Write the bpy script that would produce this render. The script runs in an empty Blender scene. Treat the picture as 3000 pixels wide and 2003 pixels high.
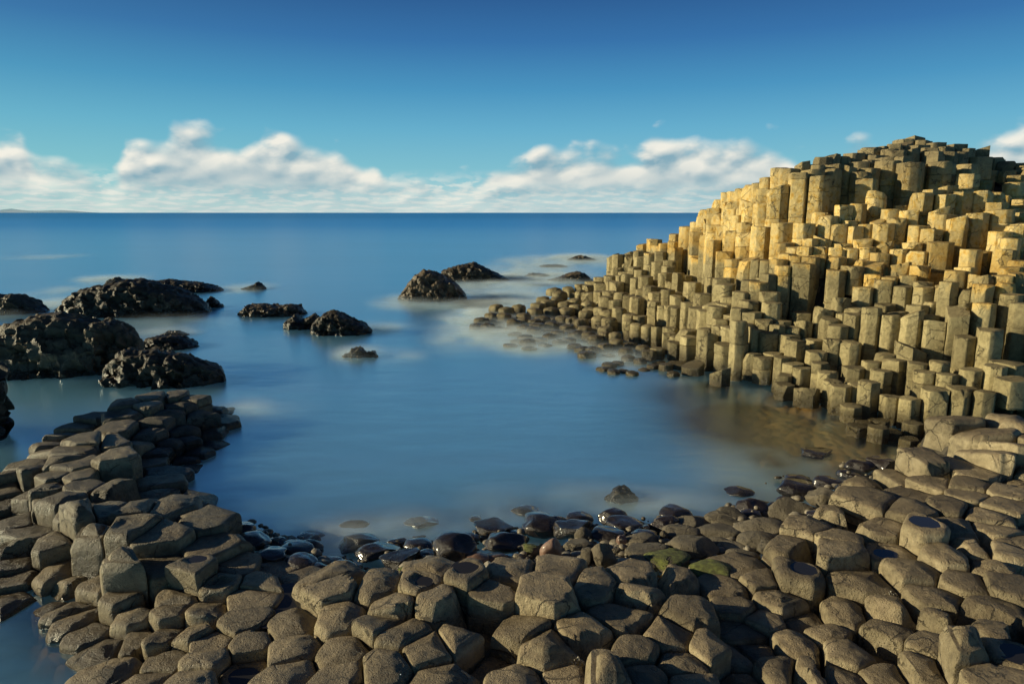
# Basalt columns, stepping stones and sea rocks around a small cove, low sun from the left.
import bpy, bmesh, math, random
from mathutils import Vector, Matrix, noise
from mathutils.kdtree import KDTree

# world-space tables, metres; water level z = 0
# STONES: x, y, height of the top, shape of the top, label
STONES = [
 (-7.485, 12.693, 0.655, 'd', 'small domed stone on the left point, 12 percent across and 59 down the photo', 1),
 (-7.086, 13.139, 0.638, 'f', 'small flat-topped stone on the left point, 15 percent across and 58 down the photo', 1),
 (-6.954, 12.541, 0.633, 'f', 'small flat-topped stone on the left point, 14.5 percent across, 59.5 down the photo', 1),
 (-6.758, 13.32, 0.63, 'f', 'small flat-topped stone on the left point, 17 percent across and 58 down the photo', 1),
 (-6.437, 13.297, 0.568, 'f', 'small flat-topped stone on the left point, 19.5 percent across, 58.5 down the photo', 1),
 (-6.5, 12.904, 0.557, 'w', 'small barnacled dark stone on the left point, 18 percent across, 59.5 down the photo', 1),
 (-7.185, 12.272, 0.571, 'o', 'hollow-topped stone on the left point, 11.5 percent across and 60.5 down the photo', 1),
 (-7.929, 12.543, 0.387, 'f', 'small flat-topped stone on the left point, 8.5 percent across and 61 down the photo', 1),
 (-6.48, 12.468, 0.526, 'w', 'small barnacled dark stone on the left point, 17 percent across and 61 down the photo', 1),
 (-5.988, 12.679, 0.424, 'w', 'barnacled dark stone on the left point, 20 percent across and 61.5 down the photo', 1),
 (-6.361, 13.663, 0.258, 'w', 'small barnacled dark stone on the left point, 21.5 percent across, 60 down the photo', 1),
 (-6.351, 14.048, 0.069, 'w', 'small barnacled dark stone on the left point, 22.5 percent across, 60 down the photo', 1),
 (-5.897, 13.093, 0.152, 'f', 'small flat-topped stone on the left point, 22.5 percent across, 61.5 down the photo', 1),
 (-6.492, 12.074, 0.517, 'w', 'barnacled dark stone on the left point, 15.5 percent across, 61.5 down the photo', 1),
 (-6.066, 12.081, 0.34, 'w', 'small barnacled dark stone on the left point, 18 percent across and 63 down the photo', 1),
 (-5.824, 12.456, 0.155, 'w', 'small barnacled dark stone on the left point, 21 percent across, 63.5 down the photo', 1),
 (-6.9, 11.561, 0.518, 'f', 'flat-topped stone on the left point, 11.5 percent across and 62.5 down the photo', 1),
 (-6.471, 11.63, 0.435, 'w', 'barnacled dark stone on the left point, 14.5 percent across, 63.5 down the photo', 1),
 (-8.051, 12.241, 0.301, 'f', 'small flat-topped stone on the left point, 7.5 percent across, 62.5 down the photo', 1),
 (-8.041, 11.909, 0.258, 't', 'small slant-topped stone on the left point, 5.5 percent across and 64 down the photo', 1),
 (-7.983, 11.557, 0.229, 't', 'small slant-topped stone on the left point, 4 percent across and 65 down the photo', 1),
 (-6.939, 10.675, 0.588, 'f', 'flat-topped stone on the left point, 8 percent across and 64 down the photo', 1),
 (-6.631, 10.832, 0.513, 'f', 'small flat-topped stone on the left point, 11 percent across and 64.5 down the photo', 1),
 (-6.37, 11.126, 0.366, 't', 'small slant-topped stone on the left point, 14 percent across and 65.5 down the photo', 1),
 (-5.957, 11.409, 0.304, 'w', 'small barnacled dark stone on the left point, 17 percent across and 65 down the photo', 1),
 (-5.774, 11.696, 0.255, 'w', 'small barnacled dark stone on the left point, 18.5 percent across, 64.5 down', 1),
 (-5.569, 11.943, 0.072, 'w', 'small barnacled dark stone on the left point, 21 percent across and 65 down the photo', 1),
 (-5.57, 11.43, 0.129, 'w', 'small barnacled dark stone on the left point, 19.5 percent across, 66 down the photo', 1),
 (-7.687, 10.979, 0.301, 't', 'small slant-topped stone on the left point, 4 percent across and 66.5 down the photo', 1),
 (-5.633, 11.123, 0.109, 'w', 'small barnacled dark stone on the left point, 18 percent across, 67.5 down the photo', 1),
 (-5.949, 11.067, 0.258, 'w', 'small barnacled dark stone on the left point, 16 percent across, 66.5 down the photo', 1),
 (-6.892, 10.253, 0.548, 'f', 'flat-topped stone on the left point, 7.5 percent across and 66 down the photo', 1),
 (-6.013, 9.844, 0.611, 'f', 'large flat-topped stone on the left point, 11.5 percent across and 68 down the photo', 1),
 (-6.87, 9.932, 0.547, 'd', 'small domed stone on the left point, 6 percent across and 67.5 down the photo', 1),
 (-6.574, 9.741, 0.514, 'f', 'flat-topped stone on the left point, 7 percent across and 68 down the photo', 1),
 (-7.75, 10.489, 0.275, 'd', 'small domed stone on the left point, 2.5 percent across and 68 down the photo', 1),
 (-7.316, 9.748, 0.439, 't', 'slant-topped stone on the left point, 2.5 percent across and 69.5 down the photo', 1),
 (-7.73, 9.913, 0.301, 't', 'small slant-topped stone cut by the left edge, 1 percent across and 70 down the photo', 1),
 (-6.657, 9.327, 0.482, 'f', 'small flat-topped stone on the left point, 5 percent across and 70 down the photo', 1),
 (-6.264, 9.335, 0.488, 'f', 'small flat-topped stone on the left point, 8 percent across and 69.5 down the photo', 1),
 (-6.488, 9.015, 0.47, 'd', 'domed stone on the left point, 4 percent across and 72 down the photo', 1),
 (-6.817, 9.092, 0.321, 'd', 'small domed stone on the left point, 2 percent across and 73.5 down the photo', 1),
 (-5.881, 10.665, 0.198, 'f', 'small flat-topped stone on the left point, 15 percent across and 67.5 down the photo', 1),
 (-5.508, 10.803, 0.054, 'w', 'small barnacled dark stone on the left point, 19 percent across, 68.5 down the photo', 1),
 (-5.392, 9.722, 0.241, 'f', 'flat-topped stone on the left point, 16 percent across and 70.5 down the photo', 1),
 (-5.424, 8.833, 0.546, 'b', 'broken-topped stone on the left point, 11.5 percent across and 72 down the photo', 1),
 (-5.984, 8.974, 0.488, 'f', 'flat-topped stone on the left point, 8 percent across and 71 down the photo', 1),
 (-6.002, 8.557, 0.513, 'd', 'domed stone on the left point, 5.5 percent across and 74 down the photo', 1),
 (-6.355, 8.693, 0.378, 'd', 'small domed stone on the left point, 3.5 percent across, 74.5 down the photo', 1),
 (-5.319, 7.871, 0.757, 'r', 'tall round-topped stone on the left point, 7.5 percent across, 75.5 down the photo', 1),
 (-4.726, 8.027, 0.636, 'd', 'domed stone on the left point, 13 percent across and 74.5 down the photo', 1),
 (-4.385, 8.124, 0.593, 'd', 'domed stone on the left point, 17 percent across and 74 down the photo', 1),
 (-5.097, 8.032, 0.564, 'f', 'flat-topped stone on the left point, 10.5 percent across and 74.5 down the photo', 1),
 (-4.866, 7.336, 0.614, 'r', 'large tall round-topped stone near the dark pool, 8.5 percent across, 80.5 down', 1),
 (-4.501, 7.446, 0.65, 'o', 'large hollow-topped stone on the left point, 12.5 percent across, 77.5 down the photo', 1),
 (-7.49, 9.589, 0.192, 'f', 'small flat-topped stone cut by the left edge, 1 percent across, 71.5 down the photo', 1),
 (-7.162, 9.15, 0.138, 'f', 'small flat-topped stone cut by the left edge, 0.5 percent across, 74 down the photo', 1),
 (-6.894, 8.713, 0.046, 'f', 'small flat-topped stone cut by the left edge, 0.5 percent across, 75.5 down', 1),
 (-6.585, 8.531, 0.189, 'f', 'small flat-topped stone cut by the left edge, 1.5 percent across, 76 down the photo', 1),
 (-6.144, 8.078, 0.215, 'f', 'flat-topped stone cut by the left edge, 2 percent across and 78 down the photo', 1),
 (-4.051, 7.387, 0.564, 'f', 'large flat-topped stone on the left point, 16 percent across and 79 down the photo', 1),
 (-3.831, 7.836, 0.516, 'f', 'large flat-topped stone on the left point, 20.5 percent across and 76 down the photo', 1),
 (-4.742, 9.254, 0.172, 'd', 'small domed stone on the left point, 20 percent across and 72.5 down the photo', 1),
 (-5.546, 7.607, 0.355, 'd', 'domed stone near the dark pool, 5 percent across and 80.5 down the photo', 1),
 (-5.576, 10.269, 0.172, 'f', 'flat-topped stone on the left point, 16.5 percent across and 69 down the photo', 1),
 (-5.261, 7.236, 0.18, 'd', 'domed stone near the dark pool, 5 percent across and 84.5 down the photo', 1),
 (-4.881, 6.986, 0.16, 'b', 'broken-topped stone near the dark pool, 6.5 percent across and 86 down the photo', 1),
 (-4.598, 6.848, 0.24, 'd', 'domed stone near the dark pool, 8.5 percent across and 86.5 down the photo', 1),
 (-4.114, 6.725, 0.66, 'r', 'large tall round-topped stone near the dark pool, 12 percent across and 84 down the photo', 1),
 (-3.911, 6.906, 0.41, 'f', 'flat-topped stone near the dark pool, 15.5 percent across and 84 down the photo', 1),
 (-3.366, 6.678, 0.52, 'O', 'large puddle-topped stone near the dark pool, 18.5 percent across and 84 down the photo', 1, 'still puddle in a hollow stone top, 19 percent across and 84 down the photo'),
 (-3.125, 6.641, 0.39, 'o', 'hollow-topped stone near the dark pool, 21.5 percent across and 86 down the photo', 1),
 (-3.033, 7.033, 0.34, 'f', 'flat-topped stone behind the front rows, 23.5 percent across and 82.5 down the photo', 1),
 (-3.452, 7.281, 0.449, 'f', 'large flat-topped stone near the dark pool, 21.5 percent across and 80 down the photo', 1),
 (-2.654, 6.711, 0.35, 'f', 'flat-topped stone behind the front rows, 25.5 percent across and 85 down the photo', 1),
 (-2.637, 7.099, 0.24, 'f', 'small flat-topped stone behind the front rows, 27 percent across and 83 down the photo', 1),
 (-2.374, 6.877, 0.27, 'f', 'small flat-topped stone behind the front rows, 29 percent across and 84 down the photo', 1),
 (-4.101, 6.463, 0.3, 'd', 'domed stone near the dark pool, 11.5 percent across and 88.5 down the photo', 1),
 (-3.473, 6.43, 0.32, 'd', 'domed stone near the dark pool, 17 percent across and 87.5 down the photo', 1),
 (-3.423, 6.193, 0.32, 'd', 'domed stone near the dark pool, 16.5 percent across and 90.5 down the photo', 1),
 (-3.848, 6.283, 0.22, 'd', 'domed stone near the dark pool, 12.5 percent across and 91 down the photo', 1),
 (-3.071, 6.193, 0.32, 't', 'slant-topped stone near the dark pool, 20 percent across and 89.5 down the photo', 1),
 (-2.694, 6.373, 0.34, 'f', 'flat-topped stone in the front rows, 24.5 percent across and 87.5 down the photo', 1),
 (-2.631, 6.006, 0.34, 'f', 'flat-topped stone in the front rows, 24 percent across and 90.5 down the photo', 1),
 (-2.123, 5.889, 0.36, 'd', 'domed stone in the front rows, 28.5 percent across and 91 down the photo', 1),
 (-4.911, 6.718, 0.03, 'd', 'small domed stone near the dark pool, 4.5 percent across, 88.5 down the photo', 1),
 (-4.685, 6.582, 0.13, 'd', 'domed stone near the dark pool, 6 percent across and 89.5 down the photo', 1),
 (-4.469, 6.387, 0.11, 'd', 'domed stone near the dark pool, 7 percent across and 91.5 down the photo', 1),
 (-4.198, 6.206, 0.11, 'd', 'domed stone near the dark pool, 8 percent across and 93 down the photo', 1),
 (-3.892, 5.905, 0.1, 'd', 'domed stone near the dark pool, 9.5 percent across and 95.5 down the photo', 1),
 (-3.621, 5.969, 0.14, 'f', 'flat-topped stone near the dark pool, 13 percent across and 94.5 down the photo', 1),
 (-3.323, 5.924, 0.24, 't', 'slant-topped stone near the dark pool, 15.5 percent across and 94 down the photo', 1),
 (-3.079, 5.897, 0.3, 't', 'slant-topped stone near the dark pool, 18.5 percent across and 93 down the photo', 1),
 (-2.818, 5.723, 0.28, 'f', 'flat-topped stone near the dark pool, 20.5 percent across and 94 down the photo', 1),
 (-2.406, 5.704, 0.32, 'f', 'flat-topped stone in the front rows, 24.5 percent across and 94.5 down the photo', 1),
 (-3.581, 5.506, 0.18, 'd', 'large domed stone cut by the bottom edge, 10.5 percent across, 98 down the photo', 1),
 (-3.148, 5.589, 0.2, 'f', 'flat-topped stone near the dark pool, 16 percent across and 97 down the photo', 1),
 (-2.747, 5.466, 0.34, 'd', 'domed stone cut by the bottom edge, 20 percent across and 96.5 down the photo', 1),
 (-3.132, 5.268, 0.24, 'd', 'domed stone cut by the bottom edge, 14.5 percent across and 99 down the photo', 1),
 (-2.748, 5.168, 0.34, 'd', 'domed stone cut by the bottom edge, 18.5 percent across and 99 down the photo', 1),
 (-2.345, 5.371, 0.24, 'O', 'small puddle-topped stone cut by the bottom edge, 24 percent across and 98 down the photo', 1, 'still puddle in a hollow stone top, 24 percent across and 98 down the photo'),
 (-2.004, 5.488, 0.402, 'd', 'large domed stone in the front rows, 28.5 percent across and 95 down the photo', 1),
 (-1.882, 5.149, 0.416, 'd', 'domed stone cut by the bottom edge, 28 percent across and 98.5 down the photo', 1),
 (-5.55, 6.828, 0.08, 'd', 'domed stone cut by the left edge, 1.5 percent across, 88.5 down the photo', 1),
 (-5.675, 7.146, 0.1, 'f', 'flat-topped stone cut by the left edge, 1.5 percent across and 85 down the photo', 1),
 (-5.863, 7.459, 0.14, 'f', 'flat-topped stone cut by the left edge, 1.5 percent across, 82.5 down the photo', 1),
 (-6.242, 7.784, 0.12, 'f', 'small flat-topped stone cut by the left edge, 0 percent across, 80.5 down the photo', 1),
 (-5.975, 7.737, 0.3, 'b', 'broken-topped stone cut by the left edge, 2 percent across and 80 down the photo', 1),
 (-1.786, 6.347, 0.544, 'f', 'large flat-topped stone in the front rows, 32 percent across and 86.5 down the photo', 1),
 (-1.354, 6.309, 0.552, 'd', 'large domed stone behind the front rows, 37 percent across and 85.5 down the photo', 1),
 (-0.917, 6.3, 0.6, 'O', 'puddle-topped stone behind the front rows, 40.5 percent across and 85 down the photo', 1, 'still puddle in a hollow stone top, 40 percent across and 85 down the photo'),
 (-0.457, 6.32, 0.66, 'O', 'puddle-topped stone behind the front rows, 45.5 percent across and 85 down the photo', 1, 'still puddle in a hollow stone top, 45 percent across and 85 down the photo'),
 (-0.828, 6.552, 0.56, 'd', 'domed stone behind the front rows, 42 percent across and 82.5 down the photo', 1),
 (-0.01, 6.485, 0.597, 'd', 'domed stone behind the front rows, 50 percent across and 83.5 down the photo', 1),
 (-0.687, 5.991, 0.64, 'b', 'large broken-topped stone in the front rows, 43 percent across and 89 down the photo', 1),
 (-0.189, 6.125, 0.588, 'f', 'large flat-topped stone in the front rows, 47.5 percent across, 88.5 down the photo', 1),
 (0.293, 6.029, 0.7, 'f', 'large flat-topped stone in the front rows, 53.5 percent across and 87 down the photo', 1),
 (-1.158, 5.942, 0.56, 't', 'slant-topped stone in the front rows, 38.5 percent across and 88.5 down the photo', 1),
 (-1.612, 5.898, 0.498, 'd', 'large domed stone in the front rows, 33 percent across and 90.5 down the photo', 1),
 (-1.184, 5.674, 0.54, 't', 'slant-topped stone in the front rows, 36.5 percent across and 92 down the photo', 1),
 (-0.992, 5.528, 0.544, 'd', 'domed stone in the front rows, 39.5 percent across and 93 down the photo', 1),
 (-0.436, 5.45, 0.544, 'd', 'large domed stone in the front rows, 45 percent across and 94.5 down the photo', 1),
 (-0.732, 5.313, 0.536, 'd', 'large domed stone in the front rows, 41.5 percent across, 95.5 down the photo', 1),
 (-1.078, 5.108, 0.532, 'd', 'large domed stone cut by the bottom edge, 37.5 percent across, 97.5 down', 1),
 (-1.473, 5.367, 0.448, 'd', 'domed stone in the front rows, 33 percent across and 95.5 down the photo', 1),
 (-1.414, 5.034, 0.452, 'f', 'flat-topped stone cut by the bottom edge, 33 percent across and 98.5 down the photo', 1),
 (0.015, 5.619, 0.536, 't', 'large slant-topped stone in the front rows, 50.5 percent across and 93 down the photo', 1),
 (0.316, 5.263, 0.62, 'r', 'large tall round-topped stone in the front rows, 53.5 percent across, 95.5 down', 1),
 (-0.568, 4.921, 0.536, 'd', 'domed stone cut by the bottom edge, 43 percent across and 98.5 down the photo', 1),
 (-0.224, 5.297, 0.32, 'f', 'flat-topped stone cut by the bottom edge, 47.5 percent across, 97.5 down the photo', 1),
 (0.076, 4.89, 0.536, 'd', 'domed stone cut by the bottom edge, 50 percent across and 98.5 down the photo', 1),
 (-0.314, 5.728, 0.25, 'f', 'small flat-topped stone in the front rows, 47.5 percent across, 93.5 down the photo', 1),
 (-1.925, 6.562, 0.48, 'd', 'domed stone behind the front rows, 32 percent across and 84 down the photo', 1),
 (0.837, 6.268, 0.604, 'd', 'large domed stone behind the front rows, 58 percent across and 86 down the photo', 1),
 (1.281, 6.4, 0.572, 'f', 'flat-topped stone behind the front rows, 62 percent across and 83.5 down the photo', 1),
 (1.711, 6.403, 0.512, 'b', 'broken-topped stone behind the front rows, 66 percent across and 85 down the photo', 1),
 (1.198, 6.088, 0.596, 'b', 'broken-topped stone in the front rows, 62.5 percent across and 87.5 down the photo', 1),
 (1.675, 5.808, 0.588, 'd', 'large domed stone in the front rows, 67.5 percent across, 89.5 down the photo', 1),
 (0.695, 5.467, 0.584, 'b', 'large broken-topped stone in the front rows, 57 percent across and 93 down the photo', 1),
 (1.039, 5.721, 0.536, 'f', 'large flat-topped stone in the front rows, 60.5 percent across, 90.5 down the photo', 1),
 (1.401, 5.508, 0.544, 'd', 'domed stone in the front rows, 65.5 percent across and 93 down the photo', 1),
 (1.078, 5.279, 0.572, 'd', 'large domed stone in the front rows, 62 percent across and 95 down the photo', 1),
 (0.746, 4.846, 0.72, 'r', 'large tall round-topped stone cut by the bottom edge, 59 percent across, 98 down the photo', 1),
 (1.414, 5.124, 0.52, 'd', 'domed stone cut by the bottom edge, 66.5 percent across and 97 down the photo', 1),
 (1.75, 5.309, 0.564, 'd', 'large domed stone in the front rows, 69.5 percent across, 95.5 down the photo', 1),
 (2.182, 5.785, 0.36, 'f', 'flat-topped stone in the front rows, 72.5 percent across and 92.5 down the photo', 1),
 (2.218, 6.467, 0.416, 'f', 'flat-topped stone behind the front rows, 70 percent across and 85.5 down the photo', 1),
 (2.218, 6.098, 0.436, 'f', 'flat-topped stone in the front rows, 71.5 percent across and 88.5 down the photo', 1),
 (2.661, 6.188, 0.466, 'd', 'domed stone in the front rows, 76 percent across and 88 down the photo', 1),
 (2.375, 5.924, 0.42, 'd', 'domed stone in the front rows, 75 percent across and 91 down the photo', 1),
 (2.824, 5.91, 0.36, 'd', 'domed stone in the front rows, 78.5 percent across and 91 down the photo', 1),
 (2.543, 5.541, 0.444, 'd', 'domed stone in the front rows, 77.5 percent across and 94.5 down the photo', 1),
 (2.239, 5.176, 0.446, 'd', 'domed stone cut by the bottom edge, 75.5 percent across and 98 down the photo', 1),
 (1.12, 4.919, 0.538, 'd', 'domed stone cut by the bottom edge, 63 percent across and 98.5 down the photo', 1),
 (2.481, 5.051, 0.488, 'b', 'broken-topped stone cut by the bottom edge, 78.5 percent across and 98 down the photo', 1),
 (1.966, 5.411, 0.34, 'd', 'domed stone in the front rows, 72 percent across and 97 down the photo', 1),
 (2.206, 5.503, 0.34, 'd', 'domed stone in the front rows, 73.5 percent across and 95.5 down the photo', 1),
 (0.421, 4.896, 0.496, 'f', 'flat-topped stone cut by the bottom edge, 55 percent across and 99 down the photo', 1),
 (1.409, 4.851, 0.53, 'd', 'domed stone cut by the bottom edge, 67.5 percent across and 99 down the photo', 1),
 (1.922, 5.108, 0.36, 'd', 'small domed stone cut by the bottom edge, 72 percent across, 99.5 down the photo', 1),
 (2.595, 6.55, 0.472, 'f', 'flat-topped stone behind the front rows, 74 percent across and 85 down the photo', 1),
 (2.508, 6.816, 0.444, 'd', 'domed stone behind the front rows, 72 percent across and 82.5 down the photo', 1),
 (2.882, 6.506, 0.6, 'O', 'large puddle-topped stone behind the front rows, 78 percent across and 85 down the photo', 1, 'still puddle in a hollow stone top, 78 percent across and 85 down the photo'),
 (0.456, 6.444, 0.576, 'f', 'flat-topped stone behind the front rows, 55 percent across and 82.5 down the photo', 1),
 (3.486, 6.781, 0.712, 'f', 'large flat-topped stone behind the front rows, 82 percent across and 81.5 down the photo', 1),
 (3.545, 6.322, 0.606, 'd', 'large domed stone behind the front rows, 83.5 percent across, 85.5 down the photo', 1),
 (3.17, 5.891, 0.508, 'd', 'large domed stone in the front rows, 82.5 percent across and 90 down the photo', 1),
 (3.531, 5.782, 0.612, 'b', 'large broken-topped stone in the front rows, 86.5 percent across and 89 down the photo', 1),
 (4.06, 6.294, 0.736, 'd', 'large domed stone behind the front rows, 88.5 percent across and 84 down the photo', 1),
 (4.44, 6.414, 0.824, 'd', 'domed stone behind the front rows, 92 percent across and 81.5 down the photo', 1),
 (4.355, 6.026, 0.756, 'd', 'domed stone behind the front rows, 94 percent across and 85.5 down the photo', 1),
 (4.745, 6.242, 0.84, 'r', 'tall round-topped stone behind the front rows, 96.5 percent across and 83 down the photo', 1),
 (4.035, 5.85, 0.696, 'd', 'large domed stone in the front rows, 91 percent across and 88 down the photo', 1),
 (3.843, 5.489, 0.692, 'b', 'broken-topped stone in the front rows, 91 percent across and 90.5 down the photo', 1),
 (4.267, 5.622, 0.746, 'b', 'large broken-topped stone cut by the right edge, 97 percent across and 90 down the photo', 1),
 (3.388, 5.564, 0.54, 'd', 'large domed stone in the front rows, 86.5 percent across, 93.5 down the photo', 1),
 (3.571, 5.213, 0.656, 'd', 'domed stone in the front rows, 90 percent across and 94 down the photo', 1),
 (3.337, 4.965, 0.636, 'd', 'large domed stone cut by the bottom edge, 89.5 percent across, 97.5 down', 1),
 (3.59, 4.895, 0.98, 'r', 'large tall round-topped stone cut by the bottom edge, 94 percent across, 95 down the photo', 1),
 (4.068, 5.187, 0.788, 'b', 'broken-topped stone in the front rows, 97 percent across and 92 down the photo', 1),
 (3.88, 4.809, 0.84, 'O', 'puddle-topped stone cut by the right edge, 97.5 percent across and 95 down the photo', 1, 'still puddle in a hollow stone top, 98 percent across and 95 down the photo'),
 (3.703, 4.521, 0.824, 'f', 'large flat-topped stone cut by the bottom edge, 97 percent across, 98.5 down the photo', 1),
 (2.958, 5.322, 0.498, 'd', 'large domed stone in the front rows, 82.5 percent across and 96 down the photo', 1),
 (2.698, 4.961, 0.464, 'd', 'domed stone cut by the bottom edge, 82 percent across and 99 down the photo', 1),
 (3.102, 4.998, 0.484, 'd', 'domed stone cut by the bottom edge, 86 percent across and 98.5 down the photo', 1),
 (3.185, 5.405, 0.32, 'd', 'small domed stone in the front rows, 86 percent across and 96.5 down the photo', 1),
 (4.386, 7.81, 0.802, 'f', 'large flat-topped stone under the mound, 84 percent across and 73.5 down the photo', 1),
 (4.699, 7.517, 0.864, 'd', 'domed stone under the mound, 88.5 percent across and 74.5 down the photo', 1),
 (4.465, 6.892, 0.92, 'O', 'large puddle-topped stone behind the front rows, 90 percent across and 78 down the photo', 1, 'still puddle in a hollow stone top, 90 percent across and 78 down the photo'),
 (4.136, 7.162, 0.728, 'f', 'flat-topped stone behind the front rows, 86 percent across and 77.5 down the photo', 1),
 (3.476, 7.313, 0.698, 'd', 'domed stone behind the front rows, 78.5 percent across and 77.5 down the photo', 1),
 (3.616, 7.056, 0.696, 'f', 'flat-topped stone behind the front rows, 81.5 percent across and 78.5 down the photo', 1),
 (3.919, 7.488, 0.724, 'b', 'broken-topped stone behind the front rows, 81 percent across and 75.5 down the photo', 1),
 (4.886, 7.004, 0.846, 'd', 'domed stone behind the front rows, 93.5 percent across and 77 down the photo', 1),
 (5.109, 7.517, 0.864, 'f', 'flat-topped stone under the mound, 92.5 percent across and 74 down the photo', 1),
 (5.388, 7.265, 0.87, 'd', 'domed stone behind the front rows, 96.5 percent across and 75.5 down the photo', 1),
 (5.741, 7.458, 0.89, 'f', 'flat-topped stone cut by the right edge, 98 percent across and 74 down the photo', 1),
 (5.233, 6.864, 0.832, 'f', 'flat-topped stone cut by the right edge, 97 percent across and 78 down the photo', 1),
 (4.818, 6.555, 0.828, 'b', 'broken-topped stone behind the front rows, 95 percent across and 80.5 down the photo', 1),
 (5.288, 6.631, 0.848, 'd', 'small domed stone cut by the right edge, 99 percent across and 79 down the photo', 1),
 (5.046, 6.42, 0.84, 'f', 'flat-topped stone cut by the right edge, 98.5 percent across and 81 down the photo', 1),
 (4.684, 5.907, 0.806, 'f', 'flat-topped stone cut by the right edge, 98 percent across and 85.5 down the photo', 1),
 (5.248, 8.681, 0.698, 'f', 'flat-topped stone under the mound, 87 percent across and 70 down the photo', 1),
 (4.869, 8.62, 0.636, 'b', 'small broken-topped stone under the mound, 84 percent across and 70.5 down the photo', 1),
 (5.37, 8.247, 0.826, 'f', 'flat-topped stone under the mound, 90.5 percent across and 70.5 down the photo', 1),
 (5.551, 7.786, 0.88, 'f', 'flat-topped stone under the mound, 94.5 percent across and 72.5 down the photo', 1),
 (5.682, 8.019, 0.896, 'f', 'flat-topped stone under the mound, 94.5 percent across and 70.5 down the photo', 1),
 (5.947, 7.726, 0.928, 'f', 'flat-topped stone cut by the right edge, 98 percent across and 72 down the photo', 1),
 (5.562, 8.71, 0.984, 'f', 'large flat-topped stone under the mound, 90 percent across and 67.5 down the photo', 1),
 (6.034, 8.659, 0.88, 'f', 'flat-topped stone under the mound, 95 percent across and 68.5 down the photo', 1),
 (6.938, 10.175, 1.098, 't', 'large slant-topped stone under the mound, 92.5 percent across and 62.5 down the photo', 1),
 (6.967, 9.513, 1.115, 't', 'slant-topped stone under the mound, 95.5 percent across and 64 down the photo', 1),
 (6.502, 8.757, 1.041, 't', 'slant-topped stone under the mound, 97 percent across and 67.5 down the photo', 1),
 (6.937, 8.945, 1.099, 't', 'slant-topped stone cut by the right edge, 98 percent across and 65.5 down the photo', 1),
 (7.513, 9.823, 1.178, 'b', 'broken-topped stone cut by the right edge, 98 percent across and 61.5 down the photo', 1),
 (5.064, 8.05, 0.744, 'f', 'flat-topped stone under the mound, 88.5 percent across and 72 down the photo', 1),
 (3.153, 6.956, 0.622, 'b', 'broken-topped stone behind the front rows, 77 percent across and 80.5 down the photo', 1),
 (4.086, 6.802, 0.64, 'O', 'puddle-topped stone behind the front rows, 86.5 percent across and 81 down the photo', 1, 'still puddle in a hollow stone top, 86 percent across and 81 down the photo'),
 (2.912, 5.679, 0.464, 'd', 'domed stone in the front rows, 81 percent across and 93 down the photo', 1),
 (0.466, 3.543, 0.562, 't', None, 0),
 (-0.729, 4.019, 0.534, 't', None, 0),
 (-1.461, 4.153, 0.37, 'd', None, 0),
 (0.353, 3.966, 0.481, 'd', None, 0),
 (1.688, 4.482, 0.322, 'd', None, 0),
 (7.708, 9.367, 1.085, 'b', None, 0),
 (-2.542, 3.818, 0.263, 'd', None, 0),
 (0.818, 4.221, 0.559, 'f', None, 0),
 (2.425, 4.637, 0.32, 'd', None, 0),
 (5.478, 5.757, 0.685, 'b', None, 0),
 (7.123, 8.125, 0.938, 'd', None, 0),
 (2.846, 4.162, 0.616, 'b', None, 0),
 (7.945, 8.579, 1.134, 'b', None, 0),
 (6.036, 6.104, 0.803, 'd', None, 0),
 (6.767, 6.944, 0.806, 'b', None, 0),
 (6.418, 6.32, 0.859, 'd', None, 0),
 (4.748, 4.273, 0.72, 'd', None, 0),
 (1.393, 3.679, 0.541, 'd', None, 0),
 (7.988, 9.677, 0.986, 't', None, 0),
 (5.459, 4.91, 0.81, 'f', None, 0),
 (5.738, 6.477, 0.755, 'd', None, 0),
 (3.832, 3.648, 0.91, 'd', None, 0),
 (4.295, 4.056, 0.734, 'd', None, 0),
 (7.48, 8.579, 1.067, 'f', None, 0),
 (7.873, 7.919, 1.059, 'f', None, 0),
 (6.116, 5.696, 0.799, 'b', None, 0),
 (6.869, 8.453, 0.919, 'd', 'small domed stone cut by the right edge, 99.5 percent across, 69 down the photo', 1),
 (4.446, 3.424, 0.753, 'd', None, 0),
 (0.935, 3.571, 0.567, 'b', None, 0),
 (4.991, 5.337, 0.684, 'f', None, 0),
 (1.917, 3.925, 0.363, 'd', None, 0),
 (-4.921, 8.531, 0.377, 'd', 'small domed stone on the left point, 15 percent across and 73 down the photo', 1),
 (6.263, 7.446, 0.793, 't', None, 0),
 (-2.767, 4.501, 0.188, 'd', None, 0),
 (-1.962, 4.513, 0.352, 'd', None, 0),
 (1.256, 4.058, 0.623, 'd', None, 0),
 (6.293, 6.98, 0.775, 't', None, 0),
 (0.142, 4.462, 0.533, 'd', None, 0),
 (2.555, 3.815, 0.413, 'f', None, 0),
 (-0.919, 4.56, 0.373, 'f', None, 0),
 (-0.918, 3.608, 0.402, 'd', None, 0),
 (3.63, 4.099, 0.899, 'b', None, 0),
 (4.936, 4.632, 0.765, 't', None, 0),
 (7.351, 8.983, 1.117, 'f', 'small flat-topped stone cut by the right edge, 99.5 percent across, 64.5 down', 1),
 (4.817, 3.761, 0.839, 'f', None, 0),
 (-1.347, 3.671, 0.546, 'f', None, 0),
 (5.593, 5.333, 0.827, 'd', None, 0),
 (-0.169, 3.89, 0.402, 't', None, 0),
 (-2.363, 4.2, 0.208, 'd', None, 0),
 (4.69, 5.067, 0.737, 'd', None, 0),
 (-5.194, 9.316, 0.223, 'd', 'small domed stone on the left point, 15.5 percent across and 72 down the photo', 1),
 (6.684, 8.049, 0.842, 'd', 'small domed stone cut by the right edge, 99.5 percent across, 70.5 down', 1),
 (7.202, 7.366, 0.985, 'b', None, 0),
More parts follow.
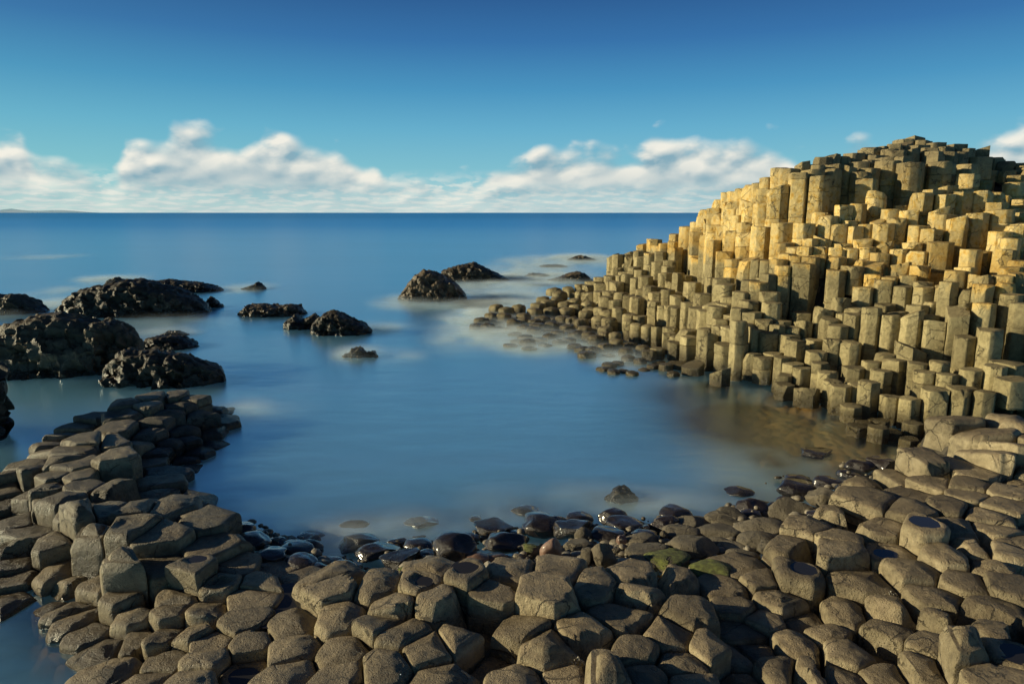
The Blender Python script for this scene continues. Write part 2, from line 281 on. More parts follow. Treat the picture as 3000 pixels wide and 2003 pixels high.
 (5.894, 6.939, 0.772, 'd', 'small domed stone cut by the right edge, 100 percent across and 77 down the photo', 1),
 (-1.771, 3.692, 0.341, 'f', None, 0),
 (7.536, 8.181, 1.07, 'd', None, 0),
 (3.168, 3.811, 0.808, 'b', None, 0),
 (7.479, 7.733, 1.061, 'd', None, 0),
 (6.465, 5.919, 0.697, 'd', None, 0),
 (4.285, 4.77, 0.845, 't', None, 0),
 (-0.354, 4.457, 0.327, 'd', None, 0),
 (-5.853, 9.446, 0.32, 'd', None, 0),
 (1.184, 4.5, 0.579, 'b', None, 0),
 (6.893, 7.689, 0.851, 'd', None, 0),
 (3.394, 3.456, 0.809, 'd', None, 0),
 (5.166, 6.014, 0.713, 'b', None, 0),
 (-1.424, 4.573, 0.478, 'b', None, 0),
 (-5.603, 8.302, 0.46, 'd', 'small domed stone on the left point, 5.5 percent across, 76.5 down the photo', 1),
 (2.327, 4.226, 0.317, 'd', None, 0),
 (3.022, 4.602, 0.486, 'f', None, 0),
 (7.932, 9.027, 1.124, 'd', None, 0),
 (-0.508, 3.539, 0.407, 'd', None, 0),
 (-2.368, 4.671, 0.251, 'd', None, 0),
 (2.971, 3.411, 0.615, 'd', None, 0),
]
# COLUMNS: x, y, height of the top, radius, label (None: part of the merged column field)
COLUMNS = [
 (14.374, 25.904, 6.822, 0.369, None, 0),
 (14.844, 26.084, 6.881, 0.372, None, 0),
 (14.902, 25.614, 6.752, 0.365, None, 0),
 (15.143, 25.301, 6.651, 0.361, None, 0),
 (16.097, 25.613, 6.64, 0.365, None, 0),
 (16.169, 25.245, 6.455, 0.361, None, 0),
 (17.284, 25.884, 6.409, 0.37, 'squat brown column on the summit, 96 percent across and 22 down the photo', 0),
 (17.642, 25.667, 6.186, 0.367, None, 0),
 (13.561, 25.153, 6.597, 0.359, None, 0),
 (13.18, 25.297, 6.52, 0.361, None, 0),
 (12.789, 25.135, 6.47, 0.359, 'squat brown column on the summit, 85 percent across and 22 down the photo', 0),
 (13.205, 24.555, 6.369, 0.351, None, 0),
 (13.951, 25.208, 6.612, 0.36, None, 0),
 (14.318, 24.845, 6.528, 0.355, None, 0),
 (13.151, 24.076, 6.279, 0.344, 'squat brown column on the summit, 87.5 percent across and 22.5 down the photo', 0),
 (13.576, 24.133, 6.308, 0.345, 'short brown column on the summit, 89.5 percent across and 22.5 down the photo', 0),
 (14.4, 24.362, 6.386, 0.348, None, 0),
 (15.141, 24.761, 6.461, 0.353, None, 0),
 (14.227, 23.794, 6.207, 0.34, 'squat brown column on the summit, 91 percent across and 23 down the photo', 1),
 (14.884, 24.15, 6.261, 0.345, 'short brown column on the summit, 93 percent across and 23 down the photo', 0),
 (15.322, 24.328, 6.252, 0.348, 'short brown column on the summit, 94 percent across and 23 down the photo', 0),
 (11.872, 24.433, 6.212, 0.349, 'squat brown column on the summit, 83.5 percent across and 23 down the photo', 0),
 (12.321, 24.481, 6.241, 0.35, None, 0),
 (12.439, 24.01, 6.115, 0.344, None, 0),
 (12.53, 23.611, 6.027, 0.338, None, 0),
 (12.957, 23.247, 6.022, 0.333, None, 0),
 (11.273, 24.05, 6.085, 0.344, None, 0),
 (10.756, 23.886, 6.039, 0.342, None, 0),
 (10.413, 23.557, 6.023, 0.337, 'squat brown column on the summit, 80.5 percent across and 23.5 down the photo', 0),
 (10.461, 22.978, 5.748, 0.33, None, 0),
 (9.883, 22.735, 5.709, 0.326, None, 0),
 (9.843, 23.198, 5.763, 0.333, None, 0),
 (9.485, 22.916, 5.767, 0.329, 'squat brown column on the summit, 78.5 percent across and 24 down the photo', 0),
 (11.582, 23.44, 5.873, 0.336, 'squat brown column on the summit, 84 percent across and 24 down the photo', 0),
 (11.929, 23.561, 5.929, 0.338, None, 0),
 (11.558, 22.687, 5.615, 0.326, 'short brown column on the summit, 85 percent across and 25.5 down the photo', 0),
 (16.215, 24.548, 6.099, 0.471, 'short brown column on the summit, 96 percent across and 24 down the photo', 1),
 (14.824, 22.974, 5.748, 0.329, 'short brown column on the summit, 94 percent across and 24.5 down the photo', 0),
 (17.814, 25.355, 6.01, 0.363, 'squat brown column on the summit, 98 percent across and 24 down the photo', 0),
 (18.512, 25.588, 5.975, 0.367, None, 0),
 (14.266, 21.912, 5.39, 0.315, 'squat golden column on the upper tiers, 94.5 percent across, 26.5 down the photo', 1),
 (8.979, 23.552, 5.683, 0.338, 'short brown column on the summit, 75.5 percent across and 26 down the photo', 0),
 (9.042, 22.906, 5.629, 0.329, 'short brown column on the summit, 76.5 percent across and 25.5 down the photo', 0),
 (9.068, 22.079, 5.444, 0.51, 'tall brown column on the summit, 78 percent across and 28.5 down the photo', 1),
 (8.767, 23.84, 5.375, 0.398, 'short golden column on the upper tiers, 74.5 percent across, 26.5 down the photo', 0),
 (9.54, 22.238, 5.542, 0.371, 'squat brown column on the summit, 79.5 percent across and 25 down the photo', 0),
 (9.514, 21.671, 5.321, 0.312, 'tall golden column on the upper tiers, 80 percent across and 28.5 down the photo', 1),
 (10.245, 22.478, 5.588, 0.323, 'tall brown column on the summit, 81.5 percent across and 27.5 down the photo', 1),
 (10.872, 22.883, 5.687, 0.328, 'tall brown column on the summit, 82.5 percent across and 26.5 down the photo', 1),
 (11.128, 22.365, 5.473, 0.321, 'short brown column on the summit, 83.5 percent across and 26.5 down the photo', 1),
 (10.996, 21.786, 5.23, 0.392, 'short golden column on the upper tiers, 84.5 percent across, 27.5 down the photo', 1),
 (12.346, 23.061, 5.855, 0.502, 'tall brown column on the summit, 86.5 percent across and 26 down the photo', 1),
 (12.722, 22.293, 5.756, 0.514, 'short brown column on the summit, 88.5 percent across and 26.5 down the photo', 1),
 (13.73, 22.593, 5.804, 0.578, 'short brown column on the summit, 92 percent across and 25.5 down the photo', 1),
 (10.889, 20.894, 4.785, 0.302, 'short golden column on the upper tiers, 85.5 percent across and 30 down the photo', 1),
 (8.473, 22.221, 4.944, 0.321, 'tall golden column on the upper tiers, 76 percent across and 30 down the photo', 1),
 (8.539, 24.284, 5.225, 0.35, 'tall golden column on the upper tiers, 73.5 percent across and 28 down the photo', 0),
 (8.501, 25.051, 5.192, 0.361, 'short golden column on the upper tiers, 73 percent across and 28 down the photo', 0),
 (8.412, 25.625, 5.074, 0.37, None, 0),
 (8.349, 26.243, 4.989, 0.379, None, 0),
 (8.343, 27.105, 4.987, 0.392, None, 0),
 (8.427, 23.176, 4.991, 0.335, 'short golden column on the upper tiers, 74.5 percent across, 28.5 down the photo', 0),
 (8.153, 24.37, 4.61, 0.353, None, 0),
 (8.144, 23.74, 4.551, 0.344, 'short golden column on the upper tiers, 73 percent across and 31 down the photo', 0),
 (8.187, 27.573, 4.72, 0.399, None, 0),
 (8.009, 25.865, 4.582, 0.375, None, 0),
 (8.123, 25.383, 4.601, 0.368, None, 0),
 (8.174, 22.715, 4.489, 0.329, 'short golden column on the upper tiers, 74 percent across and 31.5 down the photo', 1),
 (7.929, 24.972, 4.339, 0.362, 'short golden column on the upper tiers, 71 percent across and 31 down the photo', 0),
 (8.205, 24.785, 4.363, 0.36, None, 0),
 (7.915, 27.169, 4.379, 0.394, 'short golden column on the upper tiers, 69.5 percent across, 31.5 down the photo', 0),
 (7.984, 28.625, 4.33, 0.415, 'short golden column on the upper tiers, 68.5 percent across and 32 down the photo', 0),
 (7.938, 26.268, 4.184, 0.382, None, 0),
 (7.874, 24.042, 4.111, 0.349, 'short golden column on the upper tiers, 71.5 percent across, 32.5 down the photo', 0),
 (11.841, 20.221, 4.779, 0.391, 'short golden column on the upper tiers, 90 percent across and 30 down the photo', 1),
 (12.299, 20.366, 4.853, 0.294, 'short golden column on the upper tiers, 91.5 percent across and 28 down the photo', 0),
 (12.826, 20.484, 4.961, 0.29, 'squat golden column on the upper tiers, 93 percent across and 27.5 down the photo', 0),
 (13.243, 20.391, 4.883, 0.294, None, 0),
 (12.405, 19.968, 4.719, 0.289, 'short golden column on the upper tiers, 92.5 percent across, 29.5 down the photo', 1),
 (12.903, 20.107, 4.784, 0.337, 'short golden column on the upper tiers, 94 percent across and 29.5 down the photo', 1),
 (13.492, 20.107, 4.751, 0.337, 'short golden column on the upper tiers, 96 percent across and 29 down the photo', 1),
 (13.993, 20.232, 4.787, 0.292, 'squat golden column on the upper tiers, 97.5 percent across and 29 down the photo', 0),
 (13.411, 19.28, 4.485, 0.279, 'squat golden column on the upper tiers, 97.5 percent across and 30 down the photo', 0),
 (9.792, 20.533, 4.428, 0.298, 'short golden column on the upper tiers, 82.5 percent across and 31 down the photo', 1),
 (10.235, 20.568, 4.462, 0.298, 'short golden column on the upper tiers, 84 percent across and 31 down the photo', 1),
 (10.337, 20.92, 4.316, 0.304, None, 0),
 (10.945, 20.109, 4.312, 0.292, 'squat golden column on the upper tiers, 87 percent across and 31 down the photo', 0),
 (11.305, 19.776, 4.269, 0.287, 'short golden column on the upper tiers, 89 percent across and 32 down the photo', 1),
 (10.508, 19.936, 3.982, 0.29, None, 0),
 (10.883, 19.646, 4.055, 0.286, 'short golden column on the upper tiers, 87.5 percent across, 33.5 down the photo', 1),
 (11.969, 19.452, 4.308, 0.282, 'short golden column on the upper tiers, 91.5 percent across, 31.5 down the photo', 0),
 (11.993, 18.627, 4.093, 0.271, 'tall golden column on the upper tiers, 93.5 percent across, 34.5 down the photo', 1),
 (11.916, 19.015, 4.161, 0.276, 'short golden column on the upper tiers, 92 percent across and 32.5 down the photo', 0),
 (12.57, 18.752, 4.2, 0.272, 'short golden column on the upper tiers, 95.5 percent across, 33.5 down the photo', 1),
 (13.13, 18.727, 4.285, 0.364, 'short golden column on the upper tiers, 97.5 percent across and 32 down the photo', 1),
 (12.448, 17.598, 3.735, 0.257, 'short golden column on the upper tiers, 97 percent across and 35 down the photo', 1),
 (12.408, 17.179, 3.585, 0.251, 'short golden column on the upper tiers, 98.5 percent across, 35.5 down the photo', 1),
 (12.893, 17.678, 3.879, 0.258, 'tall golden column cut by the right edge, 99.5 percent across, 34.5 down', 1),
 (13.227, 17.966, 3.93, 0.262, None, 0),
 (9.775, 20.88, 4.028, 0.304, None, 0),
 (9.837, 20.188, 3.98, 0.294, None, 0),
 (9.299, 20.334, 4.116, 0.296, 'short golden column on the upper tiers, 80.5 percent across and 33 down the photo', 1),
 (9.473, 21.108, 4.157, 0.307, 'squat golden column on the upper tiers, 80 percent across and 31.5 down the photo', 0),
 (9.323, 20.724, 3.888, 0.302, None, 0),
 (9.502, 20.041, 3.878, 0.292, 'short golden column on the upper tiers, 82 percent across and 34 down the photo', 1),
 (9.875, 19.893, 3.818, 0.29, 'short golden column on the upper tiers, 83.5 percent across and 34 down the photo', 0),
 (10.198, 19.965, 3.879, 0.291, 'short golden column on the upper tiers, 84.5 percent across, 33.5 down the photo', 0),
 (10.505, 19.526, 3.906, 0.284, 'short golden column on the upper tiers, 86 percent across and 34 down the photo', 1),
 (11.289, 19.176, 3.852, 0.28, 'squat golden column on the upper tiers, 89.5 percent across and 34 down the photo', 1),
 (11.395, 18.801, 3.761, 0.274, 'short golden column on the upper tiers, 91 percent across and 34.5 down the photo', 1),
 (10.513, 20.29, 3.664, 0.296, None, 0),
 (8.629, 20.419, 3.893, 0.319, 'short golden column on the upper tiers, 78.5 percent across and 34 down the photo', 1),
 (8.206, 20.985, 3.906, 0.355, 'short golden column on the upper tiers, 76 percent across and 34.5 down the photo', 1),
 (7.879, 21.827, 3.781, 0.318, 'short golden column on the upper tiers, 74 percent across and 35.5 down the photo', 1),
 (7.802, 23.044, 3.901, 0.336, 'short golden column on the upper tiers, 72.5 percent across, 33.5 down the photo', 0),
 (7.807, 24.432, 3.933, 0.356, None, 0),
 (7.629, 24.814, 3.724, 0.362, 'tall golden column on the upper tiers, 70 percent across and 34 down the photo', 0),
 (7.666, 26.01, 3.755, 0.379, None, 0),
 (7.819, 27.55, 3.956, 0.401, None, 0),
 (7.795, 28.941, 3.824, 0.421, None, 0),
 (7.668, 29.828, 3.628, 0.435, 'tall golden column on the upper tiers, 67 percent across and 35.5 down the photo', 1),
 (7.641, 28.106, 3.603, 0.41, None, 0),
 (7.576, 23.413, 3.605, 0.342, 'tall golden column on the upper tiers, 71.5 percent across and 35 down the photo', 0),
 (7.618, 22.436, 3.56, 0.328, 'tall golden column on the upper tiers, 72.5 percent across and 36 down the photo', 1),
 (7.48, 27.693, 3.439, 0.614, 'tall golden column on the upper tiers, 67.5 percent across and 36 down the photo', 1),
 (7.479, 25.499, 3.462, 0.372, 'tall golden column on the upper tiers, 69 percent across and 36.5 down the photo', 0),
 (8.997, 20.011, 3.463, 0.293, 'squat golden column on the upper tiers, 80.5 percent across, 35.5 down the photo', 0),
 (8.633, 19.949, 3.465, 0.292, 'squat golden column on the upper tiers, 79 percent across and 35.5 down the photo', 0),
 (9.941, 19.544, 3.472, 0.286, 'squat golden column on the upper tiers, 84 percent across and 35.5 down the photo', 0),
 (10.896, 18.829, 3.408, 0.276, 'squat golden column on the upper tiers, 89 percent across and 36 down the photo', 0),
 (11.234, 18.159, 3.455, 0.38, 'tall golden column on the upper tiers, 91.5 percent across and 38 down the photo', 1),
 (8.083, 20.342, 3.345, 0.298, 'squat golden column on the upper tiers, 76.5 percent across and 36 down the photo', 0),
 (8.265, 20.031, 3.232, 0.294, None, 0),
 (8.373, 19.691, 3.261, 0.289, 'squat golden column on the upper tiers, 78.5 percent across, 36.5 down the photo', 0),
 (8.786, 19.591, 3.253, 0.287, 'squat golden column on the upper tiers, 80 percent across and 36.5 down the photo', 0),
 (9.163, 19.413, 3.193, 0.285, 'squat golden column on the upper tiers, 81.5 percent across and 37 down the photo', 0),
 (9.467, 19.732, 3.329, 0.289, None, 0),
 (9.535, 19.34, 3.225, 0.284, 'short golden column on the upper tiers, 83 percent across and 37.5 down the photo', 0),
 (9.889, 19.163, 3.274, 0.281, 'squat golden column on the upper tiers, 84.5 percent across and 37 down the photo', 0),
 (10.558, 18.689, 3.238, 0.274, 'short golden column on the upper tiers, 87.5 percent across, 37.5 down the photo', 1),
 (10.818, 18.316, 3.2, 0.269, 'squat golden column on the upper tiers, 89.5 percent across, 37.5 down the photo', 1),
 (10.033, 18.72, 3.127, 0.275, 'squat golden column on the upper tiers, 86 percent across and 37.5 down the photo', 0),
 (11.411, 17.071, 3.314, 0.25, 'short golden column on the upper tiers, 95 percent across and 37.5 down the photo', 1),
 (11.967, 16.686, 3.324, 0.245, 'short golden column on the upper tiers, 98 percent across and 38 down the photo', 1),
 (10.316, 19.07, 3.358, 0.279, 'squat golden column on the upper tiers, 86.5 percent across and 36 down the photo', 0),
 (10.713, 19.13, 3.336, 0.28, None, 0),
 (7.264, 24.721, 3.238, 0.362, 'tall golden column on the upper tiers, 69.5 percent across, 37.5 down the photo', 1),
 (7.061, 22.815, 2.954, 0.335, 'short golden column on the upper tiers, 70.5 percent across, 38.5 down the photo', 1),
 (6.947, 21.377, 2.794, 0.314, 'short golden column on the upper tiers, 71.5 percent across and 39 down the photo', 1),
 (7.12, 20.627, 2.822, 0.303, 'short golden column on the upper tiers, 72.5 percent across, 39.5 down the photo', 1),
 (7.336, 20.258, 2.851, 0.298, 'short golden column on the upper tiers, 73.5 percent across and 39 down the photo', 0),
 (7.476, 19.885, 2.851, 0.293, 'tall golden column on the upper tiers, 74.5 percent across and 39 down the photo', 0),
 (7.584, 19.519, 2.908, 0.287, 'squat golden column on the upper tiers, 76 percent across and 38.5 down the photo', 0),
 (7.923, 19.776, 3.058, 0.29, None, 0),
 (8.106, 19.399, 3.006, 0.285, 'squat golden column on the upper tiers, 77.5 percent across and 38 down the photo', 0),
 (7.98, 18.92, 2.848, 0.423, 'tall golden column on the upper tiers, 78.5 percent across and 42 down the photo', 1),
 (8.646, 19.282, 3.038, 0.283, 'short golden column on the upper tiers, 80 percent across and 38.5 down the photo', 0),
 (8.961, 18.99, 3.011, 0.279, 'short golden column on the upper tiers, 81.5 percent across, 38.5 down the photo', 1),
 (9.125, 18.261, 2.799, 0.384, 'short golden column on the upper tiers, 83.5 percent across, 40.5 down the photo', 1),
 (8.655, 18.234, 2.704, 0.264, 'short golden column on the upper tiers, 81.5 percent across and 42 down the photo', 1),
 (8.313, 19.115, 2.995, 0.281, 'tall golden column on the upper tiers, 79.5 percent across, 39.5 down the photo', 1),
 (9.562, 18.612, 2.929, 0.274, None, 0),
 (9.585, 18.182, 2.824, 0.268, 'short golden column on the upper tiers, 85.5 percent across, 39.5 down the photo', 0),
 (9.972, 18.315, 2.756, 0.27, None, 0),
 (10.198, 17.979, 2.877, 0.265, 'short golden column on the upper tiers, 88 percent across and 39.5 down the photo', 0),
 (10.478, 17.545, 2.872, 0.259, 'squat golden column on the upper tiers, 90 percent across and 39.5 down the photo', 1),
 (10.559, 18.034, 2.663, 0.266, None, 0),
 (10.057, 17.352, 2.648, 0.256, 'squat golden column on the upper tiers, 88.5 percent across and 41 down the photo', 0),
 (9.433, 17.78, 2.628, 0.234, 'squat golden column on the upper tiers, 85 percent across and 41 down the photo', 0),
 (9.725, 17.545, 2.593, 0.259, None, 0),
 (10.109, 16.795, 2.537, 0.249, 'short grey column on the lower tiers, 90 percent across and 41.5 down the photo', 0),
 (9.408, 17.256, 2.528, 0.255, 'short grey column on the lower tiers, 86 percent across and 42.5 down the photo', 1),
 (9.751, 16.96, 2.412, 0.251, 'short grey column on the lower tiers, 88 percent across and 43.5 down the photo', 1),
 (9.972, 16.426, 2.443, 0.243, 'short grey column on the lower tiers, 90 percent across and 43 down the photo', 1),
 (10.318, 16.258, 2.486, 0.241, None, 0),
 (10.076, 15.684, 2.647, 0.232, 'short golden column on the upper tiers, 92.5 percent across, 43.5 down the photo', 1),
 (10.408, 15.903, 2.438, 0.236, None, 0),
 (10.4, 15.486, 2.484, 0.23, 'short grey column on the lower tiers, 94 percent across and 43 down the photo', 0),
 (11.022, 16.618, 2.907, 0.245, 'short golden column on the upper tiers, 94.5 percent across, 39.5 down the photo', 0),
 (10.682, 16.462, 2.85, 0.243, 'short golden column on the upper tiers, 93.5 percent across, 40.5 down the photo', 1),
 (10.762, 15.542, 2.793, 0.23, 'squat golden column on the upper tiers, 96 percent across and 41 down the photo', 0),
 (11.071, 15.422, 2.82, 0.228, 'squat golden column on the upper tiers, 98 percent across and 40.5 down the photo', 0),
 (10.907, 15.071, 2.675, 0.223, 'tall golden column on the upper tiers, 98 percent across and 42.5 down the photo', 1),
 (11.538, 15.827, 2.969, 0.233, 'squat golden column cut by the right edge, 98.5 percent across, 39.5 down', 0),
 (11.434, 15.412, 2.87, 0.228, 'short golden column cut by the right edge, 99.5 percent across, 41 down the photo', 0),
 (11.899, 16.07, 3.103, 0.236, 'squat golden column cut by the right edge, 99 percent across, 38.5 down the photo', 0),
 (8.993, 17.382, 2.348, 0.258, 'short grey column on the lower tiers, 84 percent across and 43.5 down the photo', 1),
 (7.542, 19.064, 2.757, 0.281, 'tall golden column on the upper tiers, 76.5 percent across and 42 down the photo', 1),
 (7.169, 19.108, 2.539, 0.282, 'short grey column on the lower tiers, 75 percent across and 41 down the photo', 0),
 (6.981, 18.41, 2.101, 0.273, 'short grey column on the lower tiers, 75 percent across and 43.5 down the photo', 0),
 (6.302, 20.18, 2.137, 0.299, 'short grey column on the lower tiers, 70.5 percent across, 42.5 down the photo', 1),
 (6.404, 20.679, 2.253, 0.306, 'short grey column on the lower tiers, 70.5 percent across, 41.5 down the photo', 0),
 (6.194, 23.352, 1.872, 0.346, 'short grey column on the lower tiers, 67.5 percent across, 42.5 down the photo', 1),
 (5.954, 21.028, 1.757, 0.312, 'squat grey column on the lower tiers, 68.5 percent across, 43.5 down the photo', 0),
 (6.298, 19.561, 1.823, 0.291, None, 0),
 (6.399, 19.022, 2.043, 0.282, 'short grey column on the lower tiers, 72 percent across and 43.5 down the photo', 0),
 (6.755, 19.284, 2.331, 0.285, 'squat grey column on the lower tiers, 73 percent across and 41.5 down the photo', 0),
 (6.815, 18.925, 2.313, 0.28, 'short grey column on the lower tiers, 74 percent across and 42.5 down the photo', 1),
 (8.372, 17.27, 2.064, 0.257, 'short grey column on the lower tiers, 82 percent across and 44.5 down the photo', 1),
 (7.216, 19.432, 2.393, 0.287, None, 0),
 (6.936, 18.035, 1.866, 0.268, 'short grey column on the lower tiers, 75.5 percent across, 45.5 down the photo', 1),
 (5.665, 21.588, 1.407, 0.321, 'tall grey column on the lower tiers, 67 percent across and 46 down the photo', 0),
 (5.635, 20.443, 1.4, 0.305, 'short grey column on the lower tiers, 67.5 percent across and 46 down the photo', 0),
 (5.908, 19.913, 1.623, 0.296, None, 0),
 (6.091, 19.268, 1.657, 0.287, None, 0),
 (5.794, 19.092, 1.614, 0.284, 'short grey column on the lower tiers, 69.5 percent across and 46 down the photo', 1),
 (6.422, 18.455, 1.86, 0.275, 'squat grey column on the lower tiers, 73 percent across and 44.5 down the photo', 0),
 (6.129, 18.251, 1.681, 0.272, 'short grey column on the lower tiers, 72 percent across and 45.5 down the photo', 0),
 (5.666, 19.621, 1.428, 0.293, 'tall grey column on the lower tiers, 68.5 percent across, 46.5 down the photo', 0),
 (5.761, 18.654, 1.321, 0.279, None, 0),
 (6.106, 18.751, 1.429, 0.28, None, 0),
 (6.364, 18.013, 1.616, 0.269, 'squat grey column on the lower tiers, 73.5 percent across and 46 down the photo', 0),
 (5.778, 17.036, 1.523, 0.255, 'tall grey column on the lower tiers, 72 percent across and 51 down the photo', 1),
 (6.165, 17.715, 1.35, 0.265, None, 0),
 (6.577, 17.61, 1.463, 0.263, 'squat grey column on the lower tiers, 74.5 percent across, 47.5 down the photo', 0),
 (7.005, 17.534, 1.437, 0.262, None, 0),
 (6.82, 17.241, 1.389, 0.258, 'short grey column on the lower tiers, 76 percent across and 48 down the photo', 0),
 (7.137, 17.187, 1.341, 0.258, 'squat grey column on the lower tiers, 77.5 percent across and 48 down the photo', 0),
 (7.446, 17.24, 1.464, 0.258, 'short grey column on the lower tiers, 78.5 percent across and 48 down the photo', 1),
 (7.708, 17.894, 1.614, 0.267, 'squat grey column on the lower tiers, 78 percent across and 46 down the photo', 0),
 (7.92, 17.282, 1.796, 0.368, 'short grey column on the lower tiers, 80 percent across and 46.5 down the photo', 1),
 (8.571, 16.959, 1.859, 0.253, None, 0),
 (7.928, 16.784, 1.628, 0.251, 'short grey column on the lower tiers, 80.5 percent across, 47.5 down the photo', 1),
 (7.918, 16.359, 1.533, 0.245, 'squat grey column on the lower tiers, 82 percent across and 48.5 down the photo', 1),
 (8.284, 16.794, 1.736, 0.251, None, 0),
 (8.294, 16.384, 1.796, 0.245, 'short grey column on the lower tiers, 83.5 percent across, 47.5 down the photo', 1),
 (8.612, 16.552, 1.754, 0.247, None, 0),
 (8.801, 16.335, 1.75, 0.327, None, 0),
 (8.564, 16.062, 2.0, 0.239, 'tall grey column on the lower tiers, 85 percent across and 48.5 down the photo', 1),
 (9.29, 16.896, 1.97, 0.252, 'squat grey column on the lower tiers, 86.5 percent across and 45 down the photo', 0),
 (8.909, 16.758, 1.807, 0.25, None, 0),
 (9.15, 16.1, 1.873, 0.279, None, 0),
 (8.882, 15.796, 1.855, 0.236, 'tall grey column on the lower tiers, 87 percent across and 48.5 down the photo', 1),
 (9.228, 15.729, 1.756, 0.315, None, 0),
 (9.583, 15.989, 2.062, 0.238, 'squat grey column on the lower tiers, 89.5 percent across and 45 down the photo', 0),
 (9.106, 15.326, 1.985, 0.229, 'short grey column on the lower tiers, 89 percent across and 48 down the photo', 1),
 (9.946, 16.034, 2.125, 0.239, 'short grey column on the lower tiers, 91 percent across and 45 down the photo', 0),
 (9.804, 14.938, 2.057, 0.438, 'tall grey column on the lower tiers, 93 percent across and 48 down the photo', 1),
 (9.471, 15.088, 1.839, 0.363, 'tall grey column on the lower tiers, 91 percent across and 49.5 down the photo', 1),
 (9.542, 15.491, 1.91, 0.231, None, 0),
 (10.088, 15.203, 2.184, 0.226, None, 0),
 (10.252, 14.696, 2.283, 0.219, 'short grey column on the lower tiers, 96 percent across and 46 down the photo', 1),
 (10.896, 15.88, 2.757, 0.235, None, 0),
 (10.462, 15.12, 2.64, 0.224, 'short golden column on the upper tiers, 96 percent across and 43 down the photo', 1),
 (10.846, 14.725, 2.469, 0.219, 'tall grey column cut by the right edge, 98 percent across, 45.5 down the photo', 1),
 (10.777, 14.305, 2.333, 0.213, 'tall grey column cut by the right edge, 99 percent across, 48.5 down the photo', 1),
 (5.844, 17.882, 1.218, 0.268, 'short grey column on the lower tiers, 71 percent across and 49 down the photo', 0),
 (5.663, 18.306, 1.203, 0.274, 'short grey column on the lower tiers, 70 percent across and 48 down the photo', 0),
 (6.269, 17.346, 1.285, 0.26, 'tall grey column on the lower tiers, 73.5 percent across, 49.5 down the photo', 0),
 (6.523, 17.111, 1.23, 0.257, 'short grey column on the lower tiers, 75 percent across and 50 down the photo', 1),
 (6.969, 16.833, 1.197, 0.253, 'short grey column on the lower tiers, 76.5 percent across and 50 down the photo', 0),
 (6.865, 16.304, 1.166, 0.245, 'short grey column on the lower tiers, 77.5 percent across and 51 down the photo', 1),
 (7.635, 17.519, 1.036, 0.263, None, 0),
 (7.469, 16.669, 1.117, 0.251, 'squat grey column on the lower tiers, 79.5 percent across and 50 down the photo', 0),
 (5.404, 18.622, 1.07, 0.279, 'tall grey column on the lower tiers, 68.5 percent across, 49.5 down the photo', 0),
 (5.321, 18.171, 0.979, 0.273, 'tall grey column on the lower tiers, 69 percent across and 51 down the photo', 1),
 (5.066, 19.127, 0.746, 0.287, 'short wet column at the waterline, 67 percent across and 51 down the photo', 1),
 (5.078, 19.692, 0.86, 0.295, 'squat grey column on the lower tiers, 67 percent across and 48.5 down the photo', 0),
 (5.915, 17.342, 0.935, 0.466, None, 0),
 (5.553, 17.494, 0.848, 0.263, 'tall grey column on the lower tiers, 70.5 percent across and 52 down the photo', 1),
 (6.508, 16.689, 0.77, 0.252, None, 0),
 (6.042, 16.805, 0.746, 0.254, 'short wet column at the waterline, 73 percent across and 53.5 down the photo', 1),
 (6.207, 16.449, 0.721, 0.249, 'short wet column at the waterline, 74.5 percent across and 54 down the photo', 1),
 (6.576, 16.129, 0.799, 0.244, 'short grey column on the lower tiers, 76 percent across and 53 down the photo', 1),
 (7.112, 16.527, 0.997, 0.249, None, 0),
 (7.238, 15.911, 0.976, 0.24, 'short grey column on the lower tiers, 79.5 percent across and 52 down the photo', 1),
 (6.674, 15.831, 0.7, 0.24, 'squat wet column at the waterline, 77 percent across and 53.5 down the photo', 0),
 (6.735, 15.474, 0.668, 0.234, 'short wet column at the waterline, 78 percent across and 55 down the photo', 1),
 (7.095, 15.325, 0.822, 0.232, 'short grey column on the lower tiers, 80 percent across and 54.5 down the photo', 1),
 (7.049, 14.84, 0.73, 0.225, 'short wet column at the waterline, 80.5 percent across and 55.5 down the photo', 1),
 (7.67, 15.997, 1.241, 0.241, 'short grey column on the lower tiers, 81 percent across and 51.5 down the photo', 1),
 (7.958, 15.735, 1.237, 0.237, 'short grey column on the lower tiers, 83 percent across and 52 down the photo', 1),
 (8.663, 14.714, 1.332, 0.396, 'squat grey column on the lower tiers, 88.5 percent across, 51.5 down the photo', 1),
 (8.283, 14.858, 1.123, 0.224, 'short grey column on the lower tiers, 86 percent across and 52 down the photo', 0),
 (8.243, 14.484, 1.094, 0.352, 'short grey column on the lower tiers, 87.5 percent across, 54.5 down the photo', 1),
 (7.94, 14.672, 0.999, 0.222, 'short grey column on the lower tiers, 85 percent across and 53.5 down the photo', 0),
 (7.547, 14.692, 0.863, 0.223, 'short grey column on the lower tiers, 83 percent across and 54.5 down the photo', 1),
 (7.915, 14.247, 0.9, 0.216, 'tall grey column on the lower tiers, 86 percent across and 55.5 down the photo', 1),
 (6.353, 15.587, 0.485, 0.254, 'short wet column at the waterline, 76.5 percent across and 55.5 down the photo', 0),
 (6.489, 14.53, 0.409, 0.277, 'squat wet column at the waterline, 78.5 percent across and 58 down the photo', 1),
 (5.172, 16.509, 0.358, 0.25, 'short wet column at the waterline, 70.5 percent across and 55 down the photo', 1),
 (6.242, 15.192, 0.357, 0.231, 'short wet column at the waterline, 76.5 percent across and 57 down the photo', 1),
 (6.985, 14.402, 0.622, 0.219, 'short wet column at the waterline, 81 percent across and 57 down the photo', 1),
 (6.951, 13.998, 0.627, 0.213, 'short wet column at the waterline, 82 percent across and 58 down the photo', 1),
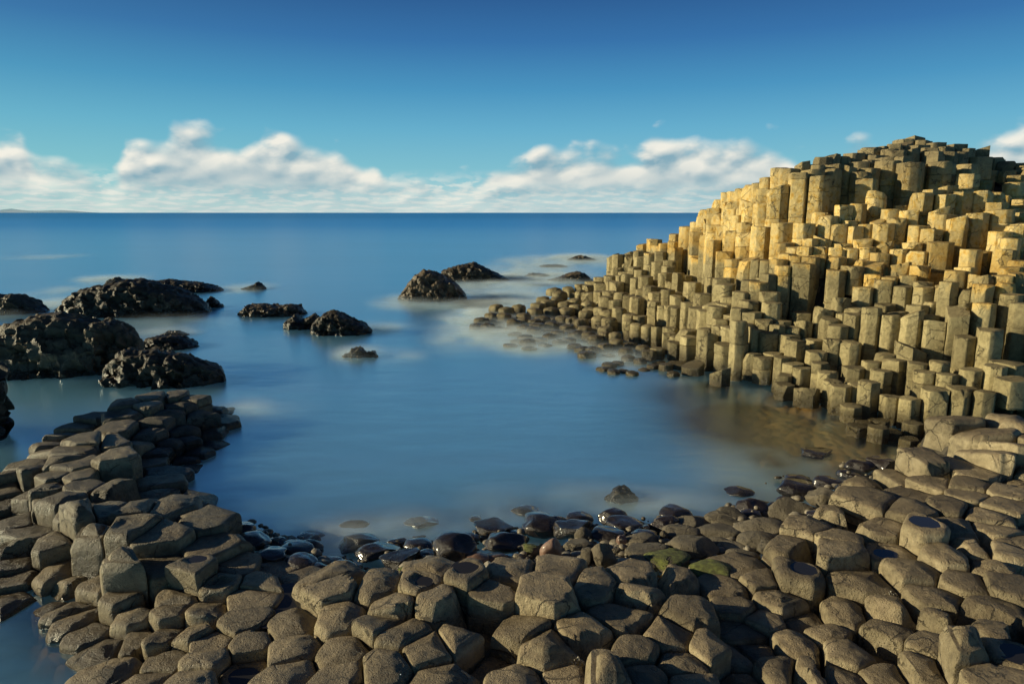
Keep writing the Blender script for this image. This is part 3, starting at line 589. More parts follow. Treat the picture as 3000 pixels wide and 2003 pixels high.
 (7.308, 14.038, 0.633, 0.214, 'tall wet column at the waterline, 83.5 percent across and 57 down the photo', 0),
 (7.358, 13.684, 0.785, 0.208, 'short grey column on the lower tiers, 85 percent across and 58 down the photo', 1),
 (6.924, 13.451, 0.354, 0.206, 'short wet column at the waterline, 83 percent across and 60.5 down the photo', 1),
 (7.675, 13.348, 0.582, 0.204, 'short wet column at the waterline, 87 percent across and 59.5 down the photo', 1),
 (7.84, 13.029, 0.624, 0.199, 'short wet column at the waterline, 88.5 percent across and 60 down the photo', 1),
 (8.496, 13.952, 1.125, 0.211, 'short grey column on the lower tiers, 89 percent across and 54.5 down the photo', 1),
 (8.428, 13.564, 1.028, 0.206, 'short grey column on the lower tiers, 90 percent across and 55.5 down the photo', 1),
 (8.819, 13.751, 1.2, 0.208, 'squat grey column on the lower tiers, 91.5 percent across, 53.5 down the photo', 0),
 (8.704, 13.299, 1.045, 0.202, 'squat grey column on the lower tiers, 92.5 percent across, 55.5 down the photo', 1),
 (9.595, 14.194, 1.637, 0.213, 'short grey column on the lower tiers, 94 percent across and 51.5 down the photo', 1),
 (9.93, 14.003, 1.825, 0.394, 'short grey column on the lower tiers, 96.5 percent across, 50.5 down the photo', 1),
 (9.816, 13.196, 1.306, 0.357, 'short grey column cut by the right edge, 98.5 percent across, 55 down the photo', 1),
 (9.445, 13.027, 1.27, 0.197, 'short grey column on the lower tiers, 97 percent across and 54.5 down the photo', 1),
 (9.121, 13.203, 1.157, 0.2, 'short grey column on the lower tiers, 95 percent across and 55 down the photo', 1),
 (8.275, 12.935, 0.826, 0.299, 'short grey column on the lower tiers, 91 percent across and 58.5 down the photo', 1),
 (8.698, 12.812, 0.895, 0.331, 'short grey column on the lower tiers, 94 percent across and 58.5 down the photo', 1),
 (8.942, 12.471, 0.904, 0.19, 'short grey column on the lower tiers, 96 percent across and 59 down the photo', 1),
 (9.442, 12.526, 1.144, 0.306, 'short grey column cut by the right edge, 98.5 percent across, 57 down the photo', 1),
 (7.25, 12.97, 0.195, 0.199, 'squat wet column at the waterline, 86 percent across and 61.5 down the photo', 0),
 (7.564, 12.348, 0.33, 0.19, 'short wet column at the waterline, 89 percent across and 62.5 down the photo', 1),
 (6.901, 12.846, 0.174, 0.198, None, 0),
 (6.628, 12.587, 0.197, 0.194, 'squat wet column at the waterline, 83.5 percent across and 63 down the photo', 1),
 (7.18, 12.363, 0.154, 0.191, 'short wet column at the waterline, 87.5 percent across and 63.5 down the photo', 0),
 (6.849, 12.229, 0.282, 0.188, 'short wet column at the waterline, 85.5 percent across and 63.5 down the photo', 1),
 (7.838, 12.095, 0.409, 0.186, None, 0),
 (7.99, 12.427, 0.133, 0.192, None, 0),
 (7.207, 11.841, 0.187, 0.183, 'squat wet column at the waterline, 88.5 percent across and 64.5 down the photo', 0),
 (7.502, 11.97, 0.115, 0.185, None, 0),
 (7.389, 11.533, 0.211, 0.178, None, 0),
 (6.857, 33.201, 2.962, 0.356, 'short golden column on the upper tiers, 63.5 percent across, 35.5 down the photo', 0),
 (6.439, 33.903, 2.695, 0.364, None, 0),
 (6.157, 33.094, 2.412, 0.356, None, 0),
 (6.021, 31.951, 2.206, 0.344, 'short grey column on the lower tiers, 62.5 percent across and 38 down the photo', 0),
 (6.37, 31.366, 2.394, 0.337, 'short grey column on the lower tiers, 63.5 percent across and 38 down the photo', 0),
 (6.639, 30.482, 2.509, 0.328, 'squat grey column on the lower tiers, 64.5 percent across, 37.5 down the photo', 0),
 (6.936, 31.314, 2.856, 0.336, None, 0),
 (7.109, 30.372, 2.96, 0.326, None, 0),
 (7.342, 31.153, 3.272, 0.333, None, 0),
 (6.743, 31.621, 2.711, 0.339, None, 0),
 (6.988, 29.281, 2.759, 0.314, 'short golden column on the upper tiers, 66 percent across and 37.5 down the photo', 0),
 (5.512, 32.896, 1.869, 0.355, None, 0),
 (5.108, 32.932, 1.56, 0.356, None, 0),
 (4.962, 33.328, 1.345, 0.36, None, 0),
 (4.675, 32.297, 1.268, 0.349, None, 0),
 (5.137, 31.375, 1.532, 0.339, None, 0),
 (5.537, 31.043, 1.791, 0.335, None, 0),
 (5.626, 29.746, 1.765, 0.321, None, 0),
 (4.957, 31.051, 1.408, 0.336, None, 0),
 (5.177, 30.416, 1.53, 0.329, 'short grey column on the lower tiers, 61 percent across and 41 down the photo', 0),
 (5.261, 28.722, 1.513, 0.311, 'tall grey column on the lower tiers, 62 percent across and 41.5 down the photo', 0),
 (5.536, 28.265, 1.616, 0.306, 'short grey column on the lower tiers, 63 percent across and 41 down the photo', 0),
 (6.298, 29.408, 2.135, 0.317, 'short grey column on the lower tiers, 64 percent across and 39.5 down the photo', 0),
 (6.571, 28.442, 2.263, 0.306, 'short grey column on the lower tiers, 65.5 percent across, 38.5 down the photo', 0),
 (6.397, 27.903, 2.064, 0.301, None, 0),
 (6.001, 29.767, 1.984, 0.321, None, 0),
 (6.164, 27.346, 1.846, 0.296, 'short grey column on the lower tiers, 65 percent across and 40.5 down the photo', 0),
 (6.377, 26.077, 1.955, 0.282, 'short grey column on the lower tiers, 66 percent across and 41 down the photo', 0),
 (5.358, 26.427, 1.418, 0.287, 'short grey column on the lower tiers, 63.5 percent across, 42.5 down the photo', 0),
 (5.698, 24.926, 1.443, 0.271, 'short grey column on the lower tiers, 65 percent across and 43.5 down the photo', 0),
 (5.686, 23.304, 1.397, 0.253, 'short grey column on the lower tiers, 66 percent across and 44 down the photo', 0),
 (4.625, 30.128, 1.209, 0.326, 'squat grey column on the lower tiers, 60 percent across and 42 down the photo', 0),
 (4.504, 31.073, 1.161, 0.337, None, 0),
 (4.349, 32.934, 1.155, 0.4, None, 0),
 (4.128, 31.206, 1.015, 0.38, None, 0),
 (3.931, 32.337, 0.989, 0.393, None, 0),
 (3.607, 31.888, 0.877, 0.388, None, 0),
 (3.285, 32.754, 0.836, 0.398, None, 0),
 (2.796, 32.732, 0.74, 0.398, None, 0),
 (3.143, 31.29, 0.739, 0.381, None, 0),
 (2.24, 31.74, 0.621, 0.387, 'squat wet column at the waterline, 54.5 percent across and 43 down the photo', 0),
 (2.036, 32.859, 0.671, 0.4, None, 0),
 (3.399, 29.989, 0.754, 0.366, 'short grey column on the lower tiers, 57.5 percent across, 43.5 down the photo', 0),
 (3.844, 29.479, 0.876, 0.359, None, 0),
 (4.11, 28.7, 0.964, 0.35, None, 0),
 (4.372, 27.258, 1.068, 0.296, None, 0),
 (4.499, 25.958, 1.106, 0.282, 'short grey column on the lower tiers, 61 percent across and 44 down the photo', 0),
 (3.845, 27.632, 0.847, 0.337, 'short grey column on the lower tiers, 59 percent across and 44 down the photo', 0),
 (4.038, 26.175, 0.911, 0.285, 'squat grey column on the lower tiers, 60 percent across and 44.5 down the photo', 0),
 (4.652, 25.27, 1.133, 0.275, 'short grey column on the lower tiers, 62 percent across and 44.5 down the photo', 1),
 (5.322, 25.141, 1.311, 0.273, 'squat grey column on the lower tiers, 64 percent across and 43 down the photo', 0),
 (5.039, 23.992, 1.134, 0.261, 'tall grey column on the lower tiers, 63.5 percent across, 45.5 down the photo', 1),
 (5.19, 23.035, 1.107, 0.251, 'tall grey column on the lower tiers, 64.5 percent across and 46 down the photo', 0),
 (5.391, 22.025, 1.171, 0.24, 'tall grey column on the lower tiers, 66 percent across and 46.5 down the photo', 0),
 (5.342, 22.633, 1.161, 0.247, 'short grey column on the lower tiers, 65 percent across and 46 down the photo', 0),
 (2.702, 29.33, 0.578, 0.358, None, 0),
 (2.235, 28.948, 0.5, 0.354, None, 0),
 (2.632, 27.879, 0.516, 0.341, None, 0),
 (3.119, 27.981, 0.624, 0.342, None, 0),
 (1.426, 30.239, 0.55, 0.369, None, 0),
 (1.578, 29.432, 0.502, 0.36, None, 0),
 (1.104, 28.556, 0.489, 0.349, None, 0),
 (1.941, 30.209, 0.534, 0.369, None, 0),
 (2.244, 27.499, 0.448, 0.337, 'squat wet column at the waterline, 55.5 percent across and 45.5 down the photo', 0),
 (1.606, 27.687, 0.422, 0.339, 'squat wet column at the waterline, 54 percent across and 45.5 down the photo', 0),
 (0.879, 27.256, 0.44, 0.334, 'squat wet column at the waterline, 52 percent across and 45.5 down the photo', 0),
 (1.167, 25.799, 0.344, 0.317, None, 0),
 (0.451, 26.141, 0.406, 0.32, None, 0),
 (0.438, 25.337, 0.358, 0.311, None, 0),
 (0.056, 25.037, 0.349, 0.307, 'squat wet column at the waterline, 50 percent across and 47 down the photo', 0),
 (0.815, 25.183, 0.327, 0.309, None, 0),
 (1.494, 24.736, 0.288, 0.304, None, 0),
 (1.939, 25.736, 0.353, 0.316, None, 0),
 (2.283, 25.236, 0.373, 0.31, None, 0),
 (2.87, 26.184, 0.514, 0.321, 'squat wet column at the waterline, 57 percent across and 46 down the photo', 0),
 (2.554, 24.699, 0.401, 0.303, 'squat wet column at the waterline, 56.5 percent across and 47 down the photo', 0),
 (3.079, 26.557, 0.576, 0.325, None, 0),
 (3.4, 25.96, 0.658, 0.318, None, 0),
 (3.541, 24.972, 0.684, 0.306, None, 0),
 (3.897, 24.522, 0.817, 0.268, 'short grey column on the lower tiers, 60.5 percent across and 46 down the photo', 0),
 (3.16, 24.474, 0.542, 0.3, 'short wet column at the waterline, 58 percent across and 47 down the photo', 0),
 (3.424, 23.739, 0.6, 0.291, 'short wet column at the waterline, 59.5 percent across and 47 down the photo', 0),
 (4.033, 23.146, 0.791, 0.253, None, 0),
 (4.298, 22.695, 0.808, 0.248, 'squat grey column on the lower tiers, 62.5 percent across, 46.5 down the photo', 0),
 (1.973, 24.058, 0.29, 0.296, None, 0),
 (1.558, 23.253, 0.217, 0.286, None, 0),
 (2.182, 22.94, 0.271, 0.283, 'squat wet column at the waterline, 56 percent across and 49 down the photo', 0),
 (2.524, 23.384, 0.348, 0.288, None, 0),
 (0.771, 23.758, 0.235, 0.292, 'squat wet column at the waterline, 52 percent across and 48.5 down the photo', 0),
 (0.444, 22.74, 0.155, 0.28, None, 0),
 (0.919, 22.318, 0.132, 0.275, None, 0),
 (1.287, 22.874, 0.182, 0.282, None, 0),
 (1.57, 21.961, 0.149, 0.271, None, 0),
 (1.075, 21.54, 0.084, 0.266, None, 0),
 (1.975, 21.172, 0.155, 0.262, None, 0),
 (1.872, 22.164, 0.16, 0.274, None, 0),
 (2.566, 22.393, 0.315, 0.276, None, 0),
 (2.694, 21.845, 0.315, 0.269, 'squat wet column at the waterline, 58 percent across and 49.5 down the photo', 0),
 (3.096, 22.032, 0.378, 0.272, None, 0),
 (3.135, 22.695, 0.462, 0.279, None, 0),
 (3.326, 21.672, 0.441, 0.238, 'short wet column at the waterline, 60 percent across and 49 down the photo', 0),
 (3.931, 22.535, 0.734, 0.247, 'tall wet column at the waterline, 61 percent across and 48 down the photo', 0),
 (4.09, 22.058, 0.663, 0.242, 'short wet column at the waterline, 62 percent across and 48.5 down the photo', 0),
 (4.402, 21.711, 0.671, 0.238, 'short wet column at the waterline, 63 percent across and 49 down the photo', 0),
 (4.622, 21.201, 0.662, 0.233, 'tall wet column at the waterline, 64 percent across and 49 down the photo', 0),
 (3.253, 20.862, 0.352, 0.23, 'short wet column at the waterline, 60 percent across and 50.5 down the photo', 0),
 (2.858, 20.588, 0.266, 0.255, 'squat wet column at the waterline, 59 percent across and 51 down the photo', 0),
 (2.447, 20.499, 0.193, 0.254, None, 0),
 (2.156, 20.689, 0.156, 0.256, None, 0),
 (3.373, 19.921, 0.262, 0.22, 'squat wet column at the waterline, 61 percent across and 51.5 down the photo', 0),
 (0.146, 22.247, 0.096, 0.275, None, 0),
 (-0.045, 21.458, 0.1, 0.265, None, 0),
 (0.547, 20.973, 0.1, 0.26, None, 0),
 (-0.789, 26.264, 0.389, 0.322, None, 0),
 (-0.335, 26.127, 0.409, 0.32, 'short wet column at the waterline, 49 percent across and 46.5 down the photo', 0),
 (-1.158, 25.67, 0.308, 0.315, None, 0),
 (-1.282, 24.821, 0.22, 0.305, None, 0),
 (-0.902, 24.658, 0.246, 0.303, 'squat wet column at the waterline, 47.5 percent across and 47.5 down the photo', 0),
 (-0.656, 27.896, 0.514, 0.341, None, 0),
 (-0.232, 27.233, 0.484, 0.333, 'squat wet column at the waterline, 49.5 percent across and 45.5 down the photo', 0),
 (0.301, 27.902, 0.513, 0.341, 'short wet column at the waterline, 50.5 percent across and 45 down the photo', 0),
 (0.418, 24.147, 0.275, 0.297, None, 0),
 (0.898, 24.46, 0.278, 0.301, None, 0),
 (4.876, 20.725, 0.741, 0.227, None, 0),
 (4.75, 20.343, 0.626, 0.224, 'short wet column at the waterline, 65 percent across and 49.5 down the photo', 0),
 (4.899, 20.034, 0.593, 0.22, None, 0),
 (3.918, 20.066, 0.322, 0.221, 'short wet column at the waterline, 62.5 percent across and 51 down the photo', 0),
 (3.958, 19.378, 0.283, 0.214, 'short wet column at the waterline, 63.5 percent across and 52 down the photo', 0),
 (4.253, 19.591, 0.327, 0.216, 'short wet column at the waterline, 64.5 percent across and 51.5 down the photo', 0),
 (3.351, 19.255, 0.18, 0.213, None, 0),
 (3.63, 18.947, 0.16, 0.21, None, 0),
 (3.878, 18.333, 0.127, 0.203, None, 0),
 (3.593, 18.086, 0.061, 0.201, None, 0),
 (3.182, 17.546, 0.106, 0.195, None, 0),
 (2.99, 18.798, 0.108, 0.208, None, 0),
 (2.701, 18.49, 0.134, 0.23, None, 0),
 (2.488, 18.093, 0.1, 0.225, None, 0),
 (2.705, 17.691, 0.112, 0.196, None, 0),
 (3.004, 17.858, 0.073, 0.198, None, 0),
 (4.182, 18.095, 0.18, 0.201, 'squat wet column at the waterline, 65 percent across and 53.5 down the photo', 0),
 (4.23, 17.44, 0.131, 0.194, None, 0),
 (4.719, 19.442, 0.528, 0.214, 'short wet column at the waterline, 65.5 percent across and 51 down the photo', 0),
 (8.284, 33.749, 2.275, 0.29, None, 0),
 (12.423, 26.187, 6.032, 0.29, None, 0),
 (15.65, 20.748, 4.434, 0.29, None, 0),
 (4.082, 34.937, 0.707, 0.29, None, 0),
 (6.342, 26.891, 1.518, 0.29, None, 0),
 (15.228, 23.503, 5.228, 0.29, None, 0),
 (17.308, 26.602, 6.067, 0.29, None, 0),
 (15.89, 26.201, 6.241, 0.29, None, 0),
 (15.226, 27.71, 6.09, 0.29, None, 0),
 (14.497, 17.842, 3.487, 0.29, None, 0),
 (5.492, 24.49, 0.789, 0.29, None, 0),
 (19.973, 23.994, 5.67, 0.29, None, 0),
 (8.825, 33.651, 2.072, 0.29, None, 0),
 (17.182, 22.679, 5.583, 0.29, None, 0),
 (2.987, 31.935, 0.512, 0.29, None, 0),
 (8.256, 21.476, 2.715, 0.29, None, 0),
 (4.673, 24.712, 0.146, 0.29, None, 0),
 (10.136, 24.631, 5.421, 0.29, None, 0),
 (9.569, 24.183, 5.251, 0.29, None, 0),
 (11.634, 14.385, 2.151, 0.29, None, 0),
 (5.27, 33.744, 0.842, 0.29, None, 0),
 (10.206, 21.634, 3.815, 0.29, None, 0),
 (4.841, 34.273, 0.947, 0.29, None, 0),
 (4.433, 24.051, 0.4, 0.29, None, 0),
 (7.168, 26.49, 1.467, 0.29, None, 0),
 (10.861, 24.86, 5.671, 0.29, None, 0),
 (10.437, 26.64, 4.212, 0.29, None, 0),
 (3.591, 34.921, 0.573, 0.29, None, 0),
 (14.822, 18.379, 3.579, 0.29, None, 0),
 (12.933, 27.327, 6.118, 0.29, None, 0),
 (15.239, 26.691, 6.426, 0.29, None, 0),
 (15.848, 19.075, 4.084, 0.29, None, 0),
 (9.127, 25.189, 4.679, 0.29, None, 0),
 (15.761, 24.801, 6.199, 0.29, None, 0),
 (10.196, 28.001, 3.901, 0.29, None, 0),
 (13.095, 16.127, 2.974, 0.29, None, 0),
 (11.512, 12.65, 0.973, 0.29, None, 0),
 (9.799, 27.711, 4.334, 0.29, None, 0),
 (12.081, 13.907, 2.082, 0.29, None, 0),
 (11.729, 20.891, 4.422, 0.29, None, 0),
 (17.825, 26.451, 5.943, 0.29, None, 0),
 (6.898, 25.936, 1.526, 0.29, None, 0),
 (2.511, 26.933, 0.161, 0.29, None, 0),
 (11.58, 21.803, 3.916, 0.29, None, 0),
 (18.442, 24.509, 5.583, 0.29, None, 0),
 (5.818, 34.672, 2.138, 0.29, None, 0),
 (5.337, 34.595, 2.137, 0.29, 'short grey column on the lower tiers, 60 percent across and 38 down the photo', 0),
 (12.272, 14.407, 2.064, 0.29, None, 0),
 (5.315, 25.833, 1.13, 0.29, None, 0),
 (1.682, 28.879, 0.177, 0.29, None, 0),
 (2.744, 23.841, 0.189, 0.29, None, 0),
 (8.115, 34.941, 1.973, 0.29, None, 0),
 (5.922, 35.841, 1.834, 0.29, None, 0),
 (3.883, 25.469, 0.538, 0.29, None, 0),
 (5.289, 27.515, 1.168, 0.29, None, 0),
 (11.279, 25.409, 5.629, 0.29, None, 0),
 (0.873, 26.457, 0.052, 0.29, None, 0),
 (1.701, 25.222, 0.175, 0.29, None, 0),
 (19.032, 26.819, 5.303, 0.29, None, 0),
 (19.107, 24.11, 5.861, 0.29, None, 0),
 (15.728, 21.521, 4.611, 0.29, None, 0),
 (9.181, 30.974, 2.438, 0.29, None, 0),
 (14.598, 27.446, 6.254, 0.29, None, 0),
 (-0.535, 25.658, 0.101, 0.29, None, 0),
 (9.472, 31.524, 2.326, 0.29, None, 0),
 (8.68, 27.632, 4.384, 0.29, None, 0),
 (18.004, 24.147, 5.642, 0.29, None, 0),
 (9.788, 28.396, 3.871, 0.29, None, 0),
 (5.841, 30.623, 1.577, 0.29, None, 0),
 (15.081, 16.893, 3.221, 0.29, None, 0),
 (14.155, 26.708, 6.289, 0.29, None, 0),
 (11.894, 22.325, 4.23, 0.29, None, 0),
 (11.92, 17.553, 3.243, 0.29, 'tall golden column on the upper tiers, 96 percent across and 38.5 down the photo', 0),
 (6.216, 32.572, 1.609, 0.29, None, 0),
 (17.104, 23.181, 5.627, 0.29, None, 0),
 (15.789, 27.882, 6.01, 0.29, None, 0),
 (10.662, 12.415, 0.509, 0.29, None, 0),
 (2.794, 30.342, 0.291, 0.29, None, 0),
 (16.229, 22.616, 5.392, 0.29, 'squat golden column cut by the right edge, 99 percent across and 26 down the photo', 0),
 (2.255, 30.769, 0.293, 0.29, None, 0),
 (2.222, 19.808, 0.187, 0.29, 'squat wet column at the waterline, 57 percent across and 52 down the photo', 0),
 (13.366, 15.733, 2.692, 0.29, None, 0),
 (13.469, 14.765, 2.755, 0.29, None, 0),
 (12.987, 15.158, 2.751, 0.29, None, 0),
 (9.251, 32.041, 2.396, 0.29, None, 0),
 (9.287, 28.675, 3.754, 0.29, None, 0),
 (7.943, 32.094, 2.817, 0.29, None, 0),
 (14.482, 18.738, 3.531, 0.29, None, 0),
 (5.222, 35.579, 1.918, 0.29, None, 0),
 (3.033, 27.274, 0.214, 0.29, None, 0),
 (3.234, 29.479, 0.281, 0.29, None, 0),
 (10.283, 25.649, 5.281, 0.29, None, 0),
 (12.385, 26.844, 5.769, 0.29, None, 0),
 (12.903, 14.229, 2.152, 0.29, None, 0),
 (9.66, 29.683, 3.584, 0.29, None, 0),
 (5.963, 24.522, 0.85, 0.29, None, 0),
 (3.039, 25.647, 0.247, 0.29, None, 0),
 (7.047, 23.799, 1.972, 0.29, 'short grey column on the lower tiers, 69 percent across and 41.5 down the photo', 0),
 (11.011, 25.931, 5.576, 0.29, None, 0),
 (6.913, 35.895, 1.852, 0.29, None, 0),
 (10.067, 24.043, 5.551, 0.29, None, 0),
 (16.788, 25.155, 6.102, 0.29, None, 0),
 (13.189, 21.922, 4.241, 0.29, None, 0),
 (15.293, 17.976, 3.655, 0.29, None, 0),
 (13.95, 18.023, 3.576, 0.29, None, 0),
 (8.195, 34.383, 2.237, 0.29, None, 0),
 (18.018, 23.421, 5.578, 0.29, None, 0),
 (14.835, 19.043, 4.033, 0.29, None, 0),
 (13.768, 21.706, 4.746, 0.29, None, 0),
 (9.184, 26.292, 4.405, 0.29, None, 0),
 (19.316, 25.267, 5.686, 0.29, None, 0),
 (20.533, 25.29, 5.786, 0.29, None, 0),
 (12.452, 13.041, 2.041, 0.29, None, 0),
 (14.715, 26.583, 6.47, 0.29, None, 0),
 (1.739, 26.525, 0.184, 0.29, None, 0),
 (7.677, 30.34, 3.334, 0.29, None, 0),
 (6.13, 25.317, 1.305, 0.29, None, 0),
 (3.524, 30.946, 0.502, 0.29, None, 0),
 (0.426, 27.07, 0.141, 0.29, None, 0),
 (18.915, 26.063, 5.702, 0.29, None, 0),
 (15.564, 25.545, 6.424, 0.29, None, 0),
 (19.459, 24.687, 5.598, 0.29, None, 0),
 (13.904, 17.006, 3.348, 0.29, None, 0),
 (3.53, 27.063, 0.403, 0.29, None, 0),
 (3.944, 34.272, 0.816, 0.29, None, 0),
 (7.22, 33.55, 2.62, 0.29, None, 0),
 (11.364, 26.251, 5.843, 0.29, None, 0),
 (4.615, 31.621, 0.878, 0.29, None, 0),
 (4.765, 22.055, 0.442, 0.29, None, 0),
 (7.554, 34.275, 2.125, 0.29, None, 0),
 (2.101, 23.595, 0.179, 0.29, None, 0),
 (5.182, 35.097, 2.06, 0.29, None, 0),
 (11.356, 20.337, 3.067, 0.29, None, 0),
 (9.357, 25.672, 4.552, 0.29, None, 0),
 (7.485, 35.682, 1.755, 0.29, None, 0),
 (16.42, 21.703, 4.559, 0.29, None, 0),
 (6.832, 27.067, 1.776, 0.29, None, 0),
 (20.039, 26.006, 5.597, 0.29, None, 0),
 (10.088, 27.149, 4.135, 0.29, None, 0),
 (4.395, 34.016, 0.746, 0.29, None, 0),
 (11.773, 13.059, 0.933, 0.29, None, 0),
 (14.046, 17.464, 3.351, 0.29, None, 0),
 (10.36, 13.713, 1.062, 0.29, None, 0),
 (19.591, 25.644, 5.827, 0.29, None, 0),
 (12.638, 25.58, 6.157, 0.29, None, 0),
 (2.627, 28.345, 0.24, 0.29, None, 0),
 (8.815, 32.485, 2.469, 0.29, None, 0),
 (13.315, 26.754, 6.197, 0.29, None, 0),
 (8.89, 25.678, 4.813, 0.29, None, 0),
 (19.374, 27.402, 5.131, 0.29, None, 0),
 (15.405, 27.224, 6.251, 0.29, None, 0),
 (10.491, 22.036, 4.23, 0.29, None, 0),
 (3.741, 21.16, 0.182, 0.29, None, 0),
 (17.648, 23.813, 5.72, 0.29, None, 0),
 (13.164, 16.964, 3.213, 0.29, None, 0),
 (7.146, 28.65, 1.599, 0.29, None, 0),
 (4.547, 34.879, 0.715, 0.29, None, 0),
 (5.694, 29.172, 1.4, 0.29, None, 0),
 (-0.083, 26.711, 0.195, 0.29, None, 0),
 (14.563, 20.223, 4.328, 0.29, None, 0),
 (19.485, 26.704, 5.804, 0.29, None, 0),
 (16.525, 26.304, 6.216, 0.29, None, 0),
 (8.439, 15.313, 0.591, 0.29, None, 0),
 (6.468, 34.868, 2.272, 0.29, None, 0),
 (8.45, 31.219, 2.648, 0.29, None, 0),
 (9.67, 29.14, 3.649, 0.29, None, 0),
 (9.2, 27.371, 4.519, 0.29, None, 0),
 (8.776, 33.006, 2.206, 0.29, None, 0),
 (16.802, 24.686, 5.653, 0.29, None, 0),
 (6.884, 25.233, 1.607, 0.29, None, 0),
 (12.632, 15.483, 2.521, 0.29, None, 0),
 (3.793, 28.242, 0.628, 0.29, None, 0),
 (13.043, 20.912, 4.25, 0.29, None, 0),
 (3.588, 26.537, 0.518, 0.29, None, 0),
 (8.9, 24.621, 4.897, 0.29, None, 0),
 (9.507, 30.438, 2.875, 0.29, None, 0),
 (7.447, 34.948, 2.128, 0.29, None, 0),
 (13.463, 27.526, 6.124, 0.29, None, 0),
 (13.719, 27.938, 5.913, 0.29, None, 0),
 (17.135, 27.069, 5.788, 0.29, None, 0),
 (12.811, 26.558, 5.966, 0.29, None, 0),
 (0.83, 27.846, 0.233, 0.29, None, 0),
 (16.415, 27.889, 5.527, 0.29, None, 0),
 (4.863, 26.76, 0.863, 0.29, None, 0),
 (11.5, 16.617, 2.452, 0.29, None, 0),
 (4.985, 28.148, 0.716, 0.29, None, 0),
 (12.686, 21.553, 4.719, 0.29, None, 0),
 (5.776, 26.879, 1.321, 0.29, None, 0),
 (14.719, 16.562, 3.319, 0.29, None, 0),
 (7.833, 33.557, 2.324, 0.29, None, 0),
 (14.365, 22.782, 4.789, 0.29, None, 0),
 (18.837, 25.064, 5.683, 0.29, None, 0),
 (6.615, 21.739, 1.337, 0.29, None, 0),
 (4.57, 18.356, 0.158, 0.29, 'squat wet column at the waterline, 66 percent across and 53 down the photo', 0),
 (16.065, 27.131, 5.899, 0.29, None, 0),
 (12.764, 18.227, 3.17, 0.29, None, 0),
 (6.767, 22.287, 1.282, 0.29, None, 0),
 (16.122, 19.693, 4.37, 0.29, None, 0),
 (14.125, 16.022, 2.958, 0.29, None, 0),
 (15.103, 20.911, 4.421, 0.29, None, 0),
 (11.109, 13.308, 1.197, 0.29, None, 0),
 (11.034, 13.81, 1.72, 0.29, None, 0),
 (5.918, 26.277, 1.255, 0.29, None, 0),
 (11.904, 26.495, 5.746, 0.29, None, 0),
 (3.463, 20.419, 0.151, 0.29, None, 0),
 (14.016, 21.014, 4.272, 0.29, None, 0),
 (17.857, 27.078, 5.911, 0.29, None, 0),
 (5.969, 35.255, 2.135, 0.29, None, 0),
 (6.467, 34.379, 2.199, 0.29, None, 0),
 (17.656, 27.684, 5.604, 0.29, None, 0),
 (9.9, 26.015, 4.47, 0.29, None, 0),
 (8.507, 32.119, 2.608, 0.29, None, 0),
 (13.535, 16.563, 3.302, 0.29, None, 0),
 (9.449, 23.534, 5.412, 0.29, None, 0),
 (3.528, 28.759, 0.43, 0.29, None, 0),
 (15.839, 22.079, 5.145, 0.29, 'short golden column cut by the right edge, 99 percent across, 27.5 down the photo', 1),
 (13.806, 23.466, 4.804, 0.29, None, 0),
 (16.691, 27.504, 5.625, 0.29, None, 0),
 (4.779, 22.519, 0.359, 0.29, None, 0),
 (18.56, 26.753, 5.515, 0.29, None, 0),
 (5.262, 32.346, 1.201, 0.29, None, 0),
 (8.934, 31.616, 2.555, 0.29, None, 0),
 (4.226, 26.737, 0.776, 0.29, None, 0),
 (8.296, 29.449, 3.456, 0.29, None, 0),
 (9.421, 28.102, 4.206, 0.29, None, 0),
 (15.634, 23.161, 5.256, 0.29, 'squat golden column on the upper tiers, 96.5 percent across and 27 down the photo', 0),
 (6.893, 34.639, 2.315, 0.29, None, 0),
 (18.456, 27.411, 5.135, 0.29, None, 0),
 (15.325, 21.803, 4.743, 0.29, None, 0),
 (14.348, 19.208, 3.974, 0.29, None, 0),
 (14.487, 19.746, 4.206, 0.29, None, 0),
 (12.452, 16.067, 2.736, 0.29, None, 0),
 (11.743, 12.222, 0.949, 0.29, None, 0),
 (9.814, 25.014, 4.602, 0.29, None, 0),
 (0.119, 23.5, 0.107, 0.29, None, 0),
 (6.563, 23.037, 1.013, 0.29, None, 0),
 (11.797, 25.993, 5.939, 0.29, None, 0),
 (6.324, 24.088, 1.497, 0.29, None, 0),
 (4.778, 17.637, 0.276, 0.29, 'squat wet column at the waterline, 67.5 percent across and 54 down the photo', 1),
 (2.364, 29.821, 0.276, 0.29, None, 0),
 (4.222, 18.949, 0.061, 0.29, None, 0),
 (4.689, 29.443, 0.696, 0.29, None, 0),
 (5.248, 21.043, 0.344, 0.29, None, 0),
 (3.976, 30.77, 0.586, 0.29, None, 0),
 (20.487, 26.477, 5.612, 0.29, None, 0),
 (10.592, 13.023, 0.966, 0.29, None, 0),
 (6.122, 21.468, 1.185, 0.29, None, 0),
 (13.662, 25.855, 6.118, 0.29, None, 0),
 (18.393, 23.857, 5.84, 0.29, None, 0),
 (8.971, 30.484, 3.029, 0.29, None, 0),
 (4.214, 29.891, 0.777, 0.29, None, 0),
 (-0.044, 24.463, 0.117, 0.29, None, 0),
 (19.472, 23.693, 5.772, 0.29, None, 0),
 (13.733, 15.222, 2.675, 0.29, None, 0),
 (0.089, 25.694, 0.137, 0.29, None, 0),
 (14.594, 28.09, 6.067, 0.29, None, 0),
 (17.131, 24.242, 5.614, 0.29, 'squat brown column on the summit, 98 percent across and 25.5 down the photo', 0),
 (6.059, 22.556, 1.221, 0.29, None, 0),
 (7.54, 21.099, 2.681, 0.29, None, 0),
 (11.98, 25.047, 5.789, 0.29, None, 0),
 (3.049, 23.204, 0.147, 0.29, None, 0),
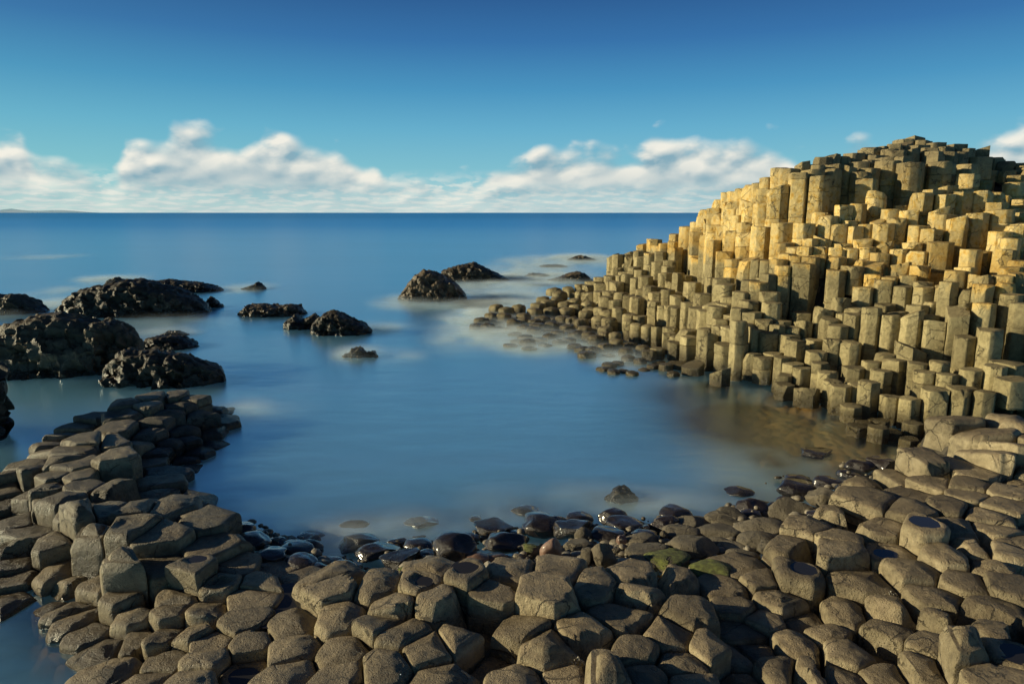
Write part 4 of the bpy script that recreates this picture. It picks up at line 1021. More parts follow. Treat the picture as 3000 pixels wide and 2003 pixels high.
 (16.063, 20.279, 4.488, 0.29, None, 0),
 (20.187, 24.866, 5.591, 0.29, None, 0),
 (15.308, 20.15, 4.56, 0.29, None, 0),
 (4.803, 28.924, 0.82, 0.29, None, 0),
 (5.602, 23.908, 0.888, 0.29, None, 0),
 (7.308, 21.686, 2.633, 0.29, None, 0),
 (12.764, 13.5, 2.066, 0.29, None, 0),
 (13.378, 22.988, 5.711, 0.29, None, 0),
 (6.739, 29.74, 1.995, 0.29, None, 0),
 (12.435, 14.879, 2.681, 0.29, None, 0),
 (7.848, 15.214, 0.32, 0.29, None, 0),
 (5.938, 28.68, 1.432, 0.29, None, 0),
 (2.859, 21.213, 0.141, 0.29, None, 0),
 (12.178, 21.022, 3.719, 0.29, None, 0),
 (11.894, 14.854, 2.378, 0.29, None, 0),
 (14.451, 20.705, 4.483, 0.29, None, 0),
 (7.948, 35.483, 1.801, 0.29, None, 0),
 (19.907, 27.131, 5.677, 0.29, None, 0),
 (4.573, 27.817, 0.86, 0.29, None, 0),
 (6.702, 32.16, 2.302, 0.29, None, 0),
 (17.081, 27.87, 5.596, 0.29, None, 0),
 (12.809, 16.638, 2.931, 0.29, None, 0),
 (4.571, 35.392, 0.47, 0.29, None, 0),
 (17.727, 24.631, 5.685, 0.29, None, 0),
 (6.808, 24.64, 0.769, 0.29, None, 0),
 (2.099, 28.165, 0.305, 0.29, None, 0),
 (16.913, 22.304, 5.051, 0.29, None, 0),
 (10.582, 26.119, 5.444, 0.29, None, 0),
 (8.961, 14.189, 0.479, 0.29, None, 0),
 (4.583, 23.483, 0.379, 0.29, None, 0),
 (9.165, 29.761, 3.033, 0.29, None, 0),
 (2.873, 19.907, 0.076, 0.29, None, 0),
 (7.077, 35.345, 2.073, 0.29, None, 0),
 (7.579, 26.788, 3.359, 0.29, 'tall golden column on the upper tiers, 68.5 percent across and 38 down the photo', 0),
 (-0.468, 24.999, 0.065, 0.29, None, 0),
 (13.505, 20.823, 4.699, 0.29, None, 0),
 (4.171, 24.927, 0.638, 0.29, None, 0),
 (4.3, 20.789, 0.061, 0.29, None, 0),
 (8.78, 21.288, 2.888, 0.29, None, 0),
 (12.131, 15.362, 2.672, 0.29, None, 0),
 (9.772, 26.61, 4.339, 0.29, None, 0),
 (8.653, 34.138, 2.155, 0.29, None, 0),
 (7.624, 18.451, 0.614, 0.29, None, 0),
 (0.485, 21.751, 0.2, 0.29, 'squat wet column at the waterline, 51.5 percent across and 50 down the photo', 0),
 (10.989, 17.61, 1.897, 0.29, None, 0),
 (2.835, 25.177, 0.247, 0.29, None, 0),
 (11.706, 18.266, 2.2, 0.29, None, 0),
 (6.907, 27.696, 1.691, 0.29, None, 0),
 (12.995, 22.7, 5.722, 0.29, None, 0),
 (8.614, 28.894, 4.016, 0.29, None, 0),
 (8.57, 30.021, 3.089, 0.29, None, 0),
 (15.163, 28.201, 6.127, 0.29, None, 0),
 (11.416, 21.237, 3.312, 0.29, None, 0),
 (6.124, 22.058, 1.136, 0.29, None, 0),
 (13.052, 19.592, 4.123, 0.29, None, 0),
 (14.229, 16.604, 3.434, 0.29, None, 0),
 (1.387, 24.16, 0.135, 0.29, None, 0),
 (18.229, 25.005, 5.839, 0.29, None, 0),
 (4.109, 31.814, 0.843, 0.29, None, 0),
 (2.673, 31.377, 0.127, 0.29, None, 0),
 (15.354, 18.591, 3.765, 0.29, None, 0),
 (15.388, 19.382, 3.965, 0.29, None, 0),
 (7.349, 27.191, 2.439, 0.29, 'tall grey column on the lower tiers, 68 percent across and 39 down the photo', 0),
 (6.556, 35.327, 2.104, 0.29, None, 0),
 (14.048, 27.241, 6.247, 0.29, None, 0),
 (14.756, 17.356, 3.379, 0.29, None, 0),
 (12.509, 19.518, 4.04, 0.29, None, 0),
 (13.95, 18.901, 3.59, 0.29, None, 0),
 (5.781, 33.642, 2.075, 0.29, None, 0),
 (11.065, 12.087, 0.582, 0.29, None, 0),
 (18.932, 23.656, 5.807, 0.29, None, 0),
 (5.151, 21.564, 0.291, 0.29, None, 0),
 (12.195, 21.548, 3.853, 0.29, None, 0),
 (13.795, 19.621, 4.173, 0.29, None, 0),
 (10.13, 12.787, 0.891, 0.29, None, 0),
 (7.358, 31.963, 2.236, 0.29, None, 0),
 (19.486, 26.154, 5.77, 0.29, None, 0),
 (9.496, 24.658, 4.69, 0.29, None, 0),
]
# BOULDERS: x, y, z, width, depth, height, look, label
BOULDERS = [
 (-2.2, 8.703, -0.14, 0.425, 0.331, 0.181, 'w', 'large wet dark rounded boulder on the beach, 34 percent across and 77 down the photo'),
 (-2.651, 8.387, -0.072, 0.343, 0.267, 0.113, 's', 'half-drowned boulder offshore, 30.5 percent across and 78 down the photo'),
 (-2.502, 7.903, -0.001, 0.292, 0.228, 0.189, 'w', 'wet dark rounded boulder on the beach, 31 percent across and 79.5 down the photo'),
 (-2.63, 7.763, 0.075, 0.413, 0.322, 0.136, 'w', 'wet dark rounded boulder on the beach, 29 percent across and 80 down the photo'),
 (-2.965, 7.995, 0.07, 0.23, 0.179, 0.105, 'w', 'small wet dark rounded boulder on the beach, 27.5 percent across, 79 down the photo'),
 (-3.198, 8.083, 0.085, 0.166, 0.129, 0.144, 'w', 'small wet dark rounded boulder on the beach, 26 percent across and 78 down the photo'),
 (-1.972, 8.078, -0.041, 0.461, 0.36, 0.211, 'w', 'large wet dark rounded boulder on the beach, 34.5 percent across, 79.5 down'),
 (-1.69, 7.7, 0.068, 0.533, 0.416, 0.195, 'b', 'large wet dark blocky boulder on the beach, 36.5 percent across, 80.5 down'),
 (-1.31, 7.297, 0.192, 0.448, 0.349, 0.181, 'b', 'large wet dark blocky boulder on the beach, 39 percent across, 81.5 down the photo'),
 (-1.466, 8.069, 0.017, 0.297, 0.232, 0.131, 'b', 'wet dark blocky boulder on the beach, 38.5 percent across and 79 down the photo'),
 (-1.172, 7.884, 0.085, 0.371, 0.289, 0.122, 'w', 'wet dark rounded boulder on the beach, 41 percent across and 79.5 down the photo'),
 (-1.025, 7.467, 0.182, 0.246, 0.192, 0.09, 'w', 'wet dark rounded boulder on the beach, 41.5 percent across and 81 down the photo'),
 (-0.915, 7.082, 0.279, 0.277, 0.216, 0.091, 'l', 'small pale stone on the beach, 42 percent across and 81.5 down the photo'),
 (-1.245, 8.793, -0.075, 0.428, 0.334, 0.141, 's', 'large half-drowned boulder offshore, 41 percent across and 76.5 down the photo'),
 (-1.232, 8.375, -0.068, 0.206, 0.161, 0.077, 's', 'small half-drowned boulder offshore, 41 percent across and 78.5 down the photo'),
 (-0.679, 7.443, 0.191, 0.471, 0.367, 0.297, 'w', 'large wet dark rounded boulder on the beach, 44.5 percent across, 79.5 down'),
 (-0.4, 7.274, 0.246, 0.24, 0.187, 0.106, 'p', 'reddish smooth boulder on the beach, 46.5 percent across and 81.5 down the photo'),
 (-0.192, 7.322, 0.241, 0.226, 0.176, 0.075, 'p', 'reddish smooth boulder on the beach, 48.5 percent across and 81 down the photo'),
 (-0.075, 7.825, 0.133, 0.462, 0.36, 0.201, 'w', 'large wet dark rounded boulder on the beach, 49 percent across and 79 down the photo'),
 (-0.251, 8.392, 0.02, 0.494, 0.385, 0.175, 'b', 'large wet dark blocky boulder on the beach, 48 percent across and 77 down the photo'),
 (0.039, 8.346, 0.037, 0.205, 0.16, 0.068, 'w', 'small wet dark rounded boulder on the beach, 50 percent across, 77.5 down the photo'),
 (-0.533, 8.198, 0.049, 0.252, 0.196, 0.083, 'w', 'wet dark rounded boulder on the beach, 46.5 percent across, 78.5 down the photo'),
 (0.227, 9.15, -0.075, 0.408, 0.318, 0.135, 's', 'half-drowned boulder offshore, 51 percent across and 74.5 down the photo'),
 (-0.504, 8.923, -0.07, 0.273, 0.213, 0.09, 's', 'half-drowned boulder offshore, 46 percent across and 76 down the photo'),
 (0.419, 8.535, 0.011, 0.587, 0.458, 0.222, 'w', 'large wet dark rounded boulder on the beach, 52.5 percent across, 76.5 down'),
 (-2.139, 7.431, 0.1, 0.276, 0.215, 0.099, 'w', 'wet dark rounded boulder on the beach, 32.5 percent across, 81.5 down the photo'),
 (-2.409, 7.295, 0.173, 0.345, 0.269, 0.115, 'w', 'wet dark rounded boulder on the beach, 29.5 percent across and 82 down the photo'),
 (-2.823, 7.412, 0.213, 0.334, 0.261, 0.122, 'w', 'wet dark rounded boulder on the beach, 26.5 percent across and 81 down the photo'),
 (-1.962, 7.226, 0.153, 0.298, 0.232, 0.098, 'w', 'wet dark rounded boulder on the beach, 33.5 percent across and 82 down the photo'),
 (-1.166, 6.976, 0.277, 0.159, 0.124, 0.066, 'g', 'small green weed-topped boulder on the beach, 39 percent across and 83.5 down the photo'),
 (0.235, 7.497, 0.198, 0.231, 0.18, 0.153, 'g', 'green weed-topped boulder on the beach, 52 percent across and 80.5 down the photo'),
 (0.447, 7.289, 0.223, 0.21, 0.164, 0.301, 'p', 'reddish smooth boulder on the beach, 54 percent across and 80 down the photo'),
 (-2.198, 7.207, 0.168, 0.238, 0.186, 0.079, 'w', 'wet dark rounded boulder on the beach, 31.5 percent across, 82.5 down the photo'),
 (-0.26, 7.099, 0.289, 0.132, 0.103, 0.044, 'l', 'small pale stone on the beach, 47.5 percent across and 82.5 down the photo'),
 (0.108, 7.208, 0.267, 0.164, 0.128, 0.054, 'd', 'small dry grey-brown boulder on the beach, 51 percent across and 81.5 down the photo'),
 (-3.507, 8.139, 0.119, 0.365, 0.285, 0.198, 'w', 'wet dark rounded boulder on the beach, 24 percent across and 77 down the photo'),
 (-3.265, 8.169, 0.085, 0.267, 0.208, 0.121, 'w', 'small wet dark rounded boulder on the beach, 25.5 percent across, 77.5 down'),
 (-3.217, 7.836, 0.172, 0.415, 0.324, 0.137, 'w', 'wet dark rounded boulder on the beach, 25 percent across and 78.5 down the photo'),
 (-2.964, 7.963, 0.08, 0.245, 0.191, 0.101, 'w', 'wet dark rounded boulder on the beach, 27 percent across and 79 down the photo'),
 (-2.703, 7.895, 0.051, 0.387, 0.302, 0.128, 'w', 'small wet dark rounded boulder on the beach, 28.5 percent across, 79 down the photo'),
 (-2.463, 7.333, 0.166, 0.331, 0.259, 0.139, 'w', 'wet dark rounded boulder on the beach, 29.5 percent across, 81.5 down the photo'),
 (-2.856, 7.452, 0.207, 0.26, 0.203, 0.086, 'w', None),
 (-3.789, 8.486, 0.062, 0.208, 0.162, 0.1, 'w', None),
 (0.77, 8.235, 0.073, 0.435, 0.34, 0.226, 'b', 'large wet dark blocky boulder on the beach, 55.5 percent across, 77 down the photo'),
 (0.903, 8.003, 0.115, 0.197, 0.154, 0.196, 'd', 'dry grey-brown boulder on the beach, 57 percent across and 78 down the photo'),
 (0.813, 7.637, 0.193, 0.344, 0.268, 0.126, 'd', 'dry grey-brown boulder on the beach, 56.5 percent across and 79.5 down the photo'),
 (0.581, 7.057, 0.299, 0.305, 0.238, 0.119, 'd', None),
 (0.761, 7.381, 0.237, 0.152, 0.119, 0.075, 'l', 'pale stone on the beach, 56 percent across and 81 down the photo'),
 (0.84, 7.138, 0.271, 0.177, 0.138, 0.195, 'a', 'angular dry boulder on the beach, 57.5 percent across and 81 down the photo'),
 (1.021, 7.088, 0.268, 0.292, 0.227, 0.346, 'u', 'large upright pointed boulder on the beach, 59 percent across and 81 down the photo'),
 (1.197, 8.051, 0.135, 0.41, 0.32, 0.143, 'w', 'large wet dark rounded boulder on the beach, 59 percent across and 78 down the photo'),
 (1.481, 8.488, 0.067, 0.431, 0.336, 0.142, 'w', 'large wet dark rounded boulder on the beach, 61 percent across and 76 down the photo'),
 (1.39, 8.776, 0.013, 0.356, 0.278, 0.18, 'w', 'wet dark rounded boulder on the beach, 59.5 percent across and 75 down the photo'),
 (0.934, 8.847, -0.016, 0.359, 0.28, 0.119, 'w', 'wet dark rounded boulder on the beach, 56.5 percent across, 75.5 down the photo'),
 (1.078, 8.506, 0.05, 0.191, 0.149, 0.083, 'w', 'small wet dark rounded boulder on the beach, 58 percent across and 77 down the photo'),
 (2.029, 8.443, 0.06, 0.327, 0.255, 0.219, 'b', 'wet dark blocky boulder on the beach, 64.5 percent across, 76.5 down the photo'),
 (1.667, 8.082, 0.126, 0.314, 0.245, 0.103, 'w', 'wet dark rounded boulder on the beach, 63 percent across and 77.5 down the photo'),
 (1.615, 7.835, 0.164, 0.384, 0.299, 0.127, 'd', 'dry grey-brown boulder on the beach, 63 percent across and 78.5 down the photo'),
 (1.752, 8.39, 0.075, 0.172, 0.134, 0.086, 'w', 'wet dark rounded boulder on the beach, 63 percent across and 77 down the photo'),
 (2.152, 8.088, 0.127, 0.476, 0.372, 0.157, 'd', 'dry grey-brown boulder on the beach, 66.5 percent across and 77.5 down the photo'),
 (2.419, 8.465, 0.082, 0.48, 0.375, 0.161, 'a', 'angular dry boulder on the beach, 67.5 percent across and 76 down the photo'),
 (2.838, 8.433, 0.096, 0.462, 0.36, 0.206, 'a', 'angular dry boulder on the beach, 70 percent across and 75.5 down the photo'),
 (2.64, 8.042, 0.147, 0.554, 0.432, 0.183, 'd', 'large dry grey-brown boulder on the beach, 70 percent across and 77.5 down the photo'),
 (2.531, 7.774, 0.178, 0.287, 0.223, 0.106, 'd', 'dry grey-brown boulder on the beach, 70 percent across and 79 down the photo'),
 (2.131, 7.477, 0.207, 0.533, 0.415, 0.224, 'd', 'large dry grey-brown boulder on the beach, 68 percent across and 80 down the photo'),
 (2.635, 7.569, 0.215, 0.325, 0.254, 0.107, 'd', 'dry grey-brown boulder on the beach, 71.5 percent across and 79.5 down the photo'),
 (3.158, 8.056, 0.198, 0.442, 0.345, 0.146, 'd', None),
 (3.02, 7.694, 0.242, 0.469, 0.366, 0.155, 'd', 'large dry grey-brown boulder on the beach, 73.5 percent across, 78.5 down the photo'),
 (3.027, 7.358, 0.31, 0.346, 0.27, 0.137, 'd', 'dry grey-brown boulder on the beach, 74.5 percent across and 79.5 down the photo'),
 (2.65, 7.259, 0.266, 0.342, 0.267, 0.134, 'd', 'dry grey-brown boulder on the beach, 72.5 percent across and 80.5 down the photo'),
 (1.564, 7.373, 0.234, 0.496, 0.387, 0.164, 'd', 'dry grey-brown boulder on the beach, 63 percent across and 80 down the photo'),
 (1.503, 7.108, 0.277, 0.365, 0.284, 0.12, 'a', 'angular dry boulder on the beach, 62.5 percent across and 81.5 down the photo'),
 (1.784, 7.1, 0.273, 0.493, 0.385, 0.163, 'g', 'green weed-topped boulder on the beach, 65.5 percent across and 82 down the photo'),
 (2.162, 6.833, 0.319, 0.393, 0.307, 0.13, 'g', 'small green weed-topped boulder on the beach, 67.5 percent across, 83.5 down the photo'),
 (2.046, 7.16, 0.261, 0.119, 0.092, 0.043, 'l', 'small pale stone on the beach, 67.5 percent across and 82 down the photo'),
 (2.359, 7.146, 0.268, 0.206, 0.161, 0.068, 'l', None),
 (1.349, 7.797, 0.162, 0.112, 0.088, 0.152, 'p', 'reddish smooth boulder on the beach, 60.5 percent across and 79 down the photo'),
 (1.914, 7.951, 0.128, 0.114, 0.089, 0.164, 'd', 'dry grey-brown boulder on the beach, 65 percent across and 78 down the photo'),
 (1.746, 7.704, 0.177, 0.127, 0.099, 0.067, 'p', None),
 (1.548, 7.62, 0.198, 0.25, 0.195, 0.083, 'd', 'small dry grey-brown boulder on the beach, 62 percent across and 79.5 down the photo'),
 (1.355, 7.554, 0.213, 0.125, 0.097, 0.046, 'g', None),
 (1.284, 7.137, 0.28, 0.148, 0.115, 0.072, 'l', 'small pale stone on the beach, 60.5 percent across and 81.5 down the photo'),
 (1.698, 7.488, 0.212, 0.154, 0.12, 0.056, 'l', None),
 (1.854, 7.488, 0.209, 0.139, 0.108, 0.061, 'd', None),
 (2.271, 8.978, 0.002, 0.436, 0.34, 0.144, 'w', 'wet dark rounded boulder on the beach, 66 percent across and 74.5 down the photo'),
 (3.261, 8.72, 0.096, 0.301, 0.235, 0.126, 'w', 'wet dark rounded boulder on the beach, 73.5 percent across and 75 down the photo'),
 (1.442, 7.429, 0.23, 0.123, 0.096, 0.045, 'd', None),
 (1.953, 7.706, 0.176, 0.127, 0.099, 0.067, 'd', None),
 (1.641, 7.574, 0.2, 0.109, 0.085, 0.05, 'd', None),
 (1.834, 7.736, 0.172, 0.096, 0.075, 0.055, 'l', None),
 (1.434, 7.552, 0.209, 0.094, 0.073, 0.054, 'd', None),
 (1.532, 7.752, 0.178, 0.128, 0.1, 0.047, 'd', None),
 (1.245, 7.539, 0.216, 0.093, 0.073, 0.054, 'd', 'small dry grey-brown boulder on the beach, 60 percent across and 80.5 down the photo'),
 (1.242, 7.233, 0.267, 0.105, 0.082, 0.047, 'd', 'small dry grey-brown boulder on the beach, 60.5 percent across and 82 down the photo'),
 (0.644, 7.426, 0.226, 0.138, 0.108, 0.06, 'd', 'small dry grey-brown boulder on the beach, 55.5 percent across, 80.5 down the photo'),
 (0.591, 7.532, 0.203, 0.093, 0.073, 0.054, 'g', None),
 (0.657, 6.885, 0.335, 0.114, 0.089, 0.041, 'd', None),
 (1.349, 7.0, 0.302, 0.116, 0.091, 0.042, 'd', None),
 (2.026, 7.317, 0.235, 0.136, 0.106, 0.059, 'd', None),
 (2.216, 7.239, 0.25, 0.12, 0.093, 0.043, 'd', None),
 (3.661, 8.422, 0.221, 0.523, 0.408, 0.298, 'a', 'large angular dry boulder on the beach, 77 percent across and 74 down the photo'),
 (4.16, 8.566, 0.323, 0.439, 0.342, 0.268, 'a', 'angular dry boulder on the beach, 80 percent across and 72.5 down the photo'),
 (3.341, 8.936, 0.065, 0.387, 0.302, 0.208, 'w', 'wet dark rounded boulder on the beach, 73.5 percent across, 73.5 down the photo'),
 (2.902, 8.487, 0.088, 0.437, 0.341, 0.237, 'd', 'dry grey-brown boulder on the beach, 71 percent across and 75.5 down the photo'),
 (4.21, 9.507, 0.119, 0.535, 0.418, 0.196, 'w', 'large wet dark rounded boulder on the beach, 77.5 percent across, 71 down the photo'),
 (4.491, 10.118, 0.045, 0.354, 0.276, 0.117, 'w', 'wet dark rounded boulder on the beach, 78 percent across and 69.5 down the photo'),
 (4.68, 9.389, 0.248, 0.429, 0.334, 0.155, 'b', 'wet dark blocky boulder on the beach, 80.5 percent across, 70.5 down the photo'),
 (5.637, 10.581, -0.078, 0.51, 0.397, 0.168, 's', 'half-drowned boulder offshore, 82.5 percent across and 69.5 down the photo'),
 (5.529, 10.228, 0.167, 0.438, 0.341, 0.21, 'w', 'wet dark rounded boulder on the beach, 84 percent across and 68 down the photo'),
 (5.839, 10.161, 0.213, 0.461, 0.36, 0.268, 'b', 'wet dark blocky boulder on the beach, 86 percent across and 67.5 down the photo'),
 (3.484, 9.858, -0.075, 0.398, 0.311, 0.14, 's', 'half-drowned boulder offshore, 72 percent across and 72 down the photo'),
 (4.629, 8.813, 0.399, 0.38, 0.296, 0.149, 'w', 'small wet dark rounded boulder on the beach, 81.5 percent across, 71 down the photo'),
 (5.37, 11.582, -0.111, 0.646, 0.504, 0.213, 'b', 'large wet dark blocky boulder on the beach, 79.5 percent across, 66.5 down'),
 (4.431, 11.188, -0.133, 0.3, 0.234, 0.122, 'l', 'pale stone on the beach, 75 percent across and 68 down the photo'),
 (3.159, 8.048, 0.201, 0.566, 0.441, 0.187, 'd', 'large dry grey-brown boulder on the beach, 74 percent across and 76.5 down the photo'),
 (3.404, 8.261, 0.202, 0.248, 0.193, 0.108, 'w', 'small wet dark rounded boulder on the beach, 75.5 percent across, 75.5 down'),
 (3.687, 9.364, -0.073, 0.279, 0.218, 0.123, 's', 'small half-drowned boulder offshore, 75 percent across and 73.5 down the photo'),
 (3.533, 9.21, 0.048, 0.175, 0.137, 0.113, 'w', 'small wet dark rounded boulder on the beach, 74.5 percent across, 73 down the photo'),
 (3.91, 8.128, 0.379, 0.287, 0.224, 0.096, 'w', 'wet dark rounded boulder on the beach, 79 percent across and 75 down the photo'),
 (4.064, 9.532, -0.075, 0.233, 0.182, 0.137, 's', 'small half-drowned boulder offshore, 76 percent across and 72.5 down the photo'),
 (3.693, 8.935, 0.128, 0.218, 0.17, 0.099, 'w', 'small wet dark rounded boulder on the beach, 75 percent across, 73.5 down the photo'),
]
SEA_ROCKS = [
 ('R1', 29.119, 1.819, [(-23.105, 0.484), (-22.316, 0.766), (-21.753, 0.785), (-21.189, 0.803), (-20.671, 0.484), (-20.246, 0.144), (-20.059, 0.02)], 'low dark rock cut off by the left edge, beyond the huge left rock', False),
 ('R2', 29.094, 3.379, [(-19.474, 0.02), (-19.179, 0.298), (-18.755, 0.713), (-18.156, 1.05), (-17.203, 1.236), (-16.253, 1.423), (-15.427, 1.311), (-14.98, 1.124), (-14.431, 1.012), (-13.715, 0.675), (-13.267, 0.449), (-12.986, 0.02)], 'long dark hump-backed rock behind the huge left rock', False),
 ('R3', 37.348, 2.537, [(-20.196, 0.156), (-19.682, 0.515), (-18.837, 0.611), (-18.012, 0.491), (-16.826, 0.396), (-16.128, 0.156), (-15.858, 0.02)], 'flat-topped dark slab just behind the long hump-backed rock', False),
 ('R4', 41.678, 0.992, [(-24.825, 0.02), (-24.396, 0.275), (-24.118, 0.381), (-23.816, 0.221), (-23.569, 0.035)], 'tiny rock tip in surf behind the left end of the long hump-backed rock', False),
 ('R5', 30.746, 0.69, [(-13.974, 0.077), (-13.664, 0.475), (-13.473, 0.395), (-13.328, 0.236), (-13.106, 0.037)], 'small pointed rock touching the right end of the long hump-backed rock', False),
 ('R6', 38.165, 1.101, [(-15.189, 0.02), (-14.638, 0.19), (-14.208, 0.41), (-13.951, 0.239), (-13.795, 0.02)], 'small lone pyramid rock in open water, right of the flat-topped slab', False),
 ('R7', 18.159, 2.306, [(-15.784, 0.573), (-15.019, 0.933), (-14.295, 1.053), (-13.81, 1.149), (-13.317, 1.315), (-12.888, 1.458), (-12.468, 1.529), (-12.003, 1.505), (-11.601, 1.434), (-11.26, 1.339), (-10.962, 1.375), (-10.499, 1.315), (-10.226, 1.113), (-10.05, 0.873), (-10.022, 0.452)], 'huge dark rough rock at the left edge, largest in the sea', False),
 ('R8', 21.392, 1.273, [(-11.868, 0.02), (-11.663, 0.239), (-11.304, 0.352), (-10.887, 0.366), (-10.478, 0.281), (-10.212, 0.14), (-10.006, 0.02)], 'low glossy black rock to the right of the huge left rock', False),
 ('R8b', 23.525, 0.771, [(-12.308, 0.02), (-12.034, 0.139), (-11.729, 0.139), (-11.506, 0.077), (-11.332, 0.02)], 'pale rock tip peeping over the low glossy black rock', True),
 ('R9', 16.811, 1.489, [(-10.352, 0.144), (-10.258, 0.393), (-10.011, 0.641), (-9.626, 0.864), (-9.138, 0.82), (-8.703, 0.775), (-8.324, 0.73), (-7.954, 0.562), (-7.631, 0.483), (-7.421, 0.359), (-7.28, 0.19), (-7.271, 0.031)], 'knobbly sunlit-ridged rock just behind the stepping-stone point, overhanging on the right', False),
 ('R10', 28.57, 1.953, [(-11.544, 0.02), (-11.304, 0.22), (-11.012, 0.443), (-10.554, 0.424), (-10.19, 0.369), (-9.825, 0.313), (-9.542, 0.424), (-9.176, 0.406), (-8.909, 0.257), (-8.663, 0.034)], 'low double-humped rock left of the sharp twin rocks in mid cove', True),
 ('R11a', 25.062, 1.216, [(-8.493, 0.219), (-8.24, 0.383), (-8.022, 0.513), (-7.839, 0.317), (-7.592, 0.383), (-7.341, 0.546), (-7.108, 0.35)], 'sharp split rock with two fins, left one of the touching pair', False),
 ('R11', 23.976, 1.586, [(-7.186, 0.02), (-7.043, 0.328), (-6.796, 0.61), (-6.477, 0.782), (-6.168, 0.782), (-5.867, 0.61), (-5.565, 0.422), (-5.214, 0.297), (-5.004, 0.108)], 'steep dark wedge rock sloping down to the right, beside the finned rock', False),
 ('R12', 19.855, 0.454, [(-5.069, 0.02), (-4.843, 0.128), (-4.733, 0.274), (-4.513, 0.274), (-4.386, 0.234), (-4.299, 0.128)], 'small pale rounded rock awash in mid cove', True),
 ('R12b', 19.801, 0.335, [(-4.34, 0.113), (-4.247, 0.192), (-4.08, 0.166), (-3.969, 0.034)], 'smallest pale stone beside the pale rounded rock in mid cove', True),
 ('R13', 33.641, 2.361, [(-5.686, 0.02), (-5.437, 0.384), (-5.08, 0.816), (-4.702, 1.246), (-4.332, 1.482), (-3.948, 1.375), (-3.564, 1.246), (-3.096, 0.988), (-2.67, 0.73), (-2.395, 0.384), (-2.205, 0.037)], 'tall peaked brown rock alone in the middle of the bay', True),
 ('R14', 43.537, 2.759, [(-4.842, 0.044), (-4.414, 0.599), (-3.577, 0.876), (-2.743, 1.069), (-2.382, 1.097), (-1.913, 0.876), (-1.222, 0.544), (-0.528, 0.211), (-0.111, 0.02)], 'broad brown rock behind the tall peaked rock in the bay', True),
 ('R15', 43.181, 1.969, [(2.264, 0.02), (3.062, 0.216), (3.747, 0.491), (4.241, 0.574), (4.714, 0.381), (5.135, 0.023)], "brown wedge rock in white surf just off the mound's tip", True),
 ('R16', 61.93, 1.85, [(4.962, 0.021), (5.665, 0.334), (6.253, 0.452), (6.926, 0.256), (7.64, 0.02)], 'farthest rock, pale and streaming with white surf', True),
 ('R17', 46.448, 1.358, [(0.89, 0.033), (1.423, 0.181), (1.956, 0.151), (2.61, 0.02)], 'faint low rock in surf, midway between broad brown rock and wedge rock', True),
 ('R17b', 54.496, 1.833, [(2.117, 0.02), (2.81, 0.143), (3.678, 0.143), (4.444, 0.02)], 'flat dark rock barely awash in front of the farthest surf rock', True),
 ('R19', 9.561, 0.363, [(1.373, 0.02), (1.467, 0.093), (1.568, 0.183), (1.725, 0.148), (1.823, 0.107), (1.897, 0.038)], 'lone dark wet rock standing in shallow water near the beach', False),
]
# soft ellipses on the water: x, y, rx, ry, strength
FOAM = [
 (-0.829, 29.197, 1.318, 2.934, 0.8),
 (0.409, 24.236, 1.414, 2.795, 0.9),
 (1.5, 21.749, 1.698, 1.348, 0.6),
 (3.12, 19.408, 0.761, 1.082, 0.6),
 (-1.425, 26.222, 1.357, 4.399, 0.5),
 (0.127, 32.909, 2.539, 2.347, 0.6),
 (0.169, 43.996, 3.093, 4.161, 0.8),
 (-1.282, 37.029, 2.612, 3.389, 0.5),
 (6.617, 64.668, 2.466, 5.066, 1.0),
 (4.045, 59.993, 4.198, 6.589, 0.5),
 (3.543, 43.996, 2.25, 3.558, 0.4),
 (1.435, 48.9, 3.744, 7.413, 0.4),
 (-5.832, 14.335, 0.57, 0.303, 0.3),
 (-4.962, 14.006, 0.65, 0.257, 0.12),
 (-21.655, 31.319, 1.21, 3.057, 0.4),
 (-21.258, 29.599, 1.527, 1.907, 0.4),
 (-25.844, 43.996, 1.687, 1.771, 0.6),
 (-24.702, 38.788, 0.994, 4.666, 0.25),
 (-44.589, 65.952, 2.514, 3.28, 0.2),
 (-15.083, 38.333, 1.228, 1.803, 0.5),
 (-5.163, 32.909, 1.27, 2.347, 0.3),
 (-3.508, 31.319, 1.815, 1.824, 0.25),
 (-4.707, 24.704, 0.961, 0.765, 0.4),
 (-4.627, 20.026, 0.654, 0.637, 0.6),
 (-3.528, 19.712, 0.772, 0.618, 0.4),
 (-12.252, 23.784, 0.926, 0.888, 0.5),
 (-1.037, 8.701, 1.312, 0.398, 0.12),
 (0.814, 9.49, 1.421, 0.467, 0.1),
 (-2.322, 8.14, 0.449, 0.352, 0.28),
 (-1.29, 8.381, 0.691, 0.247, 0.2),
 (2.058, 9.262, 0.947, 0.372, 0.15),
 (-13.129, 26.222, 2.035, 1.289, 0.12),
]
CLEAR = [
 (4.931, 13.33, 2.306, 2.571, 1.0),
 (6.074, 12.003, 1.687, 1.714, 1.0),
 (4.465, 15.15, 1.702, 2.088, 0.9),
 (4.881, 10.706, 1.083, 0.978, 0.7),
 (1.459, 9.49, 2.906, 0.94, 0.35),
 (-1.059, 8.904, 1.827, 0.835, 0.3),
 (-4.929, 6.069, 0.948, 1.137, 0.5),
 (3.079, 12.248, 1.638, 1.519, 0.35),
]
BARNACLES = [(0.08, 5.327), (3.407, 6.213)]
POOL = (-2.221, 6.31, 0.3)

SC = bpy.context.scene
COL = SC.collection
R = random.Random(11)
CAM_H = 4.2
PITCH = math.atan(296 / 1565)
SUN_EL = math.radians(14.0)
TO_SUN = Vector((-math.cos(SUN_EL) * 0.993, math.cos(SUN_EL) * 0.0, math.sin(SUN_EL))).normalized()


